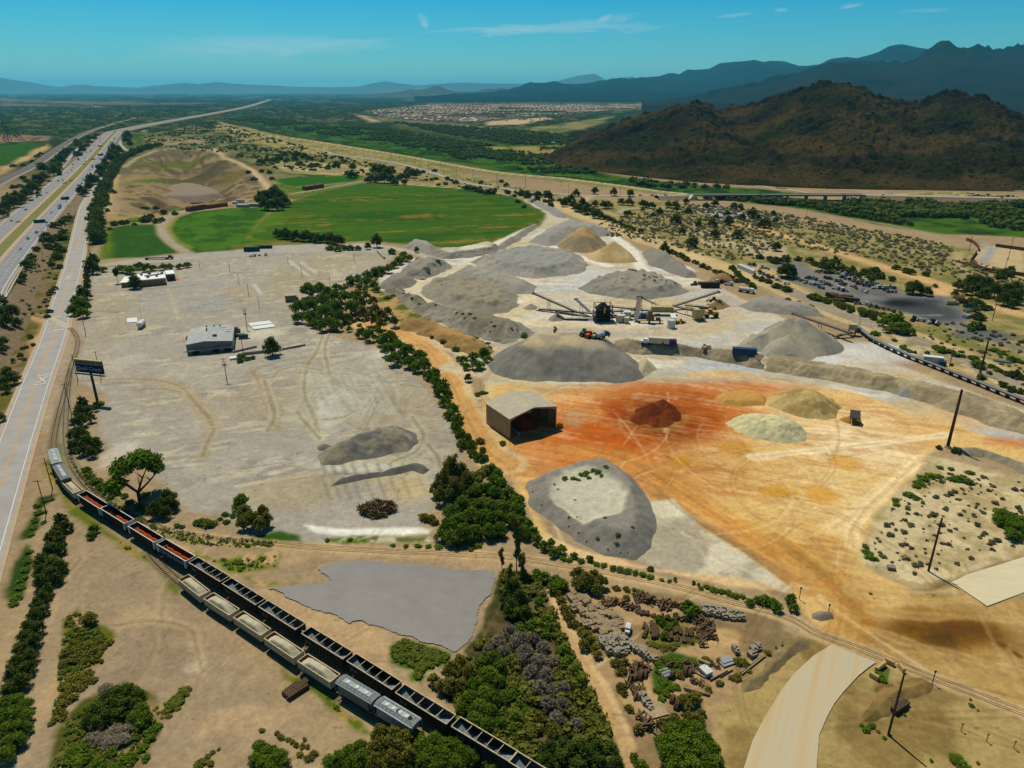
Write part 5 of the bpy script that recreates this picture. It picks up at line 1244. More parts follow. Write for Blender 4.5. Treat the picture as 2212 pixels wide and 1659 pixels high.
# salvage yard growth
spots(2,3,'420 310 80 450 380 90 490 440 90 520 500 80 400 260 60','olive_bush','%s bush along the west fence of the salvage yard')
spots(2,3,'620 600 110 660 640 100 600 680 90 690 700 70 710 750 80 580 560 70','olive_tree','%s olive bush in the west part of the salvage yard',.7)
spots(2,3,'860 810 90 900 870 80 930 800 70 900 1000 80 920 1050 60 960 1170 70 1040 1330 90','olive_bush','%s scrubby bush among the stacks of the lower salvage yard')
spots(2,3,'1230 500 70 1280 540 80 1200 470 70 1330 500 50 1240 600 70 1330 440 50 1270 460 50','green_bush','%s bush growing in the oval island of the salvage yard')
spots(2,3,'1130 650 60 1180 670 60 1240 680 70 1300 680 70 1340 660 50 1080 600 40 1440 640 50 1500 600 50','olive_bush','%s low weed clump round the rim of the yard island',.45)
spots(2,3,'1210 790 90 1270 780 90 1340 800 80 1410 800 80 1220 860 90 1230 940 90 1200 1020 80 1250 1050 70 1220 1090 60 1470 800 70 1290 1010 60 1340 1000 60','green_bush','%s green weed clump around the grey pipes of the salvage yard',.5)
spots(2,3,'1370 910 60 1560 780 60 1600 800 50 1680 790 50 1830 790 80 1880 810 80 1820 920 70 1780 930 50 1680 970 60 1910 880 40 1590 1020 60 2060 730 50','olive_bush','%s bush among scrap on the right side of the salvage yard',.7)
# bottom edge trees
spots(1,3,'1010 1400 150 1110 1420 160 1200 1440 140 1050 1500 170 1160 1520 170 960 1520 140 1090 1610 180 960 1620 140 1230 1580 150','olive_tree','%s yellow green tree in front of the pale covered hopper',1.0)
spots(1,3,'840 1470 110 760 1520 130 680 1570 130 860 1560 130 780 1620 140 600 1600 120 1300 1410 120 1340 1480 150 1420 1440 140 1500 1470 150 1400 1540 160 1580 1480 140 1500 1560 160 1640 1530 140 1330 1600 150 1600 1610 150 1710 1570 130 1450 1640 150','mesquite_tree','%s deep green tree along the bottom edge below the hopper trains',.9)
spots(1,3,'1860 1600 100 1940 1590 120 2010 1610 110 1900 1650 110','green_bush','%s bush in front of the last black hopper')
spots(1,3,'40 1470 110 110 1520 130 190 1560 130 80 1600 140 230 1620 100 10 1580 120 130 1640 120','mesquite_tree','%s tree of the green clump on the sand at the bottom edge',.8)
spots(1,3,'300 1440 40 330 1460 50 380 1470 50 420 1480 40 270 1420 40 180 1370 40 210 1400 50 60 1350 40 360 1540 50 430 1560 70 470 1530 60 400 1420 35','olive_bush','%s small tufted bush on the sand by the bottom clump',.7)
spots(0,3,'1680 1520 40 1640 1550 50 1590 1590 70 1660 1600 60 1560 1630 70 1730 1500 30','olive_bush','%s bush trailing across the sand at the bottom edge',.6)
# frontage verge, lower left
spots(0,2,'470 690 100 520 740 100 450 780 100 400 830 100 470 840 100 400 920 110 470 920 100 330 1020 120 400 1040 120 470 1060 110 320 1110 120 400 1120 120 330 1190 120 450 1160 90 370 1250 100','dark_tree','%s dark tree of the upper belt between frontage road and sand',.85)
spots(0,3,'330 300 110 290 360 100 340 400 90 270 450 110 220 520 110 300 540 110 190 610 120 260 640 120 160 710 130 230 760 130 130 820 130 210 860 130 90 920 130 170 960 130 70 1030 130','dark_tree','%s dark tree of the lower belt beside the sandy lane',.8)
spots(0,3,'40 1130 140 120 1120 130 200 1150 120 30 1230 150 120 1220 150 190 1240 120 40 1340 150 130 1340 150 200 1330 110 60 1450 150 130 1430 130 40 1540 140','mesquite_tree','%s tree of the dense clump in the bottom left corner',.85)
spots(0,2,'290 560 60 300 620 60 270 680 60 260 740 55 240 800 50 350 620 40 340 700 45 220 930 60 210 1000 70 190 1070 70 170 1140 70 150 1210 70 120 1280 80 100 1340 70 350 530 50 400 520 40','green_bush','%s low green bush at the edge of the frontage road',.45)
spots(0,2,'740 760 85 720 810 70','mesquite_tree','%s round tree on the sand beside the red ore hoppers',.9)
spots(0,3,'712 465 105','olive_tree','lone round dark bush on the sand flat',.8,.42)
spots(0,3,'530 720 100 560 780 100 510 800 90 600 740 80 570 690 80 700 660 80 740 700 80 780 650 70 680 740 80 740 780 70 800 690 60 860 650 60 680 800 60 800 800 40','olive_bush','%s olive bush of the loose upper patch on the sand flat',.7)
spots(0,3,'560 930 90 620 900 80 680 940 80 530 990 80 600 980 90 640 1000 70 510 1060 90 560 1080 80 480 1130 80 450 1190 80 490 1200 70 430 1250 70 400 1290 50 490 1260 40 700 880 70 740 950 60','olive_bush','%s bush of the long olive strip on the sand flat',.6)
spots(0,3,'850 1080 130 930 1060 140 1010 1040 140 1080 1070 120 880 1150 150 970 1140 150 1060 1140 120 780 1180 130 720 1200 110 700 1270 120 850 1230 130 930 1220 130 760 1290 120','dark_tree','%s tree of the big dark thicket in the sand flat',.7)
spots(0,3,'1110 1180 120 1130 1250 120 1070 1240 120 1100 1310 100','mesquite_tree','%s bright tree on the right of the dark thicket',.85)
spots(0,3,'560 1510 110 620 1480 100 600 1570 120 540 1580 100 650 1560 100 740 1610 110 800 1640 100 900 1640 110 980 1560 90 1050 1560 80 1200 1340 80 1240 1310 70 1180 1400 80 1120 1480 80 1150 1560 70 1060 1400 80 880 1500 80','green_bush','%s bush around the dead roots below the dark thicket',.6)
spots(0,3,'900 1330 150 980 1320 130 850 1400 140 950 1400 140 790 1400 110 730 1380 100 820 1000 110','grey_brush','%s heap of dead grey branches beside the dark thicket',.55)
spots(0,3,'1470 1010 70 1440 1060 50 1420 1100 60 1380 1120 60 1330 1150 60 1400 1170 50 1310 1190 60 1330 1230 50 1480 1060 40 1240 1170 30 1250 1210 30 1280 1250 30 1220 1190 25','olive_bush','%s yellow weed clump in the streak right of the dark thicket',.4)
# lot edge trees by the curving tracks
spots(0,2,'1060 330 420','spreading_tree','spreading mesquite with bare bent trunk at the lot edge',.95,.45)
spots(0,2,'1330 520 130 1360 570 110 1280 580 110 1230 620 120 1300 640 100','dark_tree','%s dark bushy tree right of the spreading mesquite')
spots(0,2,'1910 540 110 1880 580 80','mesquite_tree','%s bright round tree above the lot corner clump',1.0)
spots(0,2,'1930 640 130 1990 700 140 2080 640 110 2110 700 110 1920 720 110 2050 740 110','olive_tree','%s brown-leaved tree of the lot corner clump',.95)
spots(0,2,'1600 690 90 1660 710 80 1560 700 60 1400 730 50 1440 740 40 1780 640 50 1840 650 50 1790 700 50 1740 680 40','green_bush','%s low bush along the lot edge left of the corner clump',.8)
spots(0,2,'700 320 80 750 370 80 800 410 80 680 280 70 830 460 60 870 500 60 920 470 60 980 490 60 1020 540 70 1090 570 80 1160 600 70 1140 480 80','green_bush','%s bush in the green verge beside the curving spur',.7)
spots(0,1,'650 1180 90 630 1250 90 700 1240 70 640 1320 100 720 1300 70 590 1340 70 570 1430 90 640 1430 120 690 1490 110 580 1520 90 760 1510 90 720 1570 90 650 1550 90 760 1220 50','dark_tree','%s dark tree of the row beside the billboard and tracks',.95)
spots(0,1,'770 1160 70 800 1170 50','green_bush','%s low bush at the foot of the billboard post',.5)
spots(0,1,'640 400 120 580 440 90 680 420 80 600 360 80 650 460 90','mesquite_tree','%s tree of the round clump at the level crossing',1.0)
spots(0,1,'650 310 80 690 330 60 690 180 50 690 220 50 690 260 55 740 60 80 720 110 90 760 130 60 690 140 50','dark_tree','%s dark tree of the row along the lot gate',1.2)
spots(0,1,'960 100 90 1020 110 90 1100 80 80 1160 95 80 1210 100 60 1290 90 70 1340 90 70 1420 85 60 1480 75 60 820 110 60','mesquite_tree','%s tree behind the white-roofed building',.7)
spots(0,1,'1065 215 105','dark_tree','round dark tree in front of the white-roofed building',1.0,.45)
spots(0,1,'925 190 55','palm_tree','palm at the left end of the white-roofed building',1.7,.6)
spots(0,1,'2150 740 120','dark_tree','tall round tree beside the low walls of the pale lot',1.15,.45)
spots(0,1,'1905 790 60 1900 825 60 1960 815 50 2000 810 40','green_bush','%s bush at the end of the low wall in the pale lot',.8)
# freeway verges
spots(0,1,'220 80 70 230 130 60 180 200 70 170 250 60 400 290 60 430 260 50 390 440 50 370 480 45 240 645 45 260 710 35 310 410 30','dark_bush','%s dark bush on the freeway bank above the level crossing',.8)
spots(0,1,'40 450 100 100 500 120 20 530 100 140 560 80 60 580 100 30 720 80 20 780 60 50 930 110 100 980 100 20 1000 90 40 1060 80 10 1290 70 160 800 50 100 840 40','roadside_tree','%s dark tree on the west side of the frontage road',.8)
spots(0,0,'220 1500 90 250 1440 70 290 1380 60 440 1400 90 400 1280 80 440 1330 80 360 1260 70 460 1250 90 430 1170 80 500 1130 80 540 1110 60 500 1210 60 380 1330 80 470 1350 80 470 1490 60 400 1470 60 340 1300 60','dark_bush','%s dark bush on the east bank between freeway and frontage road',.75)
spots(0,0,'640 900 75 670 920 60 700 870 65 720 815 80 760 820 60 790 745 80 830 720 70 830 680 60 800 770 50 870 640 80 920 630 80 890 600 80 900 560 70 940 580 60 1000 500 60 1010 460 60 1030 530 50 980 470 40 700 840 45','roadside_tree','%s dark tree of the far verge where the slip road leaves',.85)
_hr = resample(spline(tl(0,0,'1260 560 1180 575 1100 600 1020 640 960 680 910 750 870 830 830 920 800 1000 775 1080 765 1160 775 1240 772 1330'),6),9)
for k,p in enumerate(_hr):
 plant('roadside_tree',p + Vector((rnd.uniform(-3,3),rnd.uniform(-3,3),0)),rnd.uniform(11,16),'dark tree of the unbroken row between frontage road and old pit','tree','unbroken tree row beside the pit',.75)
spots(0,0,'300 810 100 340 780 80 250 880 100 200 920 90 280 850 80 160 960 100 100 990 110 60 960 90 30 1020 100 120 930 90 20 1080 90 440 690 90 470 650 80 420 740 90 450 720 70 340 715 80 320 700 60 500 610 70 520 590 60 650 570 60','roadside_tree','%s dark tree on the strip between freeway and main railway',.7)
spots(0,0,'620 600 60 600 590 50 680 530 50 640 540 50 700 500 50 740 470 50 620 520 50 560 560 45 600 500 50 700 470 45 760 450 40 150 850 60 100 860 50 180 790 50 210 810 50 290 620 40 320 600 40 250 660 40 180 690 40 100 695 45','dark_bush','%s bush scattered along the main railway',.7)
# around the pit and the fields
spots(0,0,'1150 1110 80 1190 1090 60 1240 1130 60 1280 1120 50 1120 1120 50 1060 1160 40 960 1140 60 900 1150 60 1000 1140 50 870 1195 40 850 1050 40 860 1000 40 890 900 50 1160 1035 45 1230 1030 50 1290 1060 60 1380 1070 50 1965 745 45 2010 800 55 1130 1030 40','dark_bush','%s bush between the old pit and the small green field',.75)
spots(0,0,'2060 970 90 2110 940 110 2170 930 110 2090 1010 90 2150 1010 100 2220 960 100 2200 1010 90 2260 990 80','field_tree','%s dark tree of the round farmyard grove beside the big field',.85)
spots(1,0,'180 1240 60 220 1245 80 270 1250 80 330 1255 90 390 1260 90 450 1265 80 510 1275 80 560 1275 80 610 1280 90 660 1290 90 690 1285 60 250 1220 60 420 1240 60 590 1260 60','field_tree','%s dark tree of the hedge along the near edge of the big field',.75)
spots(1,0,'960 730 80 1010 725 90 1060 745 80 1090 735 60 780 710 60 740 765 60 770 770 70 800 775 50 930 800 70 980 805 70 1030 800 80 1090 810 70 1110 830 60 1160 790 60 1200 780 70 1250 760 80 1290 750 60 1220 740 60 900 820 50 1190 835 45','field_tree','%s dark tree at the far corner of the big field',.75)
spots(1,0,'650 690 60 500 690 50 460 690 50 360 680 50 320 640 50 260 650 50 200 630 60 160 650 60 100 650 60 50 660 60 400 620 50 440 640 50 540 660 40 690 640 40 590 710 45 240 600 50 340 600 60 60 740 40 120 750 40 140 800 40','dark_bush','%s tree of the scattered scrub between farm belt and pit',.9)
spots(1,0,'1680 870 50 1740 880 60 1790 890 60 1850 900 60 1900 905 50 2010 905 50 1340 745 40 1430 735 40 1600 825 50 1530 800 40 1550 640 0.1 1960 820 40 2000 850 40 1800 830 40 2090 980 40 2140 1020 40 2160 930 60 2110 920 50','dark_bush','%s bush along the county road beyond the big field',.85)
spots(2,0,'150 930 60 240 930 60 320 945 70 300 930 50 540 920 60 690 900 60 840 915 60 970 920 60 110 915 50 230 965 60 440 1000 60 470 980 70 520 1010 70 560 1030 80 620 1050 80 690 1080 80 740 1100 60 590 990 60 500 960 60 340 1020 50','field_tree','%s dark tree between county road and quarry track',.8)
spots(2,0,'690 1000 60 760 1010 70 800 1010 70 900 985 60 960 985 70 1070 1000 70 1100 1010 60 1140 1015 60 1270 1005 60 1330 1010 70 1340 1040 60 1430 1055 60 1200 1060 60 960 1080 60 930 1080 40 1150 1095 50 1330 1115 90 1070 1050 40 1510 1155 60 1620 1155 70','field_tree','%s dark tree in the scrub below the bridge approach',.7)
spots(2,0,'1740 1080 60 1860 1105 60 1650 1105 50 1750 1140 70 2000 1165 60 2040 1150 90 1940 1080 80 1980 1110 50 2120 1135 50 1640 1000 60 1570 1020 60 1790 1020 60 1840 1030 50 2100 1080 40 1410 985 50 1460 1300 100 1380 1220 60 2130 1340 80 1640 1240 70 1820 1240 80','field_tree','%s dark tree around the pale gravel clearing',.75)
spots(2,0,'1240 1360 70','field_tree','dark tree standing in the verge beside the long quarry track',1.1,.45)
for k,(c_,r_,pts,sp,w0,w1,kind,lb,gp) in enumerate((
  (2,0,'790 1130 880 1180 960 1210 1050 1240',11,5,9,'dark_bush','dark bush lining the far part of the quarry track','bushes lining the far quarry track'),
  (2,0,'1290 1400 1400 1450 1520 1500 1620 1545 1730 1590 1830 1640',6,5,8,'dark_bush','dark bush in the hedge between quarry and track','hedge between quarry and track'),
  (3,1,'-100 110 -10 210 60 260 140 290',6,4,7,'dark_bush','dark bush in the hedge behind the white tanker truck','hedge behind the tanker truck'),
  (3,1,'80 180 160 220 250 260 340 310',5,4,7,'dark_bush','dark bush in the hedge between track and auto yard','hedge along the auto yard'),
  (3,1,'510 340 600 370 700 400 780 430 870 470 960 490 1060 530',4.2,4,8,'dark_bush','dark bush in the dense hedge below the trailers','dense hedge below the trailers'),
  (3,1,'560 330 650 370 760 410 900 440 1000 470 1100 500',5,4,7,'olive_bush','olive bush in the dense hedge below the trailers','olive hedge below the trailers'),
  (3,1,'360 380 450 410 560 445',5,4,6,'dark_bush','dark bush beside the track above the grey mound','bushes above the grey mound'))):
 for p in resample(spline(tl(c_,r_,pts),4),sp):
  plant(kind,p + Vector((rnd.uniform(-2,2),rnd.uniform(-2,2),0)),rnd.uniform(w0,w1),lb,'bush',gp,.7)
spots(3,1,'1150 490 100 1210 510 100 1230 570 110 1180 560 80 1280 560 80 1270 600 80 1100 530 80 1330 610 60 1130 590 60','mesquite_tree','%s tree of the clump at the near end of the auto yard',.8)
spots(3,1,'340 115 140 300 130 90 375 135 80','field_tree','%s round tree in the middle of the auto yard',.8)
spots(3,1,'640 60 90 680 90 100 720 60 90 620 90 70 1350 260 110 1310 290 60 1400 280 70 1450 290 80 1310 240 70 1010 200 50','field_tree','%s tree standing among the scrap rows',.8)
spots(3,1,'520 30 70 560 60 60 780 90 90 850 110 90 960 120 80 1030 110 80 1080 150 80 1000 150 80 1170 180 60 1210 90 60 1280 110 70 1330 130 60 1440 140 60 260 30 80 330 15 80 430 20 60 200 20 60 120 5 60 900 150 60 1510 240 40','dark_bush','%s bush in the band behind the scrap rows',.8)
spots(3,1,'1700 240 90 1780 220 110 1850 200 120 1930 230 110 1990 280 120 2080 270 120 2130 330 120 2180 300 100 1840 270 100 2060 350 110 2150 240 90 2130 380 90 1760 280 80 1900 300 90 1670 310 60','field_tree','%s tree of the dark belt along the east dirt road',.75)
spots(3,1,'1800 350 70 1860 370 80 1900 400 80 1830 420 70 1940 410 60 1860 470 90 1840 540 100 1880 560 70 1800 580 60 2060 120 90 2120 100 60 2040 160 80 2110 150 60','dark_bush','%s bush at the far corner of the ash-black yard',.8)
spots(3,1,'1570 730 90 1620 750 60 1510 720 50 1680 780 60 1730 790 50 1720 760 40 1800 800 60 1860 840 100 1830 800 60 1980 740 60 2040 760 60 2110 810 70 2160 820 60 1960 870 60 2020 900 60 1880 880 60 1040 610 60 1190 670 40 1260 720 60 1310 755 45','green_bush','%s bush in the verge between conveyor and asphalt lane',.7)
spots(3,1,'1650 1530 0.1 1680 1535 75 1545 1520 45 1870 960 60 1900 970 40 1640 870 30 1940 930 40 1450 770 40 1350 770 30 2080 930 60 2150 930 90 2190 960 60 2060 1020 60 2120 1050 70 2190 1070 60 2030 1010 40','dark_bush','%s bush near the steel poles on the right',.8)
# desert patch at the right
spots(3,2,'2050 640 140 2110 680 150 2160 740 140 2200 680 130 2130 790 120 2020 690 90','mesquite_tree','%s green tree at the right margin of the desert patch',.7)
spots(3,2,'1480 320 80 1420 340 80 1390 380 80 1370 410 60 1540 330 60 1700 340 90 1650 350 70 1770 360 90 1310 470 80 1360 500 60 1200 520 60 1210 560 50 1640 275 50 1550 265 50 980 930 70 1000 970 70 1040 990 50 1100 970 50 1790 300 60 960 890 50','green_bush','%s larger green bush of the desert patch beside the ochre yard',.5)
spots(3,3,'1800 1150 40 1790 1110 20 1850 1195 18 1340 1030 40 1270 1190 25 1270 1230 25 1690 1560 110 1740 1610 90 1480 1590 30 1850 1610 28 1010 1310 60 970 1340 60 930 1310 40 1060 1360 30 1100 1180 50 1150 1390 30 1110 1410 35 1000 270 25 300 680 25 250 695 22','green_bush','%s small green bush on the brown flat in the lower right',.6)
spots(3,3,'1070 900 70 1100 940 60','green_bush','%s bush inside the square of timber blocks',.5)
spots(2,1,'375 610 60','tall_tree','spindly tree on the rim behind the big dark heap',1.1,.6)
spots(2,1,'230 640 60 270 635 60 130 635 50 310 640 40 250 650 40','green_bush','%s bush on the rim behind the big dark heap',.7)
spots(1,1,'1060 320 60 1100 310 45 1470 560 60 1530 570 60 1580 590 60 1640 620 60 1700 635 60 1750 645 50 1430 545 40 1800 680 40 1850 690 40','green_bush','%s low green bush at the foot of the eroded grey bank',.4)
# shrubs growing on the heaps
for (u,v,w) in [V(2,1,x,y) + (w,) for x,y,w in ((960,125,30),(985,130,30),(1005,135,25),(1078,172,36),(1120,185,25),(1155,182,22),(1175,190,28),(1160,210,24),(1215,210,22),(1255,218,24),(1320,238,30),(1080,212,24),(905,200,20))] + [V(1,1,x,y) + (w,) for x,y,w in ((1490,250,26),(1610,470,35),(1655,480,40),(1710,485,36),(1670,510,30),(1750,515,36),(1880,545,24),(1910,575,40),(1640,555,24),(1550,530,26),(2040,590,26),(2085,600,24),(2140,640,50),(1830,620,26),(1870,620,22),(1310,400,40),(1250,360,40),(1190,320,40),(1440,405,30),(1380,150,50),(1460,60,50))] + [V(2,2,x,y) + (w,) for x,y,w in ((200,480,22),(272,585,28),(485,685,32),(485,750,26),(550,680,20),(768,685,32),(715,845,38),(875,830,55),(860,900,52),(565,815,28),(625,875,22),(985,760,34),(790,945,24),(890,965,24),(950,970,26),(395,460,24),(530,550,22),(365,425,20),(450,375,60),(520,375,60),(580,345,60),(620,330,60),(680,320,60),(710,330,60),(640,370,50),(740,360,40),(775,290,50),(560,385,40),(610,350,50))]:
 p = surf(u,v); plant('green_bush',p,w * .2728 * depth(p) / FOC,'small bush rooted in the flank of a gravel heap','bush','bushes rooted in the gravel heaps',.5)
# ------------------------------------------------------------------ goods trains
BLACK = mat('black_wagon_paint',(.022,.02,.02),rough=.6,var=.35,scale=.8)
INNER = mat('worn_steel_inside',(.16,.18,.19),rough=.7,var=.35,scale=.7)
RUST = mat('rusty_steel',(.20,.055,.018),rough=.9,var=.35,scale=.8)
CREAM = mat('cream_wagon_paint',S(196,182,152),rough=.7,var=.22,scale=.8)
RIM = mat('worn_rim',S(190,170,130),rough=.7,var=.3,scale=1)
WHITEP = mat('dirty_white_paint',S(206,204,196),rough=.6,var=.2,scale=.8)
GREYP = mat('grey_wagon_paint',S(128,128,120),rough=.6,var=.22,scale=.6)
LGREYP = mat('pale_wagon_paint',S(162,170,164),rough=.6,var=.22,scale=.6)
ROOFG = mat('grey_wagon_roof',S(124,126,124),rough=.7,var=.2,scale=.6)
UNDER = mat('wagon_underframe',(.016,.014,.013),rough=.8,var=.2)
SANDM = mat('pale_sand_load',S(192,182,150),rough=1,var=.2,scale=1.2,bump=.5,bscale=3)
OREM = mat('red_ore_load',S(190,86,26),rough=1,var=.25,scale=1,bump=.5,bscale=3)
GRAF = mat('faded_spray_paint',S(170,186,184),rough=.8,var=.4,scale=2)
WHEELM = mat('wheel_steel',(.03,.028,.026),rough=.5,metal=.4)
def bogies(root,L,z0=1.0):
 for sx in (-1,1):
  mb = MB(); x = sx * (L / 2 - 2.0)
  mb.box(x - 1.4,x + 1.4,-1.15,-.95,.5,.85); mb.box(x - 1.4,x + 1.4,.95,1.15,.5,.85); mb.box(x - .35,x + .35,-1.1,1.1,.55,z0)
  b = mb.obj('bogie',UNDER,root)
  for dx in (-.9,.9):
   w = MB()
   for y in (-.75,.75): w.cyl((x + dx,y - .07,.69),(x + dx,y + .07,.69),.43,n=14)
   w.cyl((x + dx,-.8,.69),(x + dx,.8,.69),.09,n=6); w.obj('wheelset',WHEELM,b)
 mb = MB(); mb.box(-L / 2 + .3,L / 2 - .3,-.3,.3,z0 - .1,z0 + .2)
 for sx in (-1,1): mb.box(min(sx * (L / 2 - .3),sx * (L / 2 + .55)),max(sx * (L / 2 - .3),sx * (L / 2 + .55)),-.14,.14,.8,1.1)
 mb.obj('underframe',UNDER,root)
def tub(L,W,z0,z1,slope,tk=.1):
 """open box with sloped end sheets, walls tk thick: outer shell + inner floor"""
 mb = MB(); a,w = L / 2,W / 2
 for s in (-1,1): mb.box(-a,a,min(s * w,s * (w - tk)),max(s * w,s * (w - tk)),z0,z1)
 for s in (-1,1): mb.box(min(s * a,s * (a - tk)),max(s * a,s * (a - tk)),-w + tk,w - tk,z1 - (z1 - z0) * (.55 if slope else 1),z1)
 return mb
def hopper(label,L=13.9,W=2.85,H=3.75,red=False,group=None,marks=False):
 r = thing('hopper_wagon',label,'freight wagon',group=group)
 a,w = L / 2,W / 2; z0 = 1.35
 mb = tub(L,W,z0,H,True)
 for k in range(12):
  x = -a + .5 + k * (L - 1) / 11
  for s in (-1,1): mb.box(x - .07,x + .07,min(s * w,s * (w + .12)),max(s * w,s * (w + .12)),z0,H - .12)
 for s in (-1,1):       # sloped end bulkhead seen from outside
  mb.box(min(s * a,s * (a - .2)),max(s * a,s * (a - .2)),-w,-w + .15,1,H - 1.2); mb.box(min(s * a,s * (a - .2)),max(s * a,s * (a - .2)),w - .15,w,1,H - 1.2)
 mb.obj('body',BLACK,r)
 rm = MB()
 for s in (-1,1): rm.box(-a - .05,a + .05,min(s * (w - .12),s * (w + .1)),max(s * (w - .12),s * (w + .1)),H,H + .12)
 for s in (-1,1): rm.box(min(s * (a - .1),s * (a + .05)),max(s * (a - .1),s * (a + .05)),-w + .12,w - .12,H,H + .12)
 rm.obj('rim',RIM if not red else WHITEP,r)
 inm = RUST if red else INNER
 fl = MB(); q = w - .1
 for s in (-1,1):       # slope sheets
  x0,x1 = s * (a - .1),s * (a - 3.6)
  fl.add([(x0,-q,H - .9),(x0,q,H - .9),(x1,q,z0 - .2),(x1,-q,z0 - .2)],[(0,1,2,3)])
  fl.add([(x0,-q,H - .9),(x0,q,H - .9),(x0,q,H),(x0,-q,H)],[(0,1,2,3)])
  fl.obj('slope_sheet',inm,r); fl = MB()
 fl = MB(); fl.box(-a + 3.6,a - 3.6,-q,q,z0 - .3,z0 - .2)
 for k in (-1,0,1): fl.prism([(k * 2.6 - .7,z0 - .2),(k * 2.6 + .7,z0 - .2),(k * 2.6,z0 + .6)],-q,q)
 for s in (-1,1): fl.add([(-a + .1,s * q,z0 - .2),(a - .1,s * q,z0 - .2),(a - .1,s * q,H),(-a + .1,s * q,H)],[(0,1,2,3)])
 fl.obj('lining',inm,r)
 if not red:
  for k in range(4): MB().bar((-a + 3.1 + k * (L - 6.2) / 3,-q,H - .2),(-a + 3.1 + k * (L - 6.2) / 3,q,H - .2),.13).obj('cross_brace',RIM,r)
 else:
  for s in (-1,1):
   e = MB(); e.box(min(s * (a + .01),s * (a + .09)),max(s * (a + .01),s * (a + .09)),-w,w,2.0,H); e.box(min(s * (a - .9),s * (a + .05)),max(s * (a - .9),s * (a + .05)),-w - .14,-w - .125,1.5,H - .1)
   e.obj('end_panel',WHITEP,r)
 for s in (-1,1):
  ld = MB(); x = s * (a + .16)
  for y in (-w + .1,-w + .55): ld.bar((x,y,1.1),(x,y,H),.05)
  for k in range(7): ld.bar((x,-w + .1,1.3 + k * .38),(x,-w + .55,1.3 + k * .38),.04)
  ld.obj('ladder',UNDER,r)
 if marks:
  g = MB(); rr = random.Random(5); x = -a + 1.2
  while x < a - 1.2:
   hgt = rr.uniform(.9,1.5); zz = 1.9 + rr.uniform(0,.4); t = rr.uniform(.1,.25); y = -w - .135
   for (x0,z0_,x1,z1_) in ((x,zz,x + .15,zz + hgt),(x + .15,zz + hgt,x + .55,zz + hgt * rr.uniform(.3,.9)),(x + .55,zz + hgt * .5,x + .5,zz)):
    d = Vector((x1 - x0,0,z1_ - z0_)).normalized(); n = Vector((d.z,0,-d.x)) * t / 2
    A,B = Vector((x0,y,z0_)),Vector((x1,y,z1_)); g.add([A - n,A + n,B + n,B - n],[(0,1,2,3)])
   x += rr.uniform(.85,1.15)
  g.obj('spray_paint',GRAF,r)
 elif not red:
  for x in (-a + 1.4,-a + 2.5): MB().box(x,x + .7,-w - .135,-w - .125,2.2,2.8).obj('painted_mark',GREYP,r)
 bogies(r,L,1.05)
 return r
def gondola(label,group=None):
 L,W,H = 10.6,2.75,3.1; a,w = L / 2,W / 2; z0 = 1.25
 r = thing('ballast_wagon',label,'freight wagon',group=group)
 mb = tub(L,W,z0,H,False)
 mb.box(-a,a,-w,w,z0 - .1,z0)
 for k in range(11):
  x = -a + .12 + k * (L - .24) / 10
  for s in (-1,1): mb.box(x - .08,x + .08,min(s * w,s * (w + .14)),max(s * w,s * (w + .14)),z0,H - .12)
 mb.obj('body',CREAM,r)
 li = MB()
 for s in (-1,1): li.box(-a + .1,a - .1,min(s * (w - .1),s * (w - .14)),max(s * (w - .1),s * (w - .14)),z0,H - .02)
 for s in (-1,1): li.box(min(s * (a - .1),s * (a - .14)),max(s * (a - .1),s * (a - .14)),-w + .14,w - .14,z0,H - .02)
 li.obj('lining',RUST,r)
 rm = MB()
 for s in (-1,1): rm.box(-a,a,min(s * (w - .1),s * (w + .14)),max(s * (w - .1),s * (w + .14)),H,H + .1)
 for s in (-1,1): rm.box(min(s * (a - .1),s * (a + .08)),max(s * (a - .1),s * (a + .08)),-w + .1,w - .1,H,H + .1)
 rm.obj('rim',RIM,r)
 bogies(r,L,1.1)
 return r
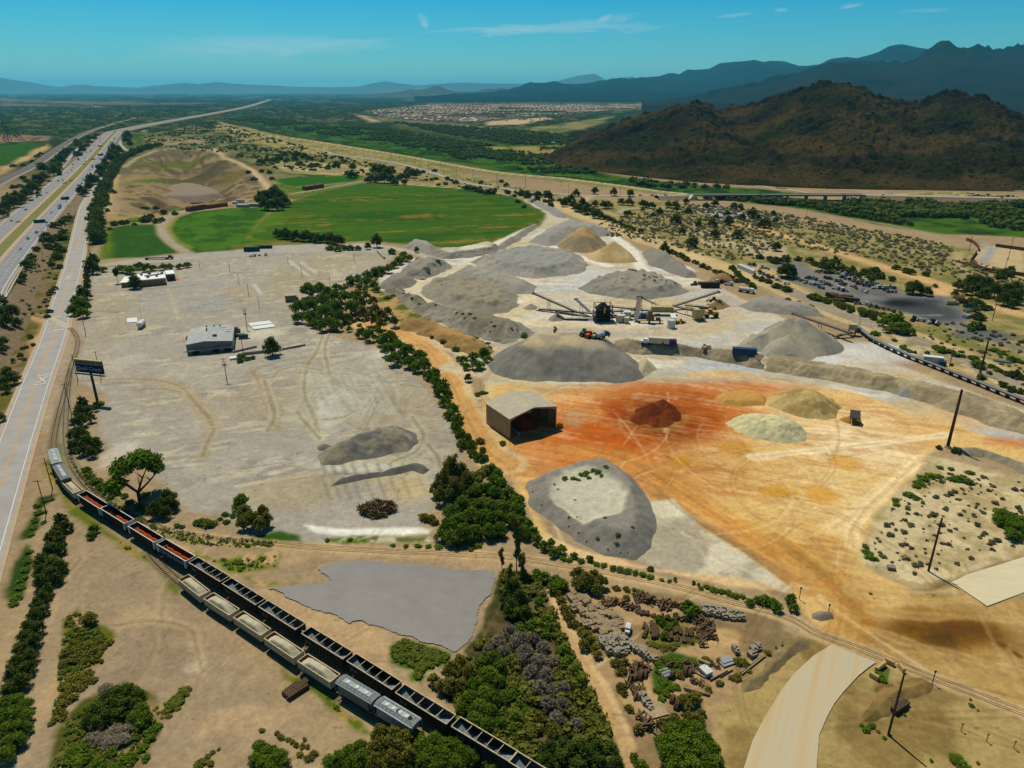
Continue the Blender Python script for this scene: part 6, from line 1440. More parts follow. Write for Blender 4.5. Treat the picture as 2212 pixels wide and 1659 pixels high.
def covered(label,m,roofm,group=None,open_h=(),L=10.5):
 W,H = 2.85,4.2; a,w = L / 2,W / 2; z0 = 1.5
 r = thing('covered_hopper',label,'freight wagon',group=group)
 pr = [(-w,z0),(w,z0),(w + .05,H - .5),(-w - .05,H - .5)]
 mb = MB(); n = 4
 vs = [(x,y,z) for x in (-a + .9,a - .9) for y,z in pr]
 mb.add(vs,[(0,1,2,3),(7,6,5,4),(0,4,5,1),(1,5,6,2),(2,6,7,3),(3,7,4,0)])
 for k in range(3):
  x = (k - 1) * L * .27; mb.hexa([(x - .5,-.5,.7),(x + .5,-.5,.7),(x + .5,.5,.7),(x - .5,.5,.7),(x - L * .13,-1.3,z0),(x + L * .13,-1.3,z0),(x + L * .13,1.3,z0),(x - L * .13,1.3,z0)])
 for k in range(13):
  x = -a + 1.0 + k * (L - 2) / 12
  for s in (-1,1): mb.box(x - .06,x + .06,min(s * w,s * (w + .14)),max(s * w,s * (w + .14)),z0,H - .55)
 for s in (-1,1):
  for y in (-w,w - .12): mb.box(min(s * (a - .9),s * a),max(s * (a - .9),s * a),y,y + .12,1.2,1.35); mb.bar((s * a,y + .06,1.2),(s * a,y + .06,H - .5),.08)
 mb.obj('body',m,r)
 rf = MB()
 arc = [(-w - .1,H - .5),(-w * .75,H - .16),(-w * .35,H),(w * .35,H),(w * .75,H - .16),(w + .1,H - .5)]
 vs = [(x,y,z) for x in (-a,a) for y,z in arc]
 rf.add(vs,[(k,k + 1,k + 7,k + 6) for k in range(5)] + [(0,1,2,3,4,5)[::-1],(6,7,8,9,10,11),(0,6,11,5)])
 for k in range(9):
  x = -a + 1 + k * (L - 2) / 8; rf.box(x - .04,x + .04,-w * .7,w * .7,H - .02,H + .05)
 rf.obj('roof',roofm,r)
 wk = MB()
 for s in (-1,1): wk.box(-a + .2,a - .2,min(s * (w - .15),s * (w + .12)),max(s * (w - .15),s * (w + .12)),H - .36,H - .26)
 wk.obj('running_board',m,r)
 pl = MB(); pl.box(-a + 1.4,a - 1.4,-.55,.55,H + .05,H + .12); pl.obj('hatch_deck',LGREYP,r)
 for k in range(4 if open_h else 3):
  x = -a + 2.6 + k * (L - 5.2) / (3 if open_h else 2)
  h = MB(); h.cyl((x,0,H + .1),(x,0,H + .26),.52,.45,14); hh_ = h.obj('hatch',WHITEP,r)
 for x in open_h: MB().cyl((x,0,H + .12),(x,0,H + .2),.5,.5,14).obj('open_hatch',UNDER,r)
 bogies(r,L,1.25)
 return r
def load(name,label,cat,L,W,z0,z1,m,parent_loc,rz,seed,n=1,group=None):
 """heaped cargo lying in a wagon"""
 nx,ny = 40,14
 X,Y = np.meshgrid(np.linspace(-L / 2,L / 2,nx),np.linspace(-W / 2,W / 2,ny)); x,y = X.ravel(),Y.ravel()
 zz = np.full(x.shape,z0)
 for k in range(n):
  c = (k + .5) / n * L - L / 2; hw = L / n / 2
  if n > 1: zz = np.maximum(zz,z0 + (z1 - z0) * np.clip(1 - np.hypot((x - c) / (hw * 1.25),y / (W * .62)),0,1) * 1.3)
  else: zz = np.maximum(zz,z0 + (z1 - z0) * smooth(0,.55,1 - np.maximum(np.abs(x) / (L / 2),np.abs(y) / (W / 2) * .9)) * (.8 + .45 * fbm(x + seed * 9,y,2.6,3,seed)))
 zz += (fbm(x + seed * 5,y,.9,2,seed) - .5) * .25
 idx = np.arange(nx * ny).reshape(ny,nx)
 fc = np.stack([idx[:-1,:-1].ravel(),idx[:-1,1:].ravel(),idx[1:,1:].ravel(),idx[1:,:-1].ravel()],1)
 o = link(name,np_mesh(name,np.stack([x,y,zz],1),fc,m,smooth_=True),None,parent_loc,rz)
 return tag(o,label,cat,group)
def on_track(path,p):
 k = min(range(1,len(path) - 1),key=lambda i: (path[i] - p).length)
 d = path[k + 1] - path[k - 1]
 return math.atan2(d.y,d.x)
A_DENSE = resample(SPUR_A,1.0); C_DENSE = resample(SPUR_C,1.0)
def put(o,path,p,first=[0]):
 p = Vector((p.x,p.y,0)); k = min(range(len(path)),key=lambda i: (path[i] - p).length)
 q = path[k]; o.location = (q.x,q.y,.2); o.rotation_euler = (0,0,on_track(path,q)); return q,o.rotation_euler[2]
def nxt(path,q,L,sgn=1):
 k = min(range(len(path)),key=lambda i: (path[i] - q).length); acc = 0
 while acc < L and 0 <= k + sgn < len(path):
  acc += (path[k + sgn] - path[k]).length; k += sgn
 return path[k]
W1 = 'wagons of the long curving train'
pos = [(0,2,430,185,4.3),(0,2,482,310,4.3),(0,2,572,425,3.3),(0,2,725,535,4),(0,2,925,655,4),(0,2,1142,792,4),(0,2,1383,938,4),(0,2,1643,1088,4),(0,2,1927,1268,4),(1,3,222,455,4),(1,3,563,665,4),(1,3,937,893,4),(1,3,1350,1155,4),(1,3,1822,1435,4),(1,3,2290,1735,4)]
mk = [lambda: covered('pale covered hopper at the far tail of the curving train',LGREYP,LGREYP,W1,L=12.6),lambda: covered('grey covered hopper, second from the far tail of the curving train',GREYP,ROOFG,W1,L=12.6),lambda: gondola('cream wagon with grey sand in the curving train, before the red ore hoppers',W1)]
kinds = ['c','c','g'] + ['r'] * 4 + ['b'] * 8
redlab = ['red lined hopper next to the cream sand wagon','second red lined hopper of four, counted from the cream wagon','third red lined hopper of four, with a white end beside a standing person','red lined hopper with pale spray paint on its black side']
blklab = ['%s empty black hopper of the train, counted from the red hoppers' % ORD[k] for k in range(8)]
red0 = blk0 = None; TRAIN = []
for k,(c_,r_,x_,y_,z_) in enumerate(pos):
 p = tp(c_,r_,x_,y_,z_)
 if k < 3: o = mk[k]()
 elif kinds[k] == 'r':
  if k == 6: o = hopper(redlab[3],red=True,group=W1,marks=True)
  elif red0 is None: o = red0 = hopper(redlab[0],red=True,group=W1)
  else: o = dup(red0,label=redlab[k - 3])
 else:
  if blk0 is None: o = blk0 = hopper(blklab[0],group=W1)
  else: o = dup(blk0,label=blklab[k - 7])
 q,rz = put(o,A_DENSE,p); TRAIN.append((q,rz))
 if k == 2: load('sand_load','grey sand heaped in the single cream wagon of the curving train','sand load',10.25,2.45,2.4,3.5,SANDM,(q.x,q.y,.2),rz,1)
 if kinds[k] == 'r': load('ore_load','orange red ore mounds inside the %s red lined hopper' % ORD[k - 3],'ore load',10.2,2.6,1.5,3.0,OREM,(q.x,q.y,.2),rz,k,3,'ore in the red hoppers')
W2 = 'wagons on the near siding'
g0 = None
for k,(c_,r_,x_,y_) in enumerate(((0,2,1541,1222),(0,2,1757,1368),(0,2,1995,1518),(1,3,242,690),(1,3,518,872))):
 p = tp(c_,r_,x_,y_,3.3)
 lb = '%s cream sand wagon on the near siding, counted from the far end' % ORD[k]
 if g0 is None: o = g0 = gondola(lb,W2)
 else: o = dup(g0,label=lb)
 q,rz = put(o,C_DENSE,p)
 load('sand_load','pale sand heaped in the %s cream wagon on the near siding' % ORD[k],'sand load',10.25,2.45,2.45,3.75,SANDM,(q.x,q.y,.2),rz,k + 3,1,'sand loads on the near siding')
o = covered('grey covered hopper on the near siding with three closed hatches',GREYP,ROOFG,W2); put(o,C_DENSE,tp(1,3,818,1022,4.4))
o = covered('pale covered hopper on the near siding with two open dark hatches',LGREYP,ROOFG,W2,(.4,3.4)); put(o,C_DENSE,tp(1,3,1145,1212,4.4))
# person standing between the wagons
def person():
 sk = [((0,0,.98),.13),((0,0,1.22),.14),((0,0,1.44),.12),((0,0,1.56),.055),((0,.01,1.68),.10),((.0,.01,1.78),.07),
   ((.19,0,1.43),.06),((.25,.02,1.16),.045),((.24,.10,.92),.035),((-.19,0,1.43),.06),((-.26,.0,1.16),.045),((-.27,.06,.92),.035),
   ((.10,0,.88),.10),((.11,.02,.48),.065),((.11,0,.08),.045),((.11,.15,.04),.035),((-.10,0,.88),.10),((-.12,.03,.48),.065),((-.12,0,.08),.045),((-.12,.15,.04),.035)]
 ed = [(0,1),(1,2),(2,3),(3,4),(4,5),(2,6),(6,7),(7,8),(2,9),(9,10),(10,11),(0,12),(12,13),(13,14),(14,15),(0,16),(16,17),(17,18),(18,19)]
 me = bpy.data.meshes.new('person'); me.from_pydata([s_[0] for s_ in sk],ed,[]); me.update()
 me.materials.append(mat('dark_clothes',(.02,.022,.03),var=.2))
 o = link('person',me); o.modifiers.new('skin','SKIN'); o.modifiers.new('sub','SUBSURF').levels = 1
 for k,s_ in enumerate(sk): me.skin_vertices[0].data[k].radius = (s_[1],s_[1])
 me.skin_vertices[0].data[0].use_root = True
 hd = MB(); hd.cyl((0,.01,1.72),(0,.01,1.82),.12,.09,10); hd.cyl((0,.05,1.70),(0,.05,1.72),.17,.17,12); hd.obj('hat',UNDER,o)
 return tag(o,'person in dark clothes standing up on the rim between two red ore hoppers','person')
po = person(); pp = tp(0,2,1300,850,3.6); po.location = (pp.x,pp.y,4.1 + .2)
q5 = TRAIN[6][0]; d5 = Vector((math.cos(TRAIN[6][1]),math.sin(TRAIN[6][1]),0))
po.location = (q5.x - d5.x * 6.9 - d5.y * 1.0,q5.y - d5.y * 6.9 + d5.x * 1.0,4.07)
# ------------------------------------------------------------------ grey sheet
TARP = tl(1,3,'120 232 300 215 420 195 560 190 600 170 520 120 500 80 610 35 860 10 1060 28 1200 38 1290 50 1500 70 1560 88 1700 90 1885 92 1920 160 1880 280 1800 370 1770 520 1700 650 1620 735 1570 745 1440 690 1290 645 1150 600 1100 580 960 545 850 490 800 500 760 515 650 462 500 412 350 355 210 280')
xy = [(p.x,p.y) for p in TARP]; xs = [p[0] for p in xy]; ys = [p[1] for p in xy]
nx,ny = 260,220
X,Y = np.meshgrid(np.linspace(min(xs),max(xs),nx),np.linspace(min(ys),max(ys),ny)); x,y = X.ravel(),Y.ravel()
d = sdf(x,y,xy) + (fbm(x,y,4,4,3,.6) - .5) * 2
cr = math.cos(-.16); sr = math.sin(-.16); tt = -x * sr + y * cr; rr = x * cr + y * sr
right = smooth(-4,2,x - (y - 120) * .35 + 3)
w_ = 2.2 * np.exp(-(((tt + 1.2 * (fbm(rr,tt,14,3,4) - .5)) / 1.75 % 1 - .5) / .13) ** 2) - .4
zz = .12 + right * .11 * w_ * (.5 + fbm(x,y,9,3,5)) + .07 * (fbm(rr,tt * 2,5,4,6) - .5) + .05 * np.abs(fbm(x,y,2.5,3,7) - .5)
idx = np.arange(nx * ny).reshape(ny,nx)
fc = np.stack([idx[:-1,:-1].ravel(),idx[:-1,1:].ravel(),idx[1:,1:].ravel(),idx[1:,:-1].ravel()],1)
fc = fc[(d[fc] > 0).all(1)]
TM = mat('grey_plastic_sheet',(1,1,1),rough=.5,var=.08,scale=.35,spec=.25,coord='World',attr='Col')
fold_shade = np.exp(-(((tt + 1.2 * (fbm(rr,tt,14,3,4) - .5)) / 1.75 % 1 - .62) / .09) ** 2) * right * smooth(.35,.6,fbm(rr,tt * 3,7,3,8))  # shading of the folds painted as dark lines beside the ridges
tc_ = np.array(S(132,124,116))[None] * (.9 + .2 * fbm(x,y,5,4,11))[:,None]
pale_gloss = (smooth(.5,.68,fbm(rr * .6,tt * 2,5,4,12)) * right * .8)[:,None]  # pale dusty streaks painted on the right stand in for gloss
tc_ = tc_ * (1 - pale_gloss) + np.array(S(178,168,150))[None] * pale_gloss
tc_ = tc_ * (1 - .45 * fold_shade[:,None])
used = np.unique(fc); mp = np.full(nx * ny,-1); mp[used] = np.arange(len(used))
cxt,cyt = x[used].mean(),y[used].mean()
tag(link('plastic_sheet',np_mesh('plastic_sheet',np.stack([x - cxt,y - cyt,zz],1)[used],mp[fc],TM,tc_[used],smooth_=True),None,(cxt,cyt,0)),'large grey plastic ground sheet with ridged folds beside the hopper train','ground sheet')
# ------------------------------------------------------------------ buildings
def frame(a,b):
 d = b - a; return math.atan2(d.y,d.x),d.length
TANW = mat('tan_cladding',S(190,158,112),rough=.6,var=.06,scale=.3)
def ribbed(name,rgb,freq,axis=0):
 m = bpy.data.materials.new(name); m.use_nodes = True; nt = m.node_tree; N,L = nt.nodes,nt.links; b = N['Principled BSDF']; b.inputs['Roughness'].default_value = .55
 tc = N.new('ShaderNodeTexCoord'); w = N.new('ShaderNodeTexWave'); w.wave_type = 'BANDS'; w.bands_direction = 'XYZ'[axis]; w.inputs['Scale'].default_value = freq; w.inputs['Distortion'].default_value = .1
 n = N.new('ShaderNodeTexNoise'); n.inputs['Scale'].default_value = .4; n.inputs['Detail'].default_value = 5; L.new(tc.outputs['Object'],n.inputs['Vector'])
 L.new(tc.outputs['Object'],w.inputs['Vector']); bp = N.new('ShaderNodeBump'); bp.inputs['Strength'].default_value = .8; bp.inputs['Distance'].default_value = .15; L.new(w.outputs[0],bp.inputs['Height']); L.new(bp.outputs[0],b.inputs['Normal'])
 r = N.new('ShaderNodeValToRGB'); L.new(n.outputs[0],r.inputs[0]); r.color_ramp.elements[0].position = .3; r.color_ramp.elements[1].position = .7
 r.color_ramp.elements[0].color = (*[c * .85 for c in rgb],1); r.color_ramp.elements[1].color = (*[min(.9,c * 1.12) for c in rgb],1); L.new(r.outputs[0],b.inputs['Base Color'])
 return m
A,B,C = tp(1,1,1805,1350),tp(1,1,2025,1470),tp(2,1,383,1365)
rz,_ = frame(B,C); Wd = (C - B).length; Ld = (B - A).length
shed = thing('open_shed','tan metal shed with a pitched ribbed roof and a wide open front holding red ore','shed',B,rz)
h,rdg,t = 8.4,10.6,.25
RW = ribbed('tan_ribbed_wall',S(200,162,108),2.2,1); RR = ribbed('tan_ribbed_roof',S(222,204,166),1.8,1); RE = ribbed('tan_ribbed_end',S(196,160,110),2.2,0)
MB().box(0,t,.02,Ld,0,h).obj('wall',RW,shed); MB().box(Wd - t,Wd,.02,Ld,0,h).obj('wall',RW,shed)
mb = MB(); mb.prism([(t,0),(Wd - t,0),(Wd - t,h),(Wd / 2,rdg - .1),(t,h)],Ld - t,Ld - .02); mb.obj('wall',RE,shed)
mb = MB(); mb.prism([(.3,h - 1.2),(2.6,h - .2),(Wd / 2,rdg - .5),(Wd - 2.6,h - .2),(Wd - .3,h - 1.2),(Wd - .3,h),(Wd / 2,rdg - .05),(.3,h)],-.02,.3); mb.obj('gable_trim',RE,shed)
for s in (0,1):
 x0,x1 = (-.35,Wd / 2) if s == 0 else (Wd / 2,Wd + .35); z0_,z1_ = (h - .05,rdg) if s == 0 else (rdg,h - .05)
 mb = MB(); mb.add([(x0,-.4,z0_),(x1,-.4,z1_),(x1,Ld + .4,z1_),(x0,Ld + .4,z0_),(x0,-.4,z0_ + .18),(x1,-.4,z1_ + .18),(x1,Ld + .4,z1_ + .18),(x0,Ld + .4,z0_ + .18)],[(3,2,1,0),(4,5,6,7),(0,1,5,4),(1,2,6,5),(2,3,7,6),(3,0,4,7)]); mb.obj('roof',RR,shed)
for x in (.3,Wd - .65):
 for y in (.1,Ld * .33,Ld * .66): MB().box(x,x + .35,y,y + .35,0,h - .1).obj('post',mat('brown_steel',S(110,84,58),var=.2),shed)
MB().box(Wd * .2,Wd * .24,1,7,0,1.1).obj('push_wall',DCONC,shed)
_c = B + (C - B) * .55 + (A - B) * .5
heap('ore_heap','dark red ore heap stored under the roof of the open shed','ore heap',[_c + Vector((math.cos(q * .785) * 7,math.sin(q * .785) * 6,0)) for q in range(8)],4,S(150,62,24),seed=50,res=40)
def simple_building(name,label,cat,a,b,depth_,h,wallm,roofm,parapet=.3,units=(),group=None,slope=0):
 rz,L = frame(a,b); o = thing(name,label,cat,a,rz,group)
 MB().box(0,L,0,depth_,0,h).obj('wall',wallm,o)
 mb = MB(); mb.box(-.15,L + .15,-.15,depth_ + .15,h,h + .2)
 if parapet: mb.box(-.15,L + .15,-.15,.1,h + .2,h + .2 + parapet); mb.box(-.15,.1,.1,depth_ + .15,h + .2,h + .2 + parapet); mb.box(L - .1,L + .15,.1,depth_ + .15,h + .2,h + .2 + parapet)
 mb.obj('roof',roofm,o)
 for (x,y,w,d_,hh_,m) in units: MB().box(x,x + w,y,y + d_,h + .21,h + .2 + hh_).obj('roof_unit',m,o)
 return o,L
WROOF = mat('white_roof',S(244,242,232),rough=.7,var=.06,scale=.3)
BRICK = mat('tan_block_wall',S(170,124,82),var=.15,scale=1)
GREYU = mat('grey_unit',S(110,112,108),var=.2)
# warehouse: pitched roof across its width
a,b = tp(0,1,1485,800),tp(0,1,1850,765)
rz,L = frame(a,b); D_ = 27.0; h = 5.0
wh = thing('warehouse','grey low-pitched metal warehouse with stained roof panels on the pale lot','warehouse',a,rz)
MB().prism([(0,0),(L,0),(L,h),(L * .42,h + 1.1),(0,h)],0,D_).obj('wall',ribbed('grey_ribbed_wall',S(150,142,134),2.5,0),wh)
WRF = ribbed('grey_metal_roof',S(204,202,192),1.6,1); WRF2 = ribbed('pale_metal_roof',S(214,208,182),1.6,1)
for (x0,x1,y0,y1,m_) in ((0,L * .42,0,17,WRF),(0,L * .42,17,D_,WRF2),(L * .42,L,1.8,D_,WRF),(L * .42,L,-.15,1.8,WRF2)):
 zf = lambda x: h + 1.1 * (x / (L * .42) if x <= L * .42 else (L - x) / (L * .58))
 mb = MB(); e0 = -.2 if x0 == 0 else 0; e1 = .2 if x1 == L else 0
 mb.add([(x0 + e0,y0,zf(x0) + .02),(x1 + e1,y0,zf(x1) + .02),(x1 + e1,y1,zf(x1) + .02),(x0 + e0,y1,zf(x0) + .02),(x0 + e0,y0,zf(x0) + .2),(x1 + e1,y0,zf(x1) + .2),(x1 + e1,y1,zf(x1) + .2),(x0 + e0,y1,zf(x0) + .2)],[(3,2,1,0),(4,5,6,7),(0,1,5,4),(1,2,6,5),(2,3,7,6),(3,0,4,7)]); mb.obj('roof',m_,wh)
for (x0,x1) in ((1,8),(9.5,L - .3)): MB().hexa([(x0,-1.7,2.3),(x1,-1.7,2.3),(x1,-.02,2.6),(x0,-.02,2.6),(x0,-1.7,2.4),(x1,-1.7,2.4),(x1,-.02,2.7),(x0,-.02,2.7)]).obj('awning',WRF2,wh)
for x in (2.2,11.5,17): MB().box(x,x + 3.2,-.03,0,.05,2.2).obj('door',UNDER,wh)
for (x,y) in ((L * .4,17),(L * .4,19.5),(L * .38,24.5),(L * .55,24.8),(L * .68,25.2)): MB().cyl((x,y,zf(x) + .1),(x,y,zf(x) + .9),.35,n=8).obj('roof_vent',UNDER,wh)
for (x,y,w) in ((L * .5,22,7),(L * .6,19,6),(L * .62,15,7),(L * .8,18.5,3)): MB().box(x,x + w,y,y + .35,zf(x + w / 2) + .1,zf(x + w / 2) + .38).obj('skylight_strip',WROOF,wh)
MB().box(L * .56,L * .56 + 2,7,8.3,zf(L * .6) + .1,zf(L * .6) + 1.1).obj('roof_unit',mat('rust_unit',S(110,84,60),var=.3),wh)
MB().box(-2.4,-.02,5,D_ - 12,.02,.25).obj('loading_dock',DCONC,wh)
MB().box(-1.8,-.02,D_ - 10,D_ - 6,0,3.4).obj('lean_to',RUST,wh)
# white-roofed building and annex
a,b = tp(0,1,1105,262),tp(0,1,1320,240)
o,L = simple_building('office_building','low block building with white roofs and cooler pipes behind a round dark tree','building',a,b,19,4.0,BRICK,WROOF,.35)
for (x,y,w,d_,h_) in ((1.5,15,1.6,1.6,1.3),(6,17,2.2,1.6,1.4),(5,6,2,1.6,1.2),(10.5,7,1.6,1.4,1.3),(14,13,1.8,1.4,1.2),(4,11,4,.5,.8),(8,12,6,.45,.7)): MB().box(x,x + w,y,y + d_,4.21,4.2 + h_).obj('cooler',GREYU,o)
mb = MB(); mb.bar((6,8,4.7),(13,14,4.8),.35); mb.obj('pipe',GREYU,o)
MB().hexa([(-11,4,3.1),(-.02,1.5,3.1),(-.02,17,3.9),(-8,17,3.9),(-11,4,3.3),(-.02,1.5,3.3),(-.02,17,4.1),(-8,17,4.1)]).obj('wing_roof',WROOF,o)
MB().hexa([(-10.5,4.6,0),(-.02,2.2,0),(-.02,16.5,0),(-7.8,16.5,0),(-10.5,4.6,3.1),(-.02,2.2,3.1),(-.02,16.5,3.88),(-7.8,16.5,3.88)]).obj('wing_wall',BRICK,o)
for k in range(4): MB().box(2 + k * 3.6,3.2 + k * 3.6,-.05,0,1.2,2.6).obj('window',mat('dark_glass',(.02,.022,.025),rough=.2,var=0,spec=.6),o)
a,b = tp(0,1,1326,214),tp(0,1,1392,207)
o,L = simple_building('annex','small square block annex with a white roof and orange ramp','building',a,b,13,4.2,mat('brown_block_wall',S(120,84,66),var=.15),WROOF,.3)
MB().hexa([(L + .02,0,0),(L + 2.5,0,0),(L + 1.8,9,0),(L + .02,9,0),(L + .02,0,.3),(L + 2,0,.1),(L + 1.5,9,.1),(L + .02,9,1.2)]).obj('ramp',mat('orange_ramp',S(204,122,66),var=.1),o)
MB().box(L * .4,L * .7,-.05,0,.05,2.4).obj('door',UNDER,o)
# hut
a,b = tp(1,1,250,380),tp(1,1,338,374)
o,L = simple_building('hut','small flat-roofed hut at the edge of the tree grove','hut',a,b,7,3.6,mat('tan_hut_wall',S(150,132,92),var=.15),mat('hut_roof',S(170,166,140),var=.1),0)
MB().box(L - .01,L + 1.2,1,3,0,2.2).obj('lean_to',BRICK,o)
# ---- white tank trailer with slab, slabs, low walls
p = tp(0,1,1103,598); tk = thing('tank_trailer','white horizontal tank on a cradle standing on the pale lot','tank',p,R(8))
mb = MB(); n = 14
prof = [(0,.5),(.35,1.15),(.9,1.5),(7,1.5),(7.6,1.1),(8,.5)]
for (y0,r0),(y1,r1) in zip(prof,prof[1:]): mb.cyl((0,y0,2.3),(0,y1,2.3),r0,r1,n,caps=(r0 == .5 or r1 == .5))
mb.obj('tank',mat('white_enamel',S(232,230,222),rough=.35,var=.06),tk)
for y in (1.4,6): MB().box(-1.1,1.1,y,y + .5,0,1.2).obj('cradle',DCONC,tk)
MB().cyl((-.4,7.2,3.4),(-.4,7.2,10.5),.06,n=6).obj('pipe',UNDER,tk); MB().box(-.6,.4,8.1,9.6,.3,2).obj('valve_box',UNDER,tk)
SLABW = mat('white_slab',S(226,226,218),rough=.8,var=.06,scale=.5)
def slab(name,label,cat,P,z,m):
 c = sum(P,Vector()) / len(P); mb = MB(); n = len(P)
 mb.add([tuple(q - c) for q in P] + [tuple(q - c + Vector((0,0,z))) for q in P],[tuple(range(n,2 * n))] + [(i,(i + 1) % n,n + (i + 1) % n,n + i) for i in range(n)])
 return tag(mb.obj(name,m,None,c),label,cat)
slab('concrete_slab','pale concrete pad beside the white tank','slab',tl(0,1,'1005 512 1085 505 1090 540 1008 545'),.25,SLABW)
slab('concrete_slab','far half of the white double slab by the crossarm pole','slab',tl(0,1,'1965 552 2135 530 2158 552 1985 574'),.3,SLABW)
slab('concrete_slab','near half of the white double slab by the crossarm pole','slab',tl(0,1,'1988 579 2160 556 2182 578 2010 600'),.3,SLABW)
slab('concrete_slab','long pale block lying by the bush at the low wall','slab',tl(0,1,'1815 825 1875 815 1880 830 1822 840'),.7,SLABW)
def low_wall(label,a,b,h=.9,w=.5):
 rz,L = frame(a,b); return tag(MB().box(0,L,0,w,0,h).obj('low_wall',DCONC,None,a,rz),label,'wall')
low_wall('longer dark low wall between warehouse yard and pole',tp(0,1,1925,800),tp(0,1,2205,770),1.3)
low_wall('thin low wall in front of the warehouse yard',tp(0,1,1845,782),tp(0,1,2035,738))
low_wall('low wall past the tall round tree on the pale lot',tp(1,1,225,760),tp(1,1,410,725))
low_wall('low concrete kerb beam at the far corner of the pale lot',tp(1,0,1040,1445),tp(1,0,985,1392),1.4,1.2)
# hay stacks, long tan walls in the farmland
HAY = mat('hay_bales',S(132,88,48),var=.3,scale=1.5)
for lb,a,b,h,d_ in (('long brown bale stack curving by the farm road, left part',tp(0,0,1500,1072),tp(0,0,1640,1050),5,6),('long brown bale stack by the farm road, right part',tp(0,0,1645,1050),tp(0,0,1812,1028),4,6),('brown bale stack at the far side of the big field',tp(1,0,415,905),tp(1,0,568,880),5,7)):
 rz,L = frame(a,b); mb = MB()
 for k in range(int(L / 3.1)):
  for j in range(3): mb.box(k * 3.1,k * 3.1 + 3.0,rnd.uniform(-.15,.15),d_ + rnd.uniform(-.2,.2),j * h / 3,(j + 1) * h / 3 - .06 - (rnd.random() < .2) * .5)
 tag(mb.obj('hay_stack',HAY,None,a,rz),lb,'hay stack')
WALLB = mat('brown_estate_wall',S(120,78,54),var=.1)
for lb,pts in (('curved brown estate wall, upper bend by the asphalt lane','1755 1300 1810 1325 1850 1365 1850 1385'),('dark leg of the brown estate wall below the bend','1835 1400 1810 1435 1788 1468'),('curved brown estate wall, lower long sweep','1785 1478 1830 1510 1900 1540 2022 1562'),('brown estate wall at the right margin, lower','2105 1568 2240 1590'),('brown estate wall at the right margin, upper','1985 1350 2240 1385')):
 P = spline(tl(3,0,pts),4); c = P[0].copy(); mb = MB()
 for k,(a,b) in enumerate(zip(P,P[1:])): mb.bar(a - c + Vector((0,0,1.25)),b - c + Vector((0,0,1.25)),.6,2.5)
 tag(mb.obj('estate_wall',WALLB,None,c),lb,'wall')
# ------------------------------------------------------------------ billboard
bp = tp(0,1,770,1160); bb = thing('billboard','dark blue roadside billboard reading Quail Creek on one tall post','billboard',bp,R(-14))
NAVY = mat('navy_board',(.006,.010,.035),rough=.5,var=.1); PALE = mat('faded_strip',S(150,146,118),rough=.7,var=.15)
MB().cyl((0,0,0),(0,0,12.6),.55,.5,14).obj('post',mat('dark_blue_post',(.02,.03,.05),rough=.5),bb)
TW = 13.2; fz = 12.4
MB().box(-TW / 2,TW / 2,-.35,.35,fz,fz + 5.4).obj('board',NAVY,bb)
MB().box(-TW / 2,TW / 2,-.42,-.352,fz + 3.7,fz + 5.4).obj('top_strip',PALE,bb)
MB().box(-TW / 2 - .1,TW / 2 + .1,-.4,.45,fz + 5.42,fz + 5.65).obj('cap',mat('yellow_trim',S(190,176,96),var=.1),bb)
mb = MB(); mb.box(-TW / 2,TW / 2 + 1.3,-1.6,-.4,fz - .5,fz - .35); mb.box(-TW / 2,TW / 2 + 1.3,-1.65,-1.55,fz - .35,fz + .1); mb.obj('catwalk',GREYP,bb)
fc_ = bpy.data.curves.new('lettering','FONT'); fc_.body = 'Quail Creek'; fc_.size = 2.35; fc_.align_x = 'CENTER'; fc_.extrude = .02; fc_.space_character = 1.05
fc_.materials.append(mat('pale_blue_letters',S(176,190,206),var=.05)); _t = bpy.data.objects.new('lettering',fc_); COL.objects.link(_t); bpy.context.view_layer.update(); _m = bpy.data.meshes.new_from_object(_t.evaluated_get(bpy.context.evaluated_depsgraph_get())); bpy.data.objects.remove(_t); _m.name = 'lettering'; fo = link('lettering',_m,bb); fo.location = (0,-.38,fz + 1.1); fo.rotation_euler = (R(90),0,0)
mb = MB(); x = -TW / 2 + .5
while x < TW / 2 - 1.2:
 w_ = rnd.uniform(.5,1.3); mb.box(x,x + w_,-.45,-.421,fz + 4.1,fz + 4.9 + rnd.uniform(-.1,.2)); x += w_ + rnd.choice((.18,.18,.5))
mb.obj('worn_lettering',mat('worn_ink',S(76,78,80),var=.3),bb)
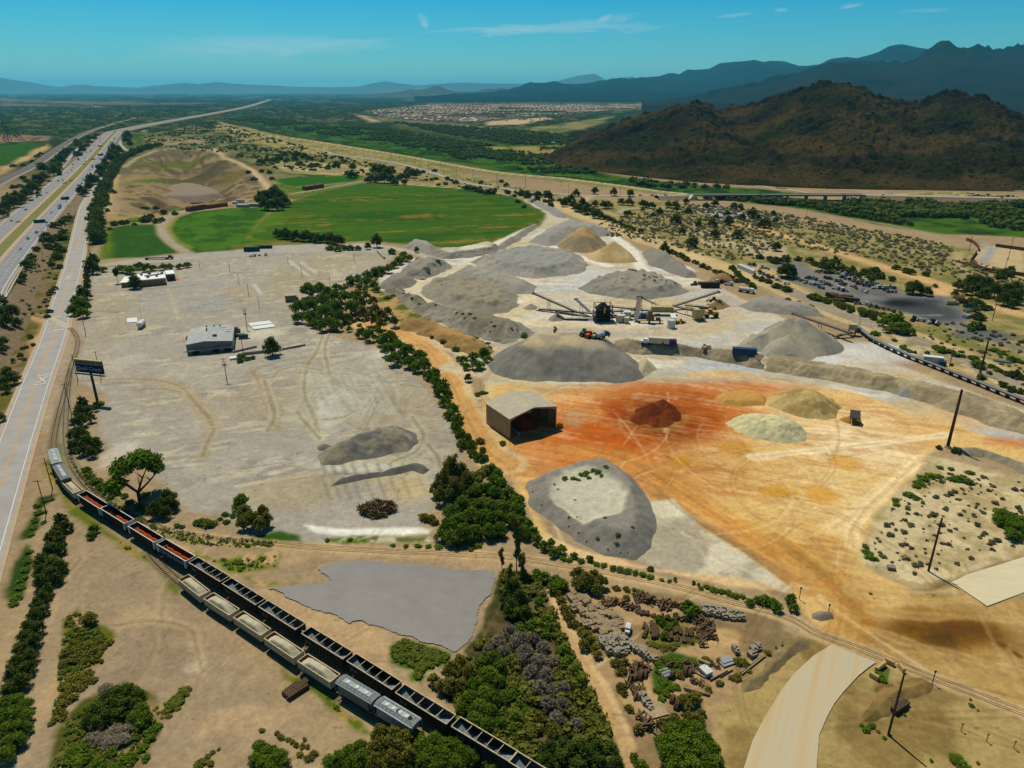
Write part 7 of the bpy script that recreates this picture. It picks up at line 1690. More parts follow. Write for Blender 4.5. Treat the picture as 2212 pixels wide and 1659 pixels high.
# ------------------------------------------------------------------ crushing plant
TANP = mat('tan_machine_paint',S(186,168,118),rough=.6,var=.2,scale=.6); YEL = mat('yellow_machine_paint',S(204,160,50),rough=.5,var=.15)
DST = mat('dark_steel',S(74,70,68),rough=.7,var=.3,scale=1); BELT = mat('conveyor_belt',S(112,106,100),rough=.8,var=.2,scale=1); BLUEP = mat('blue_machine_paint',S(44,84,124),rough=.5,var=.1)
BEIGE = mat('beige_cabin',S(206,194,164),rough=.6,var=.08); TYRE = mat('tyre_rubber',(.018,.017,.016),rough=.9,var=.1); GLASS = mat('dark_glass',(.02,.022,.025),rough=.2,var=0,spec=.6)
def conveyor(label,a,b,w=1.3,legs=(),color=None,group='conveyors of the crushing plant',name='conveyor'):
 o = thing(name,label,'conveyor',(a.x,a.y,0),0,group); O = Vector((a.x,a.y,0)); a_,b_ = a - O,b - O
 d = (b_ - a_).normalized(); up = Vector((0,0,1))
 MB().bar(a_ + up * .25,b_ + up * .25,w * .8,.12).obj('belt',BELT,o)
 mb = MB(); sd = d.cross(up).normalized() * w / 2
 for s in (-1,1):
  mb.bar(a_ + sd * s,b_ + sd * s,.22,.5); mb.bar(a_ + sd * s + up * .9,b_ + sd * s + up * .9,.08)
 n = max(2,int((b_ - a_).length / 3))
 for k in range(n + 1):
  q = a_.lerp(b_,k / n); mb.bar(q - sd,q + sd,.12)
  for s in (-1,1): mb.bar(q + sd * s,q + sd * s + up * .9,.07)
 mb.obj('frame',DST if color is None else color,o)
 dr = MB(); dr.cyl(b_ - sd * 1.3,b_ + sd * 1.3,.55,n=10); dr.obj('head_drum',BLUEP if 'blue' in label else DST,o)
 for t in legs:
  q = a_.lerp(b_,t); mb = MB()
  for s in (-1,1): mb.bar(q + sd * s,Vector((q.x,q.y,0)) + sd * s * 1.7,.2)
  mb.bar(Vector((q.x,q.y,q.z * .5)) - sd * 1.3,Vector((q.x,q.y,q.z * .5)) + sd * 1.3,.12); mb.obj('leg',DST,o)
 return o
def gp(x,y,z=0.0,yt=None):
 if yt is None and z == 0: return surf(*V(2,1,x,y))
 p = tp(2,1,x,y); p.z = z if yt is None else zat(p,V(2,1,x,yt)[1]); return p
conveyor('long stacking conveyor with a blue head at the far left of the crushing plant',gp(550,485,1.6),gp(200,430,0,312),1.6,(.62,.66))
conveyor('short steep pale conveyor left of the dark screening tower',gp(645,490,2.5),gp(535,450,0,358),1.5,(.6,),mat('pale_steel',S(176,172,160),var=.1))
conveyor('low rising conveyor over the small grey cone',gp(628,518,1.6),gp(385,512,0,455),1.4,(.5,.25))
conveyor('long flat ground conveyor running into the dark tower',gp(245,448,.7),gp(700,500,2.0),1.2,(.3,.6))
conveyor('flat conveyor along the front foot of the dark tower',gp(455,522,.5),gp(700,526,.8),1.0,())
conveyor('upper conveyor leaving the dark tower to the right',gp(790,490,5.5),gp(1000,470,2.5),1.3,(.5,))
conveyor('middle conveyor between dark tower and upright conveyor',gp(800,500,3),gp(1000,490,3.5),1.3,(.5,))
conveyor('lower conveyor between dark tower and upright conveyor',gp(800,500,1.2),gp(990,515,1.6),1.2,(.5,))
conveyor('broad steep conveyor rising away from the camera in the middle of the plant',gp(1014,540,.8),gp(1036,452,0,340),2.6,(.7,.95))
conveyor('thin descending conveyor behind the upright conveyor',gp(1220,440,1.4),gp(1050,452,0,348),1.1,(.5,))
conveyor('conveyor from upright conveyor to the tan crusher',gp(1050,480,2.5),gp(1190,470,1.5),1.2,(.5,))
conveyor('long right stacking conveyor above the brown cone',gp(1310,440,2),gp(1658,408,0,300),1.7,())
conveyor('conveyor from tan crusher to the round-nosed hopper',gp(1300,450,3),gp(1490,500,3.2),1.3,(.6,))
conveyor('flat conveyor behind the long right stacking conveyor',gp(1400,420,1),gp(1640,440,.8),1.1,())
# screening tower
p = gp(750,528); tw = thing('screening_tower','tall dark three-deck screening tower with yellow stripe in the crushing plant','screening tower',p,R(5))
mb = MB()
for x in (-4.6,4.6):
 for y in (-3.5,3.5): mb.bar((x,y,0),(x,y,9.6),.35)
for z in (2.4,4.9,7.4,9.6):
 for y in (-3.5,3.5): mb.bar((-4.6,y,z),(4.6,y,z),.25)
 for x in (-4.6,4.6): mb.bar((x,-3.5,z),(x,3.5,z),.25)
mb.obj('frame',DST,tw)
BLK = mat('black_screen_steel',(.012,.012,.012),var=.3)
for z in (.4,2.7,5.2): MB().hexa([(-3.4,-3,z),(3.4,-3,z),(3.4,3,z),(-3.4,3,z),(-4,-3.4,z + 1.9),(4,-3.4,z + 1.9),(4,3.4,z + 1.9),(-4,3.4,z + 1.9)]).obj('screen_deck',BLK,tw)
MB().hexa([(-3.5,-3,7.5),(3.5,-3,7.5),(3.5,3,7.5),(-3.5,3,7.5),(-1,-1,10.4),(1,-1,10.4),(1,1,10.4),(-1,1,10.4)]).obj('feed_chute',BLK,tw)
MB().box(-.2,.4,-3.7,-3.45,5.4,8.6).obj('stripe',mat('lime_stripe',S(220,214,40),var=.05),tw); MB().bar((1,0,10.4),(1,0,12.4),.12).obj('mast',DST,tw)
mb = MB()
for z in (2.4,4.9): mb.box(-5.8,-4.75,-3.6,3.6,z,z + .12); mb.box(4.75,5.8,-3.6,3.6,z,z + .12)
mb.obj('walkway',DST,tw)
def boxes(name,label,cat,p,rz,parts,group=None):
 o = thing(name,label,cat,p,rz,group)
 for nm,m,bl in parts:
  mb = MB()
  for b_ in bl: mb.box(*b_)
  mb.obj(nm,m,o)
 return o
p = gp(1225,478); cr_ = boxes('crusher','tan wheeled crusher with a wide open hopper in the middle of the plant','crusher',p,R(-4),(('chassis',DST,[(-8,8,-1.3,1.3,1.5,2)]),('body',TANP,[(-7,1.5,-1.6,1.6,2.05,3.4),(1.6,6,-1.4,1.4,2.05,4.4)]),('engine',YEL,[(-5.5,-3,-1.65,-1.62,2.2,3.2),(2,4,-1.45,-1.42,2.2,3.6)]),('leg',DST,[(-6.5,-5.9,-1.2,1.2,0,1.5),(5,5.6,-1.2,1.2,0,1.5)])))
MB().hexa([(-6,-1.5,3.45),(4,-1.5,3.45),(4,1.5,3.45),(-6,1.5,3.45),(-7,-2.3,5),(5,-2.3,5),(5,2.3,5),(-7,2.3,5)]).obj('hopper',TANP,cr_)
boxes('crusher','low tan crusher trailer in front of the upright conveyor','crusher',gp(1140,545),R(-3),(('chassis',TANP,[(-8,6,-1,1,1.1,1.6)]),('body',mat('olive_machine',S(112,104,76),var=.2),[(-3,1,-1.4,1.4,1.65,4.8),(-2.4,-.4,-1.2,1.2,4.8,7)]),('motor',DST,[(2,4.5,-1.1,1.1,1.65,3)]),('leg',DST,[(-2,-1,-1,1,0,1.1),(4,4.6,-1,1,0,1.1),(-7,-6.4,-1,1,0,1.1)])))
boxes('generator','blue-roofed generator box behind the upright conveyor','generator',gp(1082,512),R(-14),(('body',mat('brown_box',S(96,82,70),var=.2),[(-1.8,1.8,-1.5,1.5,0,2.8)]),('lid',BLUEP,[(-1.9,1.9,-1.6,1.6,2.81,3.1)])))
for lb,x,y,w,d,h in (('left beige control cabin with an orange side panel',893,545,4.2,3,4.0),('taller grey beige cabin between control cabin and upright conveyor',945,520,3.8,4,4.2),('front beige switch cabinet beside the control cabin',938,551,2.8,2.4,3.2)):
 boxes('control_cabin',lb,'cabin',gp(x,y),R(-4),(('body',BEIGE,[(-w / 2,w / 2,0,d,0,h)]),('roof',WHITEP,[(-w / 2 - .1,w / 2 + .1,-.1,d + .1,h + .01,h + .15)]),('panel',mat('rust_panel',S(170,96,50),var=.2),[(-w / 2 - .4,-w / 2 - .01,.4,d * .7,.2,h * .7)])))
p = gp(1299,592); wt = thing('water_tank','white upright cylindrical water tank in front of the crushing plant','tank',p); MB().cyl((0,2,0),(0,2,4.4),2.1,n=24).obj('tank',mat('pale_tank',S(206,214,212),rough=.4,var=.06),wt); MB().cyl((0,2,4.41),(0,2,4.7),2.1,1.4,24).obj('lid',WHITEP,wt); MB().cyl((-2.6,1.4,0),(-2.6,1.4,5),.08,n=6).obj('pipe',DST,wt)
CONT = {}
def container(label,p,rz,L,W,H,m,cat='container',group=None):
 o = thing('container',label,cat,p,rz,group); mb = MB(); mb.box(-L / 2,L / 2,-W / 2,W / 2,.12,H)
 n = int(L / .6)
 for k in range(n + 1):
  x = -L / 2 + .1 + k * (L - .2) / n
  for s in (-1,1): mb.box(x - .12,x + .12,min(s * W / 2,s * (W / 2 + .06)),max(s * W / 2,s * (W / 2 + .06)),.2,H - .15)
 mb.obj('body',m,o); MB().box(-L / 2 - .03,L / 2 + .03,-W / 2 - .08,W / 2 + .08,H + .01,H + .1).obj('roof',m,o)
 mb = MB(); [mb.box(L / 2 + .01,L / 2 + .05,y,y + W * .4,.2,H - .1) for y in (-W * .44,W * .04)]; mb.obj('door',m,o)
 return o
CW = mat('white_container',S(226,222,206),rough=.5,var=.08); CB = mat('blue_container',S(40,74,108),rough=.5,var=.1); CD = mat('dark_container',S(62,48,40),rough=.7,var=.2); CGR = mat('green_container',S(40,84,76),rough=.6,var=.2)
container('white container standing behind the white water tank',gp(1305,535),R(82),9,2.6,3.4,CW)
container('blue container at the foot of the broad sand heap',gp(1870,795),R(-12),11,2.6,2.9,CB)
container('dark open container in the upper right of the quarry',gp(1600,265),R(-2),12,2.6,3.4,CD)
container('purple box on the gravel berm beside the white trailer',gp(1300,738),R(-3),3.6,2.6,3.0,mat('purple_box',S(70,52,120),var=.1))
container('small green box beside the quarry track',tp(3,1,322,398),0,3,2.4,2.6,CGR)
container('white container beside the overland conveyor',tp(3,1,1485,862),R(-20),8.5,2.6,3.2,CW)
container('blue box at the right end of the conveyor side container',tp(3,1,1562,880),R(-20),3,2.4,1.9,CB)
container('teal freight container behind the lot by the green field',tp(0,0,1995,1385),R(6),12,2.6,3.4,CGR)
container('dark green freight container, right one behind the lot by the green field',tp(0,0,2090,1362),R(6),13,2.5,2.2,mat('dark_green_box',S(36,66,52),var=.1))
container('white box trailer in the farmyard',tp(0,0,1905,1000),R(8),9,2.5,3.6,CW); container('small white box in the farmyard',tp(0,0,1860,1010),R(8),5,2.5,2.4,CW)
container('pale long shed trailer in front of the farmyard grove, left',tp(0,0,1925,1036),R(-4),14,4,2.6,mat('pale_trailer',S(170,172,166),var=.1)); container('pale long shed trailer in front of the farmyard grove, right',tp(0,0,2005,1030),R(-10),13,4,3,MATS['pale_trailer'])
# ---- vehicles
def paintm(n,*c): return mat(n,S(*c),rough=.35,var=.04,spec=.5)
def car(name,label,cat,m,L=4.6,W=1.85,H=1.5,pickup=False,van=False):
 o = thing(name,label,cat); a,w = L / 2,W / 2
 mb = MB(); mb.prism([(-a,.35),(a,.35),(a,.75),(a - .9,.95),(-a,1.0)],-w,w)
 mb.obj('body',m,o)
 t0,t1,t2,t3 = ((-.35,.1,1.0,1.5) if pickup else (-a + .05,-a + .1,a - 1.4,a - .7) if van else (-a + .2,-a + .8,.35,1.0))
 cb = MB(); cb.hexa([(t0,-w + .08,.96),(t3,-w + .08,.93),(t3,w - .08,.93),(t0,w - .08,.96),(t1,-w + .22,H - .06),(t2,-w + .22,H - .06),(t2,w - .22,H - .06),(t1,w - .22,H - .06)]); cb.obj('windows',GLASS,o)
 MB().box(t1,t2,-w + .2,w - .2,H - .055,H).obj('roof',m,o)
 if pickup: MB().box(-a + .15,-.45,-w + .15,w - .15,1.0,1.02).obj('bed',UNDER,o)
 for x in (-a + .85,a - .85):
  for y in (-w + .02,w - .24): MB().cyl((x,y,.34),(x,y + .22,.34),.34,n=10).obj('wheel',TYRE,o)
 return o
def truck(label,cabm,boxm,L=15,tank=False,group=None,flat=False):
 o = thing('semi_truck',label,'truck',group=group)
 MB().box(2.2,4.2,-1.2,1.2,.9,3.0).obj('cab',cabm,o); MB().box(4.2,5.6,-1.0,1.0,.9,1.9).obj('hood',cabm,o); MB().box(3.6,4.22,-1.1,1.1,2.0,2.8).obj('windows',GLASS,o)
 MB().box(-L + 5.6,5,-.5,.5,.7,.95).obj('chassis',UNDER,o)
 if tank: MB().cyl((-L + 6.2,0,2.1),(1.8,0,2.1),1.15,n=14).obj('tank',boxm,o)
 elif flat: MB().box(-L + 5.8,1.8,-1.25,1.25,1.0,1.35).obj('flat_bed',boxm,o)
 else: MB().box(-L + 5.8,1.8,-1.28,1.28,1.1,3.9).obj('trailer',boxm,o)
 for x in (4.6,1.5,.4,-L + 7.6,-L + 6.5):
  for y in (-1.2,.9): MB().cyl((x,y,.5),(x,y + .3,.5),.5,n=10).obj('wheel',TYRE,o)
 return o
CARC = {'white': paintm('white_car',232,232,228),'silver': paintm('silver_car',150,156,162),'black': paintm('black_car',34,36,40),'blue': paintm('blue_car',40,70,110),'red': paintm('red_car',140,30,26),'grey': paintm('grey_car',90,92,94),'yellow': paintm('yellow_car',210,196,60)}
CP = {}
def put_car(p,rz,colr,label,cat='car',group=None,kind='car'):
 key = (colr,kind)
 if key not in CP:
  o = CP[key] = car('pickup_truck' if kind == 'pickup' else 'van' if kind == 'van' else 'car',label,cat,CARC[colr],*((5.6,2.0,1.9,True) if kind == 'pickup' else (5.6,2.0,2.3,False,True) if kind == 'van' else ()))
  o.location = p; o.rotation_euler = (0,0,rz)
  o['label'] = label; o['category'] = cat
  if group: o['group'] = group
 else:
  o = dup(CP[key],p,rz,label,group); o['category'] = cat
 return o
def on_road(path,p,flip):
 k = min(range(1,len(path) - 1),key=lambda i: (path[i].xy - p.xy).length)
 d = path[k + 1] - path[k - 1]; return math.atan2(d.y,d.x) + (math.pi if flip else 0),path[k].z
FW = [(90,1145,'yellow',0),(205,1057,'black',0),(293,960,'white',0),(370,920,'white',0),(463,830,'white',0),(498,822,'silver',0),(535,760,'white',0),(567,743,'white',0),(670,643,'white',0),(690,603,'silver',0),(705,572,'white',0),(750,547,'silver',0),(790,495,'white',0),(800,515,'white',0),(785,505,'silver',0),(815,490,'white',0),(840,465,'silver',0),(578,700,'silver',0),(925,432,'white',0),(960,428,'white',0),(1040,408,'white',0),(1108,398,'silver',0),(1360,350,'white',0),(1380,345,'white',0),
  (160,1370,'silver',1),(205,1268,'white',1),(222,1287,'black',1),(290,1240,'blue',1),(348,1142,'black',1),(368,1157,'grey',1),(405,1080,'silver',1),(530,965,'black',1),(650,850,'black',1),(655,815,'grey',1),(715,768,'black',1),(713,742,'blue',1),(765,657,'black',1),(785,650,'grey',1),(857,555,'black',1),(862,545,'blue',1),(875,525,'black',1),(890,520,'grey',1),(905,515,'black',1),(925,470,'silver',1),(935,465,'black',1),(960,450,'grey',1),(975,447,'silver',1)]
for k,(x,y,c_,s) in enumerate(FW):
 path = FR if s else FL
 p = tp(0,0,x,y,1.5); rz,zz = on_road(path,p,s == 1); p = tp(0,0,x,y,zz + .5); p.z = zz + .09
 nb = sum(1 for q in FW[:k] if q[3] == s and q[2] == c_)
 put_car(p,rz,c_,'%s %s car on the %s carriageway of the freeway, counted from the camera' % (ORD[min(nb,19)],c_,'near' if s else 'far'),'car','cars on the freeway','van' if k % 9 == 4 else 'pickup' if k % 5 == 2 else 'car')
tk0 = truck('dark box truck on the near carriageway beside the green sign',CARC['white'],mat('grey_trailer',S(120,124,130),var=.1),12)
for (x,y,s,lb) in ((470,1035,1,None),(620,655,0,'box truck on the far carriageway by the slip road'),(730,712,1,'box truck on the near carriageway beyond the second sign'),(810,617,1,'box truck on the near carriageway nearest the farthest green sign'),(908,495,1,'farthest box truck on the near carriageway'),(910,440,0,'box truck at the bend of the far carriageway')):
 o = tk0 if lb is None else dup(tk0,label=lb,group='trucks on the freeway')
 path = FR if s else FL; p = tp(0,0,x,y,3); rz,zz = on_road(path,p,s == 1); o.location = (p.x,p.y,zz + .09); o.rotation_euler = (0,0,rz)
for (x,y,c_,lb) in ((676,1120,'black','nearer dark car alone on the frontage road'),(757,925,'grey','farther small car on the frontage road')):
 p = tp(0,0,x,y,.5); rz,zz = on_road(FRONT,p,True); p.z = .12; put_car(p,rz,c_,lb)
for (x,y,c_) in ((1987,1426,'white'),(2017,1424,'blue'),(2055,1419,'white'),(2105,1416,'black')): put_car(tp(0,0,x,y),R(100),c_,'%s car parked in the row behind the pale lot%s' % (c_,', third from the left' if x == 2055 else ''),'car','cars parked behind the lot')
for (c_,r_,x,y,cl,rz,lb) in ((2,0,1050,946,'silver',5,'silver car left of the bridge on the county road'),(2,0,1140,946,'silver',185,'second silver car left of the bridge'),(2,0,1250,944,'silver',5,'third silver car left of the bridge'),(2,0,1430,940,'white',185,'white car entering the long bridge'),(3,0,412,936,'white',3,'white car on the left half of the long bridge'),(3,0,787,938,'silver',3,'silver car in the middle of the long bridge'),(3,0,1090,942,'white',183,'white car leaving the long bridge on the right'),(3,0,1765,930,'white',5,'white car parked at the foot of the dark hill, upper'),(3,0,1800,938,'white',15,'white pickup parked at the foot of the dark hill, middle'),(3,0,1930,942,'grey',5,'grey car parked at the foot of the dark hill, right'),(2,0,55,884,'white',80,'white car parked by the county road, left'),(2,0,95,886,'silver',80,'silver car parked by the county road'),(2,0,130,886,'white',80,'white car parked by the county road, right')):
 z = 6.3 if (r_ == 0 and ((c_ == 3 and x < 1200) or (c_ == 2 and x > 1400))) else 4.3 if (c_ == 2 and 1200 < x) else .2
 if c_ == 3 and x > 1700: z = 5.8
 p = tp(c_,r_,x,y,z); put_car(p,R(rz),cl,lb,kind='pickup' if 'pickup' in lb else 'car')
for k,(x,y) in enumerate(((1690,820),(1710,825),(1745,832),(1770,836),(1835,858),(1870,862))): put_car(tp(1,0,x,y),R(70 + 9 * k),('silver','white')[k % 2],'%s vehicle of the cluster beside the county road' % ORD[k],'car','vehicles beside the county road','van' if k % 2 else 'pickup')
o = truck('flatbed truck with a dark red cab on the lane behind the white building',paintm('dark_red_cab',92,24,30),CGR,21,flat=True); o.location = tp(0,0,1315,1448); o.rotation_euler = (0,0,R(6))
o = truck('white tanker truck with a teal cab beside the quarry track',CARC['white'],WHITEP,11,tank=True); o.location = gp(1890,305); o.rotation_euler = (0,0,R(-35))
o = truck('white box trailer and tractor on the gravel berm',CARC['white'],BEIGE,14); o.location = gp(1140,722); o.rotation_euler = (0,0,R(168))
def loader(label,m,p,rz,cat='loader',name='wheel_loader',s=1.0,arm=True):
 o = thing(name,label,cat,p,rz); o.scale = (s,s,s)
 MB().hexa([(-3.4,-1.1,1.0),(-.4,-1.1,1.0),(-.4,1.1,1.0),(-3.4,1.1,1.0),(-3.3,-1,2.4),(-.6,-1,2.5),(-.6,1,2.5),(-3.3,1,2.4)]).obj('engine',m,o)
 MB().box(-.55,.9,-.8,.8,1.3,3.4).obj('cab',GLASS,o); MB().box(-.65,1.0,-.9,.9,3.41,3.6).obj('cab_roof',m,o); MB().box(.4,2.4,-.6,.6,.9,1.5).obj('front_frame',m,o)
 if arm:
  mb = MB(); [mb.bar((1,y,1.9),(3.6,y,3.0 if s > 1 else .9),.3) for y in (-.5,.5)]; mb.obj('arm',m,o)
  z = 2.4 if s > 1 else .3; MB().hexa([(3.4,-1.4,z),(4.8,-1.4,z),(4.8,1.4,z),(3.4,1.4,z),(3.3,-1.4,z + 1.2),(4.2,-1.4,z + .9),(4.2,1.4,z + .9),(3.3,1.4,z + 1.2)]).obj('bucket',m,o)
 for x in (-2.3,1.7):
  for y in (-1.4,.8): MB().cyl((x,y,.8),(x,y + .6,.8),.8,n=14).obj('wheel',TYRE,o)
 return o
loader('yellow wheel loader with raised arm right of the round-nosed hopper',YEL,gp(1600,500),R(184),s=1.35)
loader('yellow machine beside the brown cone under the stacking conveyor',YEL,gp(1630,385),R(150),s=1.0)
loader('yellow compact machine parked beside the white water tank',YEL,gp(1365,548),R(20),s=.7)
loader('green blue machine, left of four parked behind the big dark heap',mat('teal_paint',S(36,96,96),var=.1),gp(602,650),R(60),s=.9)
loader('orange machine, second of four parked behind the big dark heap',mat('orange_paint',S(210,84,32),var=.1),gp(648,664),R(50),s=.9)
loader('tan machine, third of four parked behind the big dark heap',TANP,gp(686,668),R(70),s=.8,arm=False)
o = truck('silver and blue tractor, right of four parked behind the big dark heap',CB,mat('silver_tank',S(190,194,196),rough=.3,var=.05),9.5,tank=True); o.location = gp(735,672); o.rotation_euler = (0,0,R(40))
loader('blue and grey machine between white trailer and purple box',CB,gp(1243,732),R(30),s=.7); loader('tan compact machine on the right part of the gravel berm',TANP,gp(1553,756),R(80),s=.7,arm=False)
put_car(gp(1085,704),R(80),'white','white pickup parked in front of the white box trailer','pickup',None,'pickup')
boxes('feeder_box','small box on the gravel berm right of the tan compact machine','box',gp(1585,758),R(-5),(('body',BEIGE,[(-1.2,1.2,-.8,.8,0,1.6)]),('lid',mat('rust_panel',S(170,96,50)),[(-1.25,1.25,-.85,.85,1.61,1.75)])))
p = gp(1500,518); hp = thing('feed_hopper','tan round-nosed feed hopper beside the yellow wheel loader','hopper',p,R(10)); MB().hexa([(-2.4,-2,.9),(2.4,-2,.9),(2.4,2,.9),(-2.4,2,.9),(-2.9,-2.6,6.4),(2.9,-2.6,6.4),(2.9,2.6,6.4),(-2.9,2.6,6.4)]).obj('body',TANP,hp); mb = MB(); [mb.bar((x,y,0),(x,y,1),.4) for x in (-2,2) for y in (-1.6,1.6)]; mb.obj('legs',DST,hp); MB().box(.5,2.6,-2,2,6.41,6.8).obj('grizzly',BLK,hp)
# grizzly hopper box on the ochre yard
p = tp(3,1,865,1335); gh = thing('screen_box','tilted dark screen box on legs beside the olive heap','screen',p,R(-20))
MB().hexa([(-1.8,-1.8,2.2),(1.8,-1.8,2.2),(1.8,1.8,4.0),(-1.8,1.8,4.0),(-1.8,-2.0,2.8),(1.8,-2.0,2.8),(1.8,1.6,4.6),(-1.8,1.6,4.6)]).obj('screen',DST,gh)
for x in (-1.6,1.6):
 for y in (-1.6,1.6): MB().bar((x,y,0),(x,y,2.3 if y < 0 else 4.0),.22).obj('leg',DST,gh)
heap('sand_heap','little ochre spill under the tilted dark screen box','sand heap',tl(3,1,'745 1310 790 1330 870 1350 935 1340 910 1300 850 1290 780 1290'),1.8,S(170,128,62),S(120,92,46),seed=60,res=40)
# ---- overland conveyor
OC = tl(3,1,'865 580 1000 690 1130 755 1300 830 1500 905 1700 985 1900 1065 2100 1145 2300 1225')
oc = thing('overland_conveyor','long overland belt conveyor on trestles beside the asphalt lane','conveyor',(OC[0].x,OC[0].y,0)); P = resample(OC,4.6); O = Vector((OC[0].x,OC[0].y,0)); mb = MB(); m2 = MB()
for a,b in zip(P,P[1:]): mb.bar(a - O + Vector((0,0,1.9)),b - O + Vector((0,0,1.9)),1.9,.14)
mb.obj('belt',mat('worn_belt',S(120,130,132),var=.15),oc)
P2 = offs(P,.98); P3 = offs(P,-.98)
for Q in (P2,P3):
 for a,b in zip(Q,Q[1:]): m2.bar(a - O + Vector((0,0,1.8)),b - O + Vector((0,0,1.8)),.14,.5)
m2.obj('frame',DST,oc)
for a,b in zip(P2,P3): MB().bar(a - O,a - O + Vector((0,0,1.6)),.35).bar(b - O,b - O + Vector((0,0,1.6)),.35).bar(a - O + Vector((0,0,.9)),b - O + Vector((0,0,.9)),.5).box(*((lambda c: (c.x - 1.1,c.x + 1.1,c.y - .5,c.y + .5,0,.35))((a + b) / 2 - O))).obj('trestle',mat('trestle_block',S(84,74,66),var=.2),oc)
conveyor('feeder conveyor over the broad sand heap ending at the transfer house',tp(3,1,835,625,4.5),Vector((*tp(3,1,380,520).xy,zat(tp(3,1,380,520),V(3,1,380,475)[1]))),1.8,(.5,),None,'conveyors by the track')
boxes('transfer_house','tan transfer house where the overland conveyor meets the feeder','transfer house',tp(3,1,845,640),R(-18),(('body',TANP,[(-2,2,-1.6,1.6,3,6)]),('legs',RUST,[(-1.8,-1.4,-1.4,-1,0,3),(1.4,1.8,-1.4,-1,0,3),(-1.8,-1.4,1,1.4,0,3),(1.4,1.8,1,1.4,0,3)]),('chute',DST,[(2.05,4,-1,1,1.5,4)])))
conveyor('low cross conveyor under the transfer house',tp(3,1,700,655,.8),tp(3,1,850,625,2.2),1.4,(),None,'conveyors by the track')
# ---- poles
WOOD = mat('pole_wood',S(88,66,50),var=.25,scale=3); CORT = mat('weathering_steel',S(92,52,44),rough=.7,var=.15,scale=1)
def pole(label,base,top_v,r=.16,arms=1,m=None,name='utility_pole',group=None,trans=False,h=None,lean=None):
 h = zat(base,top_v) if h is None else h; o = thing(name,label,'pole',base,math.atan2(-base.x,base.y) * .4,group)
 MB().cyl((0,0,-.2),(0,0,h),r,r * .7,8).obj('shaft',m or WOOD,o)
 for k in range(arms):
  z = h - .5 - k * 1.2; mb = MB(); mb.bar((-1.2,.1,z),(1.2,.1,z),.13); mb.obj('crossarm',m or WOOD,o)
  for x in (-1.1,-.5,.5,1.1): MB().cyl((x,.1,z + .07),(x,.1,z + .3),.05,n=6).obj('insulator',GREYU,o)
 if trans:
  for x in (-.55,.55): MB().cyl((x,-.3,h - 3.6),(x,-.3,h - 2.5),.3,n=8).obj('transformer',GREYU,o)
 return o
LP = 'bare poles on the pale lot'
for c_,r_,x,y,xt,yt,r,arms,lb,g,tr in (
  (0,1,1585,122,0,50,.15,0,'slim pole at the far edge of the pale lot, nearest the white building',LP,0),(0,1,1820,140,0,65,.15,0,'slim pole at the far edge of the pale lot, right of the first',LP,0),(0,1,1893,236,0,150,.15,0,'slim pole of the lot, farthest of the diagonal row of three',LP,0),(0,1,1970,330,0,240,.15,0,'slim pole of the lot, middle of the diagonal row of three',LP,0),(0,1,2053,430,0,338,.15,0,'slim pole of the lot, nearest of the diagonal row of three',LP,0),
  (0,1,1957,595,0,430,.18,2,'crossarm pole beside the white double slab',None,1),(0,1,1797,1004,0,825,.18,2,'crossarm pole with transformers in front of the warehouse',None,1),(0,1,1927,788,0,640,.17,1,'pole by the warehouse yard scrap',None,0),(0,1,616,1002,0,798,.17,0,'pole left of the billboard',None,0),(0,1,800,982,0,770,.17,1,'pole behind the right end of the billboard',None,0),(0,1,566,1268,0,1025,.17,1,'pole beside the spur below the billboard',None,0),(0,1,680,640,0,500,.17,0,'pole at the level crossing tree clump',None,0),
  (1,1,272,92,0,22,.15,0,'slim pole beside the white painted line of the lot',LP,0),(1,1,380,177,0,85,.17,0,'slim pole at the near end of the white painted line',LP,0),(1,0,795,1472,0,1393,.16,0,'slim pole at the far right of the pale lot',LP,0),(1,1,604,252,0,175,.15,0,'slim pole beside the hut grove',LP,0),(1,1,42,430,0,340,.15,0,'slim pole left of the small hut',LP,0),(1,1,985,236,0,150,.15,0,'slim pole behind the hut grove',LP,0),
  (0,2,415,450,0,210,.17,0,'pole at the tail of the curving train',None,0),(0,2,366,640,0,383,.17,1,'crossarm pole between frontage road and train tail',None,0),(0,0,722,1112,0,1010,.18,1,'crossarm pole by the dark car on the frontage road',None,0),(0,0,714,1442,0,1320,.17,1,'pole where the lot lane leaves the frontage road',None,0),(0,0,1047,560,0,468,.2,0,'tall pole at the slip road bend',None,0),
  (3,3,1137,1396,0,905,.26,0,'tall dark pole with a long shadow in the weedy bank, lower right',None,0),(3,1,1622,892,0,742,.2,1,'pole beside the white conveyor side container',None,0),(3,1,1960,530,0,342,.2,1,'pole at the corner of the ash-black yard',None,0),(3,1,2028,250,0,30,.2,1,'pole in the dark tree belt at the right',None,0),(3,0,1776,1384,0,1272,.25,1,'pole in front of the curved estate wall',None,0),(3,0,2085,1450,0,1275,.22,1,'pole behind the estate wall at the right margin',None,0),(3,0,486,1120,0,985,.2,1,'pole by the riverside path below the bridge',None,0),(3,1,905,575,0,505,.15,0,'thin pole over the head of the overland conveyor',None,0),(0,0,540,560,0,500,.2,1,'pole between main railway and freeway',None,0)):
 pole(lb,tp(c_,r_,x,y),V(c_,r_,xt,yt)[1],r,arms,group=g,trans=bool(tr))
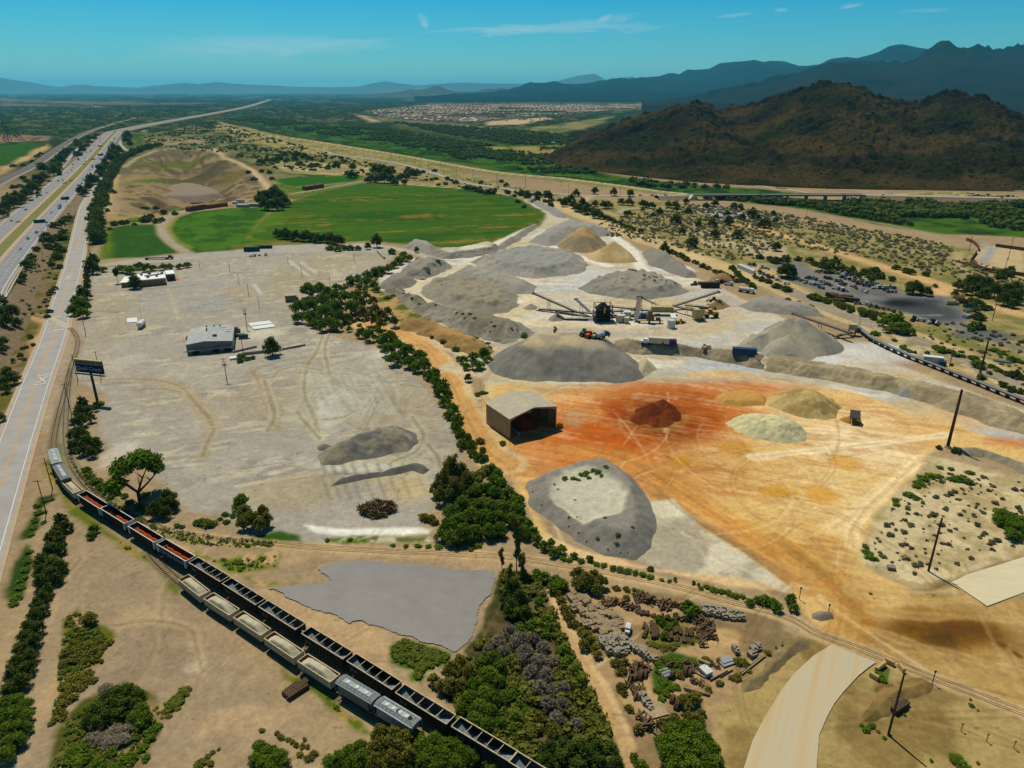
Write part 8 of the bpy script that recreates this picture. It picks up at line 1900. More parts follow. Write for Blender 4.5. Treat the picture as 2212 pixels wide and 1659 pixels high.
for k,(c_,r_,x,y,yt) in enumerate(((1,0,480,590,550),(1,0,535,600,555),(1,0,705,620,565),(1,0,802,632,570),(1,0,868,640,585),(1,0,954,666,590),(1,0,1018,645,600),(1,0,1085,660,610),(1,0,1155,670,620),(1,0,1196,680,630),(1,0,1276,700,640),(1,0,1383,765,670),(1,0,1480,740,680),(1,0,1500,790,720),(1,0,1608,792,712),(1,0,1662,846,778),(1,0,1735,800,735),(1,0,1920,855,775),(1,0,1932,860,780),(1,0,2150,870,790),(2,0,138,880,790),(2,0,425,875,822),(2,0,481,962,850),(2,0,744,905,840),(2,0,888,957,868),(2,0,1128,922,815))):
 pole('%s pole of the line along county road and levee%s' % (ORD[k % 20],'' if k < 20 else ', bridge end'),tp(c_,r_,x,y),V(c_,r_,0,yt)[1],.2,1,group='poles along the county road')
for lb,x,y,yt,r in (('tallest rusty steel transmission pole beside the ochre yard',1607,1528,1075,.62),('rusty steel transmission pole behind the overland conveyor',1863,948,685,.5)):
 b = tp(3,1,x,y); o = pole(lb,b,V(3,1,0,yt)[1],r,0,CORT,'steel_pole'); MB().cyl((0,0,-.1),(0,0,.35),r * 1.9,n=16).obj('footing',DCONC,o)
b = tp(3,2,1455,1102); o = pole('rusty steel pole standing in the desert patch',b,V(3,2,0,683)[1],.34,0,CORT,'steel_pole'); z = zat(b,V(3,2,0,683)[1]); [MB().bar((0,0,z - 2 - k * 2.6),(-1.9 if k % 2 == 0 else 1.9,0,z - 1.7 - k * 2.6),.12).obj('arm',CORT,o) for k in range(3)]
for lb,x,y,h in (('marker post on the small dirt mound',660,440,3),('thin sign post near the crossing trees',432,320,3.6),('short yellow post, upper of the row on the brown flat',1713,1362,2),('short yellow post, second of the row on the brown flat',1915,1445,2),('dark signal post beside the spur on the brown flat',1487,985,3.4),('short yellow post at the right edge of the brown flat',2130,1500,2)):
 tag(MB().cyl((0,0,0),(0,0,h),.1,.1,6).box(-.25,.25,-.05,.05,h - .5,h).obj('marker_post',YPAINT if 'yellow' in lb else DST,None,tp(3,3,x,y)),lb,'post')
# ---- freeway signs
SGN = mat('green_sign',S(20,92,72),rough=.5,var=.03)
for k,(x,y,w,lb) in enumerate(((265,1240,9,'nearest green overhead sign on a curved mast over the freeway'),(560,1030,8,'second green sign beside the freeway'),(797,660,9,'farthest green sign over the freeway'))):
 rz,zz = on_road(FR,tp(0,0,x,y,1),True); q = min(REDGE,key=lambda v_: (v_.xy - tp(0,0,x + (80 if k == 0 else 10),y,1).xy).length)
 o = thing('road_sign',lb,'sign',(q.x,q.y,q.z),math.atan2(FR[5].y - FR[0].y,FR[5].x - FR[0].x) - math.pi / 2,'green signs along the freeway')
 MB().cyl((1.5,0,-q.z),(1.5,0,6.5),.22,.18,8).cyl((1.5,0,6.5),(-.5,0,8),.18,.16,8).cyl((-.5,0,8),(-5 if k != 1 else -1,0,8.2),.16,.12,8).obj('mast',DST,o); x0 = -8 if k != 1 else -3
 MB().box(x0,x0 + w,-.35,-.2,6.6,9.8).obj('panel',SGN,o)
# ---- bridges
br = thing('bridge','long low concrete road bridge across the green river bed','bridge',(0,0,0)); A0,B0 = tp(2,0,1462,936,6),tp(3,0,945,940,6); d = B0 - A0; br.location = (A0.x,A0.y,0); br.rotation_euler = (0,0,math.atan2(d.y,d.x)); L = d.length
MB().box(0,L,-5.5,5.5,4.9,5.95).obj('deck',DCONC,br); MB().box(0,L,-5.2,5.2,5.96,6.02).obj('roadway',ASPH2,br)
for y in (-5.5,5.2): MB().box(0,L,y,y + .3,6.03,6.9).obj('parapet',DCONC,br)
for k in range(1,9): MB().box(L * k / 9 - .6,L * k / 9 + .6,-4.5,4.5,-.2,4.88).obj('pier',DCONC,br)
for s,x in ((-1,0),(1,L)): MB().hexa([(x - 6,-7,-.1),(x + 6,-7,-.1),(x + 6,7,-.1),(x - 6,7,-.1),(x - .8,-5.4,4.88),(x + .8,-5.4,4.88),(x + .8,5.4,4.88),(x - .8,5.4,4.88)]).obj('abutment',CONC,br)
ob = thing('overpass','concrete freeway overpass edge above the spur at the left margin','bridge',tp(0,1,96,262,6)); a_ = tp(0,1,96,262,6); b_ = tp(0,1,-40,510,6); v_ = b_ - a_; ob.location = (a_.x,a_.y,0); ob.rotation_euler = (0,0,math.atan2(v_.y,v_.x)); L = v_.length
MB().box(-60,L + 20,-.1,.5,5.9,7.0).obj('parapet',CONC,ob); MB().box(-4,L + 10,.05,.6,4.4,5.88).obj('girder',DCONC,ob); MB().box(4,L - 4,.4,.7,0,4.38).obj('opening_shade',UNDER,ob)  # solid dark panel stands in for the shade under the deck
# ------------------------------------------------------------------ salvage yard
TIM = mat('weathered_timber',S(168,146,110),rough=.9,var=.35,scale=2); TIMD = mat('dark_timber',S(92,72,52),rough=.9,var=.35,scale=2); STN = mat('stacked_stone',S(156,144,122),rough=.9,var=.35,scale=2.5); RUS = mat('rust_scrap',S(112,88,64),rough=.9,var=.4,scale=2); PIPEM = mat('grey_pipe',S(150,150,150),rough=.5,var=.1)
YP = {}
def stack(kind):
 if kind in YP: return YP[kind]
 r = random.Random(len(YP)); mb = MB()
 if kind == 'pallet_stack':
  for k in range(4):
   z = k * .24
   for y in (-.5,0,.5): mb.box(-.6,.6,y - .05,y + .05,z,z + .14)
   for x in range(6): mb.box(-.6 + x * .22,-.46 + x * .22,-.55,.55,z + .141,z + .2)
  m = TIM
 elif kind == 'stone_pallet':
  for x in range(3):
   for y in range(3):
    for z in range(3):
     if z < 2 or r.random() < .7: mb.box(-.7 + x * .46,-.28 + x * .46,-.7 + y * .46,-.28 + y * .46,z * .4,z * .4 + .38 - r.random() * .08)
  m = STN
 elif kind == 'timber_bundle':
  for y in range(4):
   for z in range(3): mb.box(-1.3 + r.uniform(-.1,.1),1.3 + r.uniform(-.1,.1),-.5 + y * .26,-.28 + y * .26,z * .26,z * .26 + .22)
  m = TIMD
 elif kind == 'scrap_heap':
  for k in range(7): mb.bar((r.uniform(-1,1),r.uniform(-.8,.8),r.uniform(0,.3)),(r.uniform(-1,1),r.uniform(-.8,.8),r.uniform(.2,1.1)),r.uniform(.1,.3))
  m = RUS
 else:
  for k in range(12):
   a = math.pi * (k + .5) / 12; mb.bar((1.3 * math.cos(a),-.5,1.3 * math.sin(a)),(1.3 * math.cos(a),.5,1.3 * math.sin(a)),.4,.3)
  m = TIMD
 YP[kind] = mb.mesh(kind,m); return YP[kind]
def yard(kind,c,r,pts,label,cat,n=1,rz=None,s=1.0,jit=.35):
 """things set along a line of places, n between neighbours"""
 P = tl(c,r,pts); Q = []
 for a,b in zip(P,P[1:]):
  for k in range(n): Q.append(a.lerp(b,k / n))
 Q.append(P[-1])
 for q in Q:
  o = link(kind,stack(kind),None,(q.x + rnd.uniform(-jit,jit),q.y + rnd.uniform(-jit,jit),0),(rz if rz is not None else rnd.uniform(0,3.1)) + rnd.uniform(-.15,.15))
  k = s * rnd.uniform(.95,1.35); o.scale = (k * rnd.uniform(.8,1.3),k,k * rnd.uniform(.7,1.4)); tag(o,label,cat,label + ' set')
for pts,n in (('475 300 520 340 560 380',3),('510 295 560 320 620 370',3),('560 300 620 340',3),('520 400 560 410',2)): yard('pallet_stack',2,3,pts,'weathered crate stack at the upper left corner of the salvage yard','stack',n,.5)
for pts,n in (('580 440 650 470 740 480',4),('560 500 640 520 720 530',4),('600 430 700 440 780 450',4),('780 460 830 480 870 480',3),('740 550 800 560 880 560',4),('740 580 800 590 870 590',4),('750 620 820 620 870 610',3),('800 520 870 530',3)): yard('pallet_stack',2,3,pts,'pale pallet stack in the dense west rows of the salvage yard','stack',n,.25)
for pts,n in (('760 340 860 350 940 370',3),('720 380 800 390',3),('960 390 1010 380',2),('1020 300 1100 310 1160 350',3),('1030 340 1120 350',3),('1220 350 1330 370 1410 400',3),('1210 380 1280 400',2)): yard('scrap_heap',2,3,pts,'loose scrap frame along the top of the salvage yard','scrap',n)
for y in (395,430): yard('stone_pallet',2,3,'1545 %d 1620 %d 1720 %d 1850 %d' % (y,y + 12,y + 32,y + 58),'pale block pallet in the double row under the spur','stack',4,-.25,.85)
for pts,n in (('1085 530 1085 570 1090 610',2),('1125 530 1130 570 1140 610',2),('1165 540 1175 580 1180 610',2),('1230 530 1290 560',2),('1240 600 1280 600 1290 640',2),('1320 570 1400 590 1460 600',3),('1320 640 1380 650',2),('1410 640 1460 660',2)): yard('timber_bundle',2,3,pts,'dark timber bundle on the oval island of the salvage yard','timber',n,1.3,.65)
for pts,n in (('1490 500 1560 500 1620 520',3),('1500 560 1560 570 1620 590',3),('1510 610 1580 620 1650 640',3),('1540 540 1600 550',2),('1540 650 1560 680',1),('1400 480 1450 500',2)): yard('scrap_heap',2,3,pts,'rusty scrap frame right of the yard island','scrap',n,None,.9)
for pts,n in (('725 640 790 650 860 660',3),('740 690 820 700 900 710',3),('860 640 920 660 980 700',3),('980 700 1040 730 1100 780',4),('1100 780 1150 810',2),('800 750 860 760 930 740',3),('1050 1100 1090 1130 1130 1180',3)): yard('stone_pallet',2,3,pts,'dark stone pallet in the curved row below the pale pallets','stack',n,.3,.85)
for pts,n in (('980 850 1050 860 1090 850',2),('980 890 1050 890',2),('1020 1030 1060 1040',1),('1020 1080 1060 1080',1),('1060 1250 1090 1290 1140 1350',2)): yard('scrap_heap',2,3,pts,'dark scrap frame in the lower part of the salvage yard','scrap',n)
for pts,n in (('500 350 560 390 600 430',3),('640 400 700 410 760 420',3),('600 540 680 550 730 560',3),('660 480 720 500 780 520',3)): yard('pallet_stack',2,3,pts,'grey brown pallet stack between the west rows of the salvage yard','stack',n,.4,.9)
for pts,n in (('1120 450 1200 460 1280 470 1370 485',4),('1000 400 1050 430 1110 440',3)): yard('timber_bundle',2,3,pts,'short timber bundle in the row above the yard ring','timber',n,.9,.45)
for pts,n in (('1200 820 1280 830 1340 840',3),('1400 830 1440 850 1480 880',3),('1500 860 1540 880 1580 870',2),('1620 840 1660 850',1),('1450 960 1500 980 1540 1000',2),('960 1000 1000 1040 1030 1100',3)): yard('scrap_heap',2,3,pts,'small scrap pile near the grey pipes of the yard','scrap',n,None,.8)
for pts,n in (('1920 770 1950 740 1990 700',2),('1790 730 1810 740',1)): yard('stone_pallet',2,3,pts,'dark drum stack at the right tip of the salvage yard','stack',n,.3,.9)
yard('timber_arch',2,3,'970 960 1010 950 1050 930 1090 920','arched brown timber bundle, left group of the lower yard','timber',1,1.1,.7,.1); yard('timber_arch',2,3,'1300 930 1350 920 1400 900 1440 910','arched brown timber bundle right of the grey pipes','timber',1,1.1,.7,.1); yard('timber_arch',2,3,'1300 1120 1340 1160','arched brown timber bundle behind the big green clump','timber',1,1.2,.7,.1)
for k,(x,y) in enumerate(((1225,890),(1245,910),(1262,932))):
 a,b = tp(2,3,x - 28,y + 8,.4),tp(2,3,x + 38,y - 14,.4); c = (a + b) / 2; tag(MB().cyl(a - c,b - c,.42,n=12).obj('pipe',PIPEM,None,c),'%s of the three short grey pipes in the salvage yard' % ('farthest','middle','nearest')[k],'pipe')
for k,(x0,y0,x1,y1,r_,m) in enumerate(((1840,900,2030,755,.2,TIM),(1850,915,2040,765,.2,TIM),(1600,965,1740,890,.18,TIMD),(1610,950,1720,900,.15,PIPEM),(1680,940,1780,880,.15,TIMD),(1390,1020,1600,1075,.2,TIM),(1400,1035,1595,1085,.18,TIMD),(1440,870,1560,940,.16,TIM),(1510,800,1600,835,.35,TIM),(930,960,980,1030,.15,TIM))):
 a,b = tp(2,3,x0,y0,r_),tp(2,3,x1,y1,r_); c = (a + b) / 2; tag(MB().cyl(a - c,b - c,r_,n=8).obj('pole_log',m,None,c),'%s long pole lying in the right part of the salvage yard' % ORD[k] if k < 9 else 'long pole lying at the left edge of the lower yard','pole','long poles lying in the yard')
a = tp(2,3,1150,1210); tag(MB().box(-2.6,2.6,-1.8,1.8,0,.25).obj('timber_deck',TIM,None,a,.3),'slatted timber deck with pallets at the lower end of the yard','deck')
o = tag(MB().box(-1,1,-.6,.6,.5,1.6).box(-1.9,-1.05,-.55,.55,.4,1.1).box(-1.7,1,-.65,-.62,.1,.5).obj('small_truck',WHITEP,None,tp(2,3,950,570),1.3),'small white flatbed machine in the lane of the salvage yard','vehicle')
o = tag(MB().box(-.9,.9,-1.2,1.2,.1,1.0).box(-1,1,-1.3,1.3,1.0,1.1).obj('tank_box',WHITEP,None,tp(2,3,1565,905),.5),'white topped box among the scrap of the salvage yard','box')
tag(MB().box(-1.6,1.6,-.9,.9,.3,.35).box(-1.2,1.6,-.2,1.5,.5,.55).obj('sheet_metal',PIPEM,None,tp(2,3,1735,830),.4),'grey sheet metal leaning in the right part of the yard','sheet metal')
# blocks and timbers at the lower right
for k,(x0,y0,x1,y1) in enumerate(((1112,815,1182,850),(1040,895,1110,840),(990,925,1058,965),(1222,855,1260,905))):
 a,b = tp(3,3,x0,y0),tp(3,3,x1,y1); rz,L = frame(a,b); tag(MB().box(0,L,-.35,.35,0,.95).box(.02,L - .02,-.22,.22,.951,1.1).obj('barrier_block',mat('sandy_block',S(196,164,100),var=.2),None,a,rz),('sandy barrier block at the top of the square by the crossing','sandy barrier block on the road side of the square','lowest sandy barrier block of the square by the haul road','sandy barrier block beside the leaning pole head')[k],'barrier')
yard('timber_bundle',3,3,'1215 1195 1235 1180','grey timber pile in the weedy bank by the tall pole','timber',1,.5,1.1,.1); yard('timber_bundle',3,3,'1165 1165 1200 1110','long timber beside the grey timber pile of the weedy bank','timber',1,1.2,.8,.1)
yard('timber_bundle',1,3,'300 1050 370 1020 350 1060','dark old sleeper pile on the sand beside the near siding','sleeper pile',1,.9,1.2,.3)
tag(MB().box(-1,1,-.7,.7,0,.8).obj('concrete_box',mat('purple_grey_box',S(140,120,110),var=.1),None,tp(3,2,1160,1085),-.3),'grey concrete box in the corner of the desert patch','box')
tag(MB().box(-3.5,3.5,-1.5,1.5,0,.5).obj('pipe_rack',mat('teal_sheet',S(96,110,108),var=.2),None,tp(3,1,2035,850),-.5),'grey ribbed panel stack beside the asphalt lane at right','panel stack')
bpm = crown_mesh('brush',mat('dry_brush',S(136,108,70),var=.4,scale=3),[(0,0,.2,.3),(.25,.1,.15,.25),(-.25,-.05,.15,.25),(0,-.2,.12,.25)],2600,.05,9,.6,.1,5.0)
o = tag(link('brush_pile',bpm,None,tp(1,2,980,630)),'brown pile of dead brush on the pale lot','brush pile'); o.scale = (11,8,8)
for k,(x,y) in enumerate(((1850,590),(1870,620),(1845,640),(1930,655),(1900,640))): tag(boxes('yard_scrap','%s scrap machine at the right wall of the warehouse' % ORD[k],'scrap',tp(0,1,x,y + 12),R(8),(('body',(GREYU,UNDER,RUS,CGR,GREYU)[k],[(-2.4,2.2,-.8,.8,.5,1.6 + .5 * (k == 3))]),('bed',WHITEP if k % 2 else DST,[(-3,3.4,-.9,.9,.3,.48)])),'scrap beside the warehouse'))
# ------------------------------------------------------------------ auto yard
SV = []
for k,m in enumerate((CARC['grey'],RUS,CARC['silver'],CARC['black'],mat('faded_blue',S(84,110,130),var=.2),WHITEP)):
 r = random.Random(k); mb = MB(); mb.box(-2.6,2.6,-.85,.85,.45,.8); mb.box(.6,2.2,-.8,.8,.8,1.7 + .4 * (k % 2))
 for q in range(4): mb.bar((r.uniform(-2.4,.4),r.uniform(-.7,.7),.8),(r.uniform(-2.4,.4),r.uniform(-.7,.7),r.uniform(1,1.9)),r.uniform(.2,.6))
 for x in (-1.7,1.6):
  for y in (-1,.75): mb.cyl((x,y,.45),(x,y + .25,.45),.45,n=8,mi=1)
 SV.append(mb.mesh('scrap_vehicle',[m,TYRE]))
for lb,pts,w in (('row at the far end of the auto yard','40 90 110 100 180 120 240 130',2),('row along the hedge of the auto yard','0 112 60 125 130 150 200 190 260 205 340 235',2),('first row of the ash yard by the round tree','380 190 440 200 470 225 540 245 620 275',1.5),('second row of the ash yard by the round tree','490 188 560 205 620 225 690 265 770 290 820 310',1.5),('third row in the middle of the ash yard','640 190 700 205 760 235 850 265 920 285 970 310',2),('dense heap rows at the rear of the ash yard','760 180 830 200 900 225 980 250 1060 270 1150 300',3),('rear scrap rows behind the ash yard','800 160 870 170 940 165',3),('upper rear scrap rows of the ash yard','880 205 960 225 1040 245 1120 265 1200 265',2),('small row behind the round tree','580 140 650 155 720 150',2),('near row below the trailers of the ash yard','880 395 960 405 1060 430 1160 455 1260 480',1.5),('last row toward the near end of the ash yard','1330 520 1400 530 1480 555 1560 575',1.2),('row beside the quarry track machines','1460 240 1520 240',0),('junk row by the hedge at the quarry edge','130 345 180 355 220 362',2)):
 P = resample(tl(3,1,pts),4.4 if w < 3 else 3.6) if w else [gp(1470,248),gp(1500,242),gp(1525,240),gp(1640,225),gp(1680,228),gp(1720,238),gp(1750,248)]
 for p in P:
  for j in range(2 if w == 3 else 1):
   o = link('scrap_vehicle',rnd.choice(SV),None,(p.x + rnd.uniform(-w,w) * .7,p.y + rnd.uniform(-w,w) * 1.5,0),rnd.uniform(0,6.3)); o.scale = (rnd.uniform(.7,1.2),) * 3; tag(o,'stripped vehicle in the ' + lb,'scrap vehicle',lb)
for k,(x,y) in enumerate(((690,335),(730,350),(770,365),(810,355),(840,375),(740,378))): yard('timber_bundle',3,1,'%d %d %d %d' % (x,y,x + 6,y + 3),'long flat trailer deck stacked below the ash yard','trailer',1,2.7,2.2,.1)
for k,(x,y,m) in enumerate(((1690,350,'tan'),(1640,400,'tan'),(1720,385,'brown'),(1780,420,'teal'),(1780,455,'tan'),(1770,500,'white'))): boxes('roll_off_bin','%s %s bin at the near end of the ash-black yard' % (ORD[k],m),'bin',tp(3,1,x,y),R(-10 + 7 * k),(('body',{'tan': TANP,'brown': RUS,'teal': CGR,'white': WHITEP}[m],[(-3.6,3.6,-1.3,-1.1,.2,1.8),(-3.6,3.6,1.1,1.3,.2,1.8),(-3.6,-3.4,-1.1,1.1,.2,1.8),(3.4,3.6,-1.1,1.1,.2,1.8),(-3.4,3.4,-1.1,1.1,.2,1.2)]),('skid',UNDER,[(-3.6,3.6,-1,-.7,0,.19),(-3.6,3.6,.7,1,0,.19)])),'bins of the ash yard')
slab('shed_roof','low pale shed roof among the auto yard hedge','shed',tl(2,1,'1815 110 1840 105 1960 150 1945 165'),2.6,mat('pale_shed_roof',S(190,196,190),var=.1))
# ------------------------------------------------------------------ scattered scrub, woods, houses
def clump(n,seed,flat=.8,leaf=.3):
 r = np.random.default_rng(seed); d = r.normal(size=(n,3)); d /= np.linalg.norm(d,axis=1)[:,None]
 C = d * (.5 * r.random((n,1)) ** .4); C[:,2] = np.abs(C[:,2]) * flat + .08
 t = np.cross(d,r.normal(size=(n,3))); t /= np.linalg.norm(t,axis=1)[:,None]; b = np.cross(d,t); s = leaf * (.7 + .6 * r.random((n,1)))
 return np.stack([C - t * s / 2,C - b * s / 2,C + t * s / 2,C + b * s / 2],1).reshape(-1,3)
def scatter(name,label,cat,pts,sizes,n,m,seed=1,flat=.8,leaf=.34):
 T = [clump(n,seed * 10 + k,flat,leaf) for k in range(5)]; r = np.random.default_rng(seed); N = len(pts)
 a = r.random(N) * 6.28; which = r.integers(0,5,N); TV = np.stack(T)[which]
 c,s_ = np.cos(a)[:,None],np.sin(a)[:,None]
 v = np.stack([TV[:,:,0] * c - TV[:,:,1] * s_,TV[:,:,0] * s_ + TV[:,:,1] * c,TV[:,:,2]],2) * sizes[:,None,None] + pts[:,None,:]
 cl = np.repeat(r.random(N)[:,None] * .6,n * 4,1).ravel() + np.repeat(r.random(N * n) * .4,4)
 me = np_mesh(name,v.reshape(-1,3),np.arange(N * n * 4).reshape(-1,4),m,np.stack([cl] * 3,1))
 return tag(link(name,me),label,cat,None,'stuff')
def in_poly(poly,n,seed,thin=None):
 xy = [(p.x,p.y) for p in poly]; r = np.random.default_rng(seed); x0,x1 = min(p[0] for p in xy),max(p[0] for p in xy); y0,y1 = min(p[1] for p in xy),max(p[1] for p in xy)
 x = r.uniform(x0,x1,n * 5); y = r.uniform(y0,y1,n * 5); k = sdf(x,y,xy) > 1
 if thin: k &= fbm(x,y,thin,3,seed) > .47
 x,y = x[k][:n],y[k][:n]
 return np.stack([x,y,x * 0 - .1],1)
PATCH = tl(3,2,'1330 360 1560 300 1900 350 2300 400 2300 900 1900 1020 1600 1160 1400 1200 1180 1120 960 960 1060 720 1210 500')
EAST = Vp('1250 500 1330 470 1450 455 1700 470 1900 520 2090 560 2250 600 2250 660 2060 600 1880 560 1700 530 1640 560 1560 565 1440 530')
EAST2 = Vp('2010 690 2120 700 2260 740 2260 860 2150 800 2040 740'); EAST3 = Vp('1480 440 1700 460 1900 500 2060 530 2060 560 1880 520 1660 480 1480 456')
VERGE = tl(3,1,'1300 620 1560 740 1800 860 2060 980 2250 1080 2250 900 1980 740 1700 600 1560 590')
sh = [(p,rnd.choice((.6,.8,1,1.3,1.7,2.2)),'the desert patch beside the ochre yard') for p in in_poly(PATCH,190,3)] + [(p,rnd.uniform(1.5,3.5),'the sandy verge by the steel poles') for p in in_poly(EAST2,60,4)] + [(p,rnd.uniform(1,2.2),'the conveyor verge') for p in in_poly(VERGE,50,5)]
for p,w,lb in sh: plant('desert_shrub',Vector(p),w,'small grey green shrub scattered over ' + lb,'shrub','shrubs of ' + lb,.8)
UG = np.concatenate([in_poly(tl(c,r,q),n,60 + j,7) for j,(c,r,q,n) in enumerate(((1,3,'1950 100 2150 100 2320 250 2450 560 2600 850 2780 1220 2960 1659 1700 1659 1500 1450 1600 1200 1450 1000 1600 820 1750 650 1880 350',1000),(1,2,'1420 500 1560 300 1900 280 2000 450 2120 560 2200 760 2000 860 1700 900 1480 880 1440 780 1560 620',700),(1,1,'300 400 450 260 640 260 900 170 1150 30 1230 20 1000 200 860 330 1130 540 900 580 560 590 380 560',600),(1,1,'740 580 960 650 1040 640 1200 720 1390 880 1460 1000 1560 1180 1680 1420 1800 1640 1700 1600 1600 1400 1480 1120 1290 900 1040 850 1000 720',700),(2,3,'1220 1300 1560 1220 1650 1600 1250 1620',300),(0,3,'80 900 330 300 350 420 230 860 160 1100 180 1500 0 1659 0 1100',600),(0,2,'460 700 540 720 480 1000 420 1250 280 1260 320 1000',350),(0,1,'100 300 300 0 480 0 460 180 400 420 300 640 200 900 100 1000 130 600 150 480',160),(0,0,'200 1600 330 1250 520 1080 600 1000 560 1120 500 1300 440 1500 400 1659',260)))])
scatter('undergrowth','leafy undergrowth beneath the tree belts and thickets','undergrowth',UG + np.array([[0,0,bank_z(*q[:2])] for q in UG]),rng.uniform(.7,3.4,len(UG)),46,LM['under'],2,.8,.28)
E = np.concatenate([in_poly(EAST,1700,6),in_poly(EAST3,800,7),in_poly(Vp('1330 470 1480 440 1560 470 1700 480 1640 520 1400 500'),500,8)])
scatter('creosote_scrub','low scrub over the eastern desert','scrub',E,rng.uniform(1.0,4.2,len(E)),26,LM['scrub'],3)
RB = np.concatenate([in_poly(Vp('475 256 560 252 700 270 860 280 1000 305 1130 322 1200 352 1100 350 1000 335 850 312 700 292 560 268'),3200,9,110),in_poly(Vp('860 285 1000 310 1200 355 1400 392 1560 405 1640 412 1400 405 1200 380 1000 350'),1300,10,80),in_poly(Vp('1510 428 1640 428 1800 436 1960 434 2120 430 2400 444 2400 550 2212 506 2040 498 1900 480 1740 448 1600 436'),900,11,70),in_poly(Vp('840 263 1010 274 1190 287 1240 302 1230 314 1110 313 960 290'),1300,12)])
scatter('river_woodland','bushy woodland along the river bed','woodland',RB,rng.uniform(6,15,len(RB)) ,42,LM['reed'],4,.8,.26)
FB = np.concatenate([in_poly(Vp('300 300 460 262 560 290 780 350 980 385 800 380 590 375 480 330 330 318'),1900,13,70),in_poly(Vp('800 380 1000 390 1180 425 1330 455 1280 470 1100 425 900 395'),260,14,40),in_poly(Vp('-60 470 0 470 60 420 200 320 240 300 200 350 100 460 -40 620'),160,15)])
scatter('farm_scrub','scattered scrub of the farm belt','scrub',FB,rng.uniform(2.5,9,len(FB)),30,LM['dark'],5)
WP = np.concatenate([in_poly(Vp('-300 300 0 300 120 292 270 272 420 240 460 230 200 226 -300 236'),4200,16,160),in_poly(Vp('470 250 560 244 800 246 1000 268 1240 262 1330 245 1240 236 900 224 600 226'),2600,17,120)])
scatter('plain_scrub','dark desert scrub covering the far plain','scrub',WP,rng.uniform(4,12,len(WP)),12,LM['dark'],6)
k = np.nonzero((HH > .02) & (np.arange(len(HH)) < 640 * 221))[0]; hp_ = HP[rng.choice(k,7000)] + rng.uniform(-2,2,(7000,3)) * [1,1,0]; hp_[:,2] -= .6
scatter('hill_scrub','desert scrub dotting the dark hill','scrub',hp_,rng.uniform(2,5.5,7000),14,LM['dark'],7)
WD = np.concatenate([in_poly(tl(0,2,q),n,20 + j) for j,(q,n) in enumerate((('470 60 560 160 640 300 800 470 1000 600 1300 740 1700 820 2212 850 2212 920 1900 930 1500 900 1200 800 950 660 700 480 560 300',2600),('340 250 420 200 500 400 620 600 800 750 1050 900 1250 1020 1400 1200 1440 1300 1250 1090 1000 960 750 760 560 620 440 460',500),('1250 860 1500 930 1700 1000 2212 960 2212 1080 1900 1130 1800 1100 1600 1000',110),('480 480 620 380 900 620 830 830 700 880 520 1120 440 1330 380 1300',0)))] + [in_poly(tl(1,3,q),n,30 + j) for j,(q,n) in enumerate((('1060 700 1180 620 1400 690 1570 750 1560 830 1380 900 1330 1000 1230 960 1250 880 1080 830',900),('200 850 380 960 620 1080 850 1330 950 1400 640 1230 480 1050',350),('1750 650 1880 350 1950 100 1890 300 1700 620',120)))] + [in_poly(tl(0,3,q),n,40 + j) for j,(q,n) in enumerate((('480 480 620 380 900 620 830 830 700 880 520 1120 440 1330 380 1300',500),('480 1300 800 1050 1150 1020 1290 1340 950 1900 300 1900',600),('1280 1150 1440 1000 1520 1020 1480 1160 1300 1270',150)))])
scatter('weeds','green and yellow weeds along tracks and sand edges','weeds',WD,rng.choice([.4,.6,.8,1.1,1.6],len(WD)),14,LM['grass'],8,.5)
# ---- far housing tract
HM = [mat('house_wall',S(206,180,146),var=.08),mat('house_wall_pale',S(224,206,176),var=.06)]; RM = [mat('terracotta_roof',S(136,100,80),var=.15),mat('tan_roof',S(168,136,104),var=.12),mat('pale_roof',S(214,204,184),var=.05)]
HO = []
for k in range(6):
 mb = MB(); L,W_ = 17 + 2 * (k % 3),13; mb.box(-L / 2,L / 2,-W_ / 2,W_ / 2,0,3.4)
 a,b = L / 2 + .5,W_ / 2 + .5; mb.add([(-a,-b,3.41),(a,-b,3.41),(a,b,3.41),(-a,b,3.41),(-a + 5,0,5.8),(a - 5,0,5.8)],[(0,1,5,4),(2,3,4,5),(1,2,5),(3,0,4),(3,2,1,0)],1)
 HO.append(mb.mesh('house',[HM[k % 2],RM[(0,0,1,0,1,2)[k]]]))
TRACT = Vp('800 241 900 229 1000 222 1090 218 1330 215 1470 218 1420 230 1320 240 1180 250 1000 267 880 259 815 252')
T2 = [(p.x,p.y) for p in TRACT]; gxs,gys = np.meshgrid(np.arange(-1400,2400,31),np.arange(2300,8000,46)); hx = gxs.ravel() + rng.uniform(-5,5,gxs.size); hy = gys.ravel() + rng.uniform(-6,6,gxs.size)
hx += 40 * np.sin(hy / 210); hy += 34 * np.sin(hx / 260)
hx,hy = hx * .96 - hy * .12 + 500,hy * .98 + hx * .1
ok = (sdf(hx,hy,T2) > 5) & (fbm(hx,hy,240,3,5) > .43); hx,hy = hx[ok],hy[ok]; od = np.argsort(hx ** 2 + hy ** 2); hx,hy = hx[od],hy[od]
HL_ = ('tan house with terracotta roof in the far housing tract','tan house with tan roof in the far housing tract','pale roofed house in the far housing tract')
hv,hf_,n0 = [],[],0
for i in range(min(len(hx),2600)):
 k = int(rng.integers(0,6))
 if i < 290: tag(link('house',HO[k],None,(hx[i],hy[i],0),.1 + (i % 2) * 1.57),HL_[(0,0,1,0,1,2)[k]],'house',('terracotta','tan','pale')[(0,0,1,0,1,2)[k]] + ' roofed tract houses')
 else:
  s = 1; hv.append(np.array([(-9,-7,0),(9,-7,0),(9,7,0),(-9,7,0),(-9,-7,3.4),(9,-7,3.4),(9,7,3.4),(-9,7,3.4),(-4,0,5.8),(4,0,5.8)],float) + [hx[i],hy[i],0]); hf_.append(i)
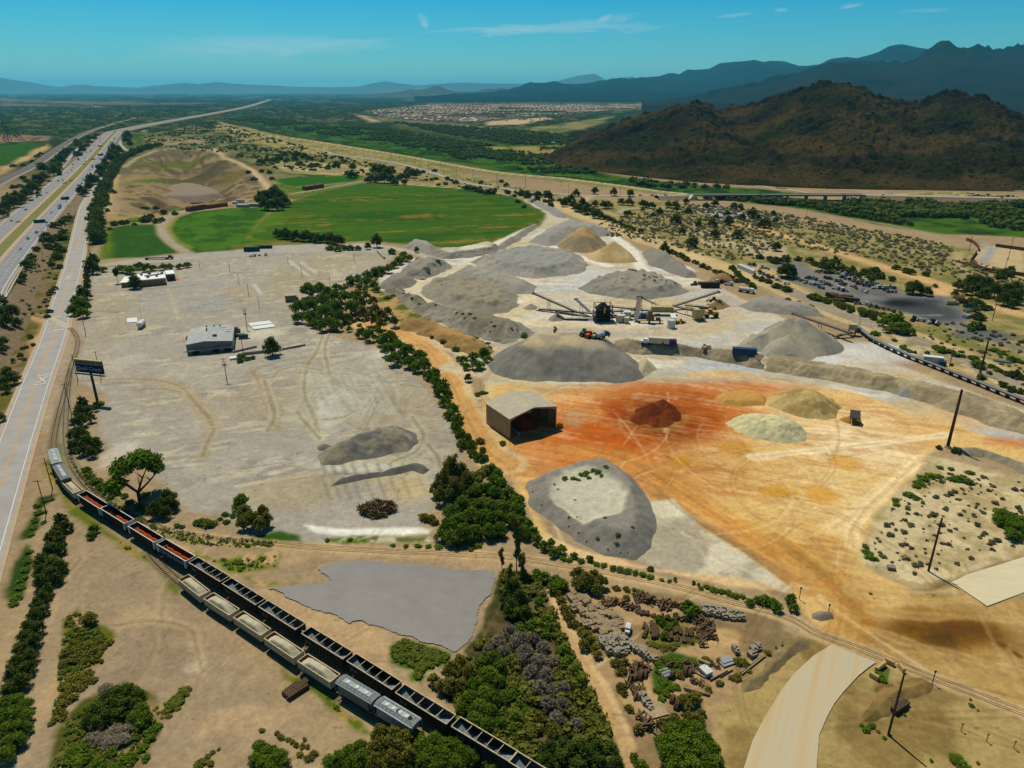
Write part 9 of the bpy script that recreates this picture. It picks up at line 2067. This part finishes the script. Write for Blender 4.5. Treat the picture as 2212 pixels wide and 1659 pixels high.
if hv:
 N = len(hv); base = (np.arange(N) * 10)[:,None,None]; F = np.array([(0,1,5,4),(1,2,6,5),(2,3,7,6),(3,0,4,7),(4,5,9,8),(6,7,8,9),(5,6,9,9),(7,4,8,8)])
 F4 = (F[:6][None] + base).reshape(-1,4); cc = np.repeat(np.array([S(170,142,110),S(146,98,76),S(206,186,152)])[rng.integers(0,3,N)],10,0)
 tag(link('houses',np_mesh('houses',np.concatenate(hv),F4,mat('distant_houses',(1,1,1),attr='Col',var=.1,coord='World'),cc)),'far rows of tract houses','houses',None,'stuff')
TT = in_poly(TRACT,3600,50); scatter('tract_trees','street trees among the far houses','trees',TT,rng.uniform(5,11,len(TT)),12,LM['dark'],9)
bd = [(at(u,v),s) for u,v,s in nums('40 217 60 90 220 50 150 216 50 260 219 80 330 224 60 420 226 90 500 214 70 560 219 60 620 210 90 640 222 60 700 213 70 760 216 60 820 211 80 870 207 60 590 206 70 480 207 60 930 214 70 1010 211 90 1130 212 60 1200 211 70 1290 213 60 1380 215 60 1450 216 50',3)]
for k,(p,s) in enumerate(bd):
 o = simple_building('warehouse_block','pale flat-roofed block far out on the plain','building',p,p + Vector((s,8,0)),s * .5,9,HM[1],(RM[2],GREYU,RM[1])[k % 3],0,(),'far pale blocks on the plain')
for k,(u,h) in enumerate(((688,60),(694,75),(699,50))): simple_building('office_tower','%s of the tiny hazy towers on the horizon' % ('left','middle and tallest','right')[k],'tower',at(u,199.5),at(u,199.5) + Vector((60,0,0)),50,h + 60,HM[1],GREYU,0)
tag(link('pond',MB().add([p + Vector((0,0,.5)) for p in tl(2,0,'300 525 400 505 510 490 520 502 430 520 350 532')],[(0,1,2,3,4,5)]).mesh('pond',mat('pond_water',(.10,.30,.36),rough=.15,var=.05,coord='World'))),kind='structure')
for k,(u,v,h) in enumerate(((14,292,45),(22,300,40))): tag(MB().bar((-4,0,0),(-.5,0,h),.8).bar((4,0,0),(.5,0,h),.8).bar((-8,0,h * .8),(8,0,h * .8),.7).bar((-7,0,h * .65),(7,0,h * .65),.7).obj('pylon',DST,None,at(u,v + 6)),('left','right')[k] + ' lattice pylon at the left margin','pylon')
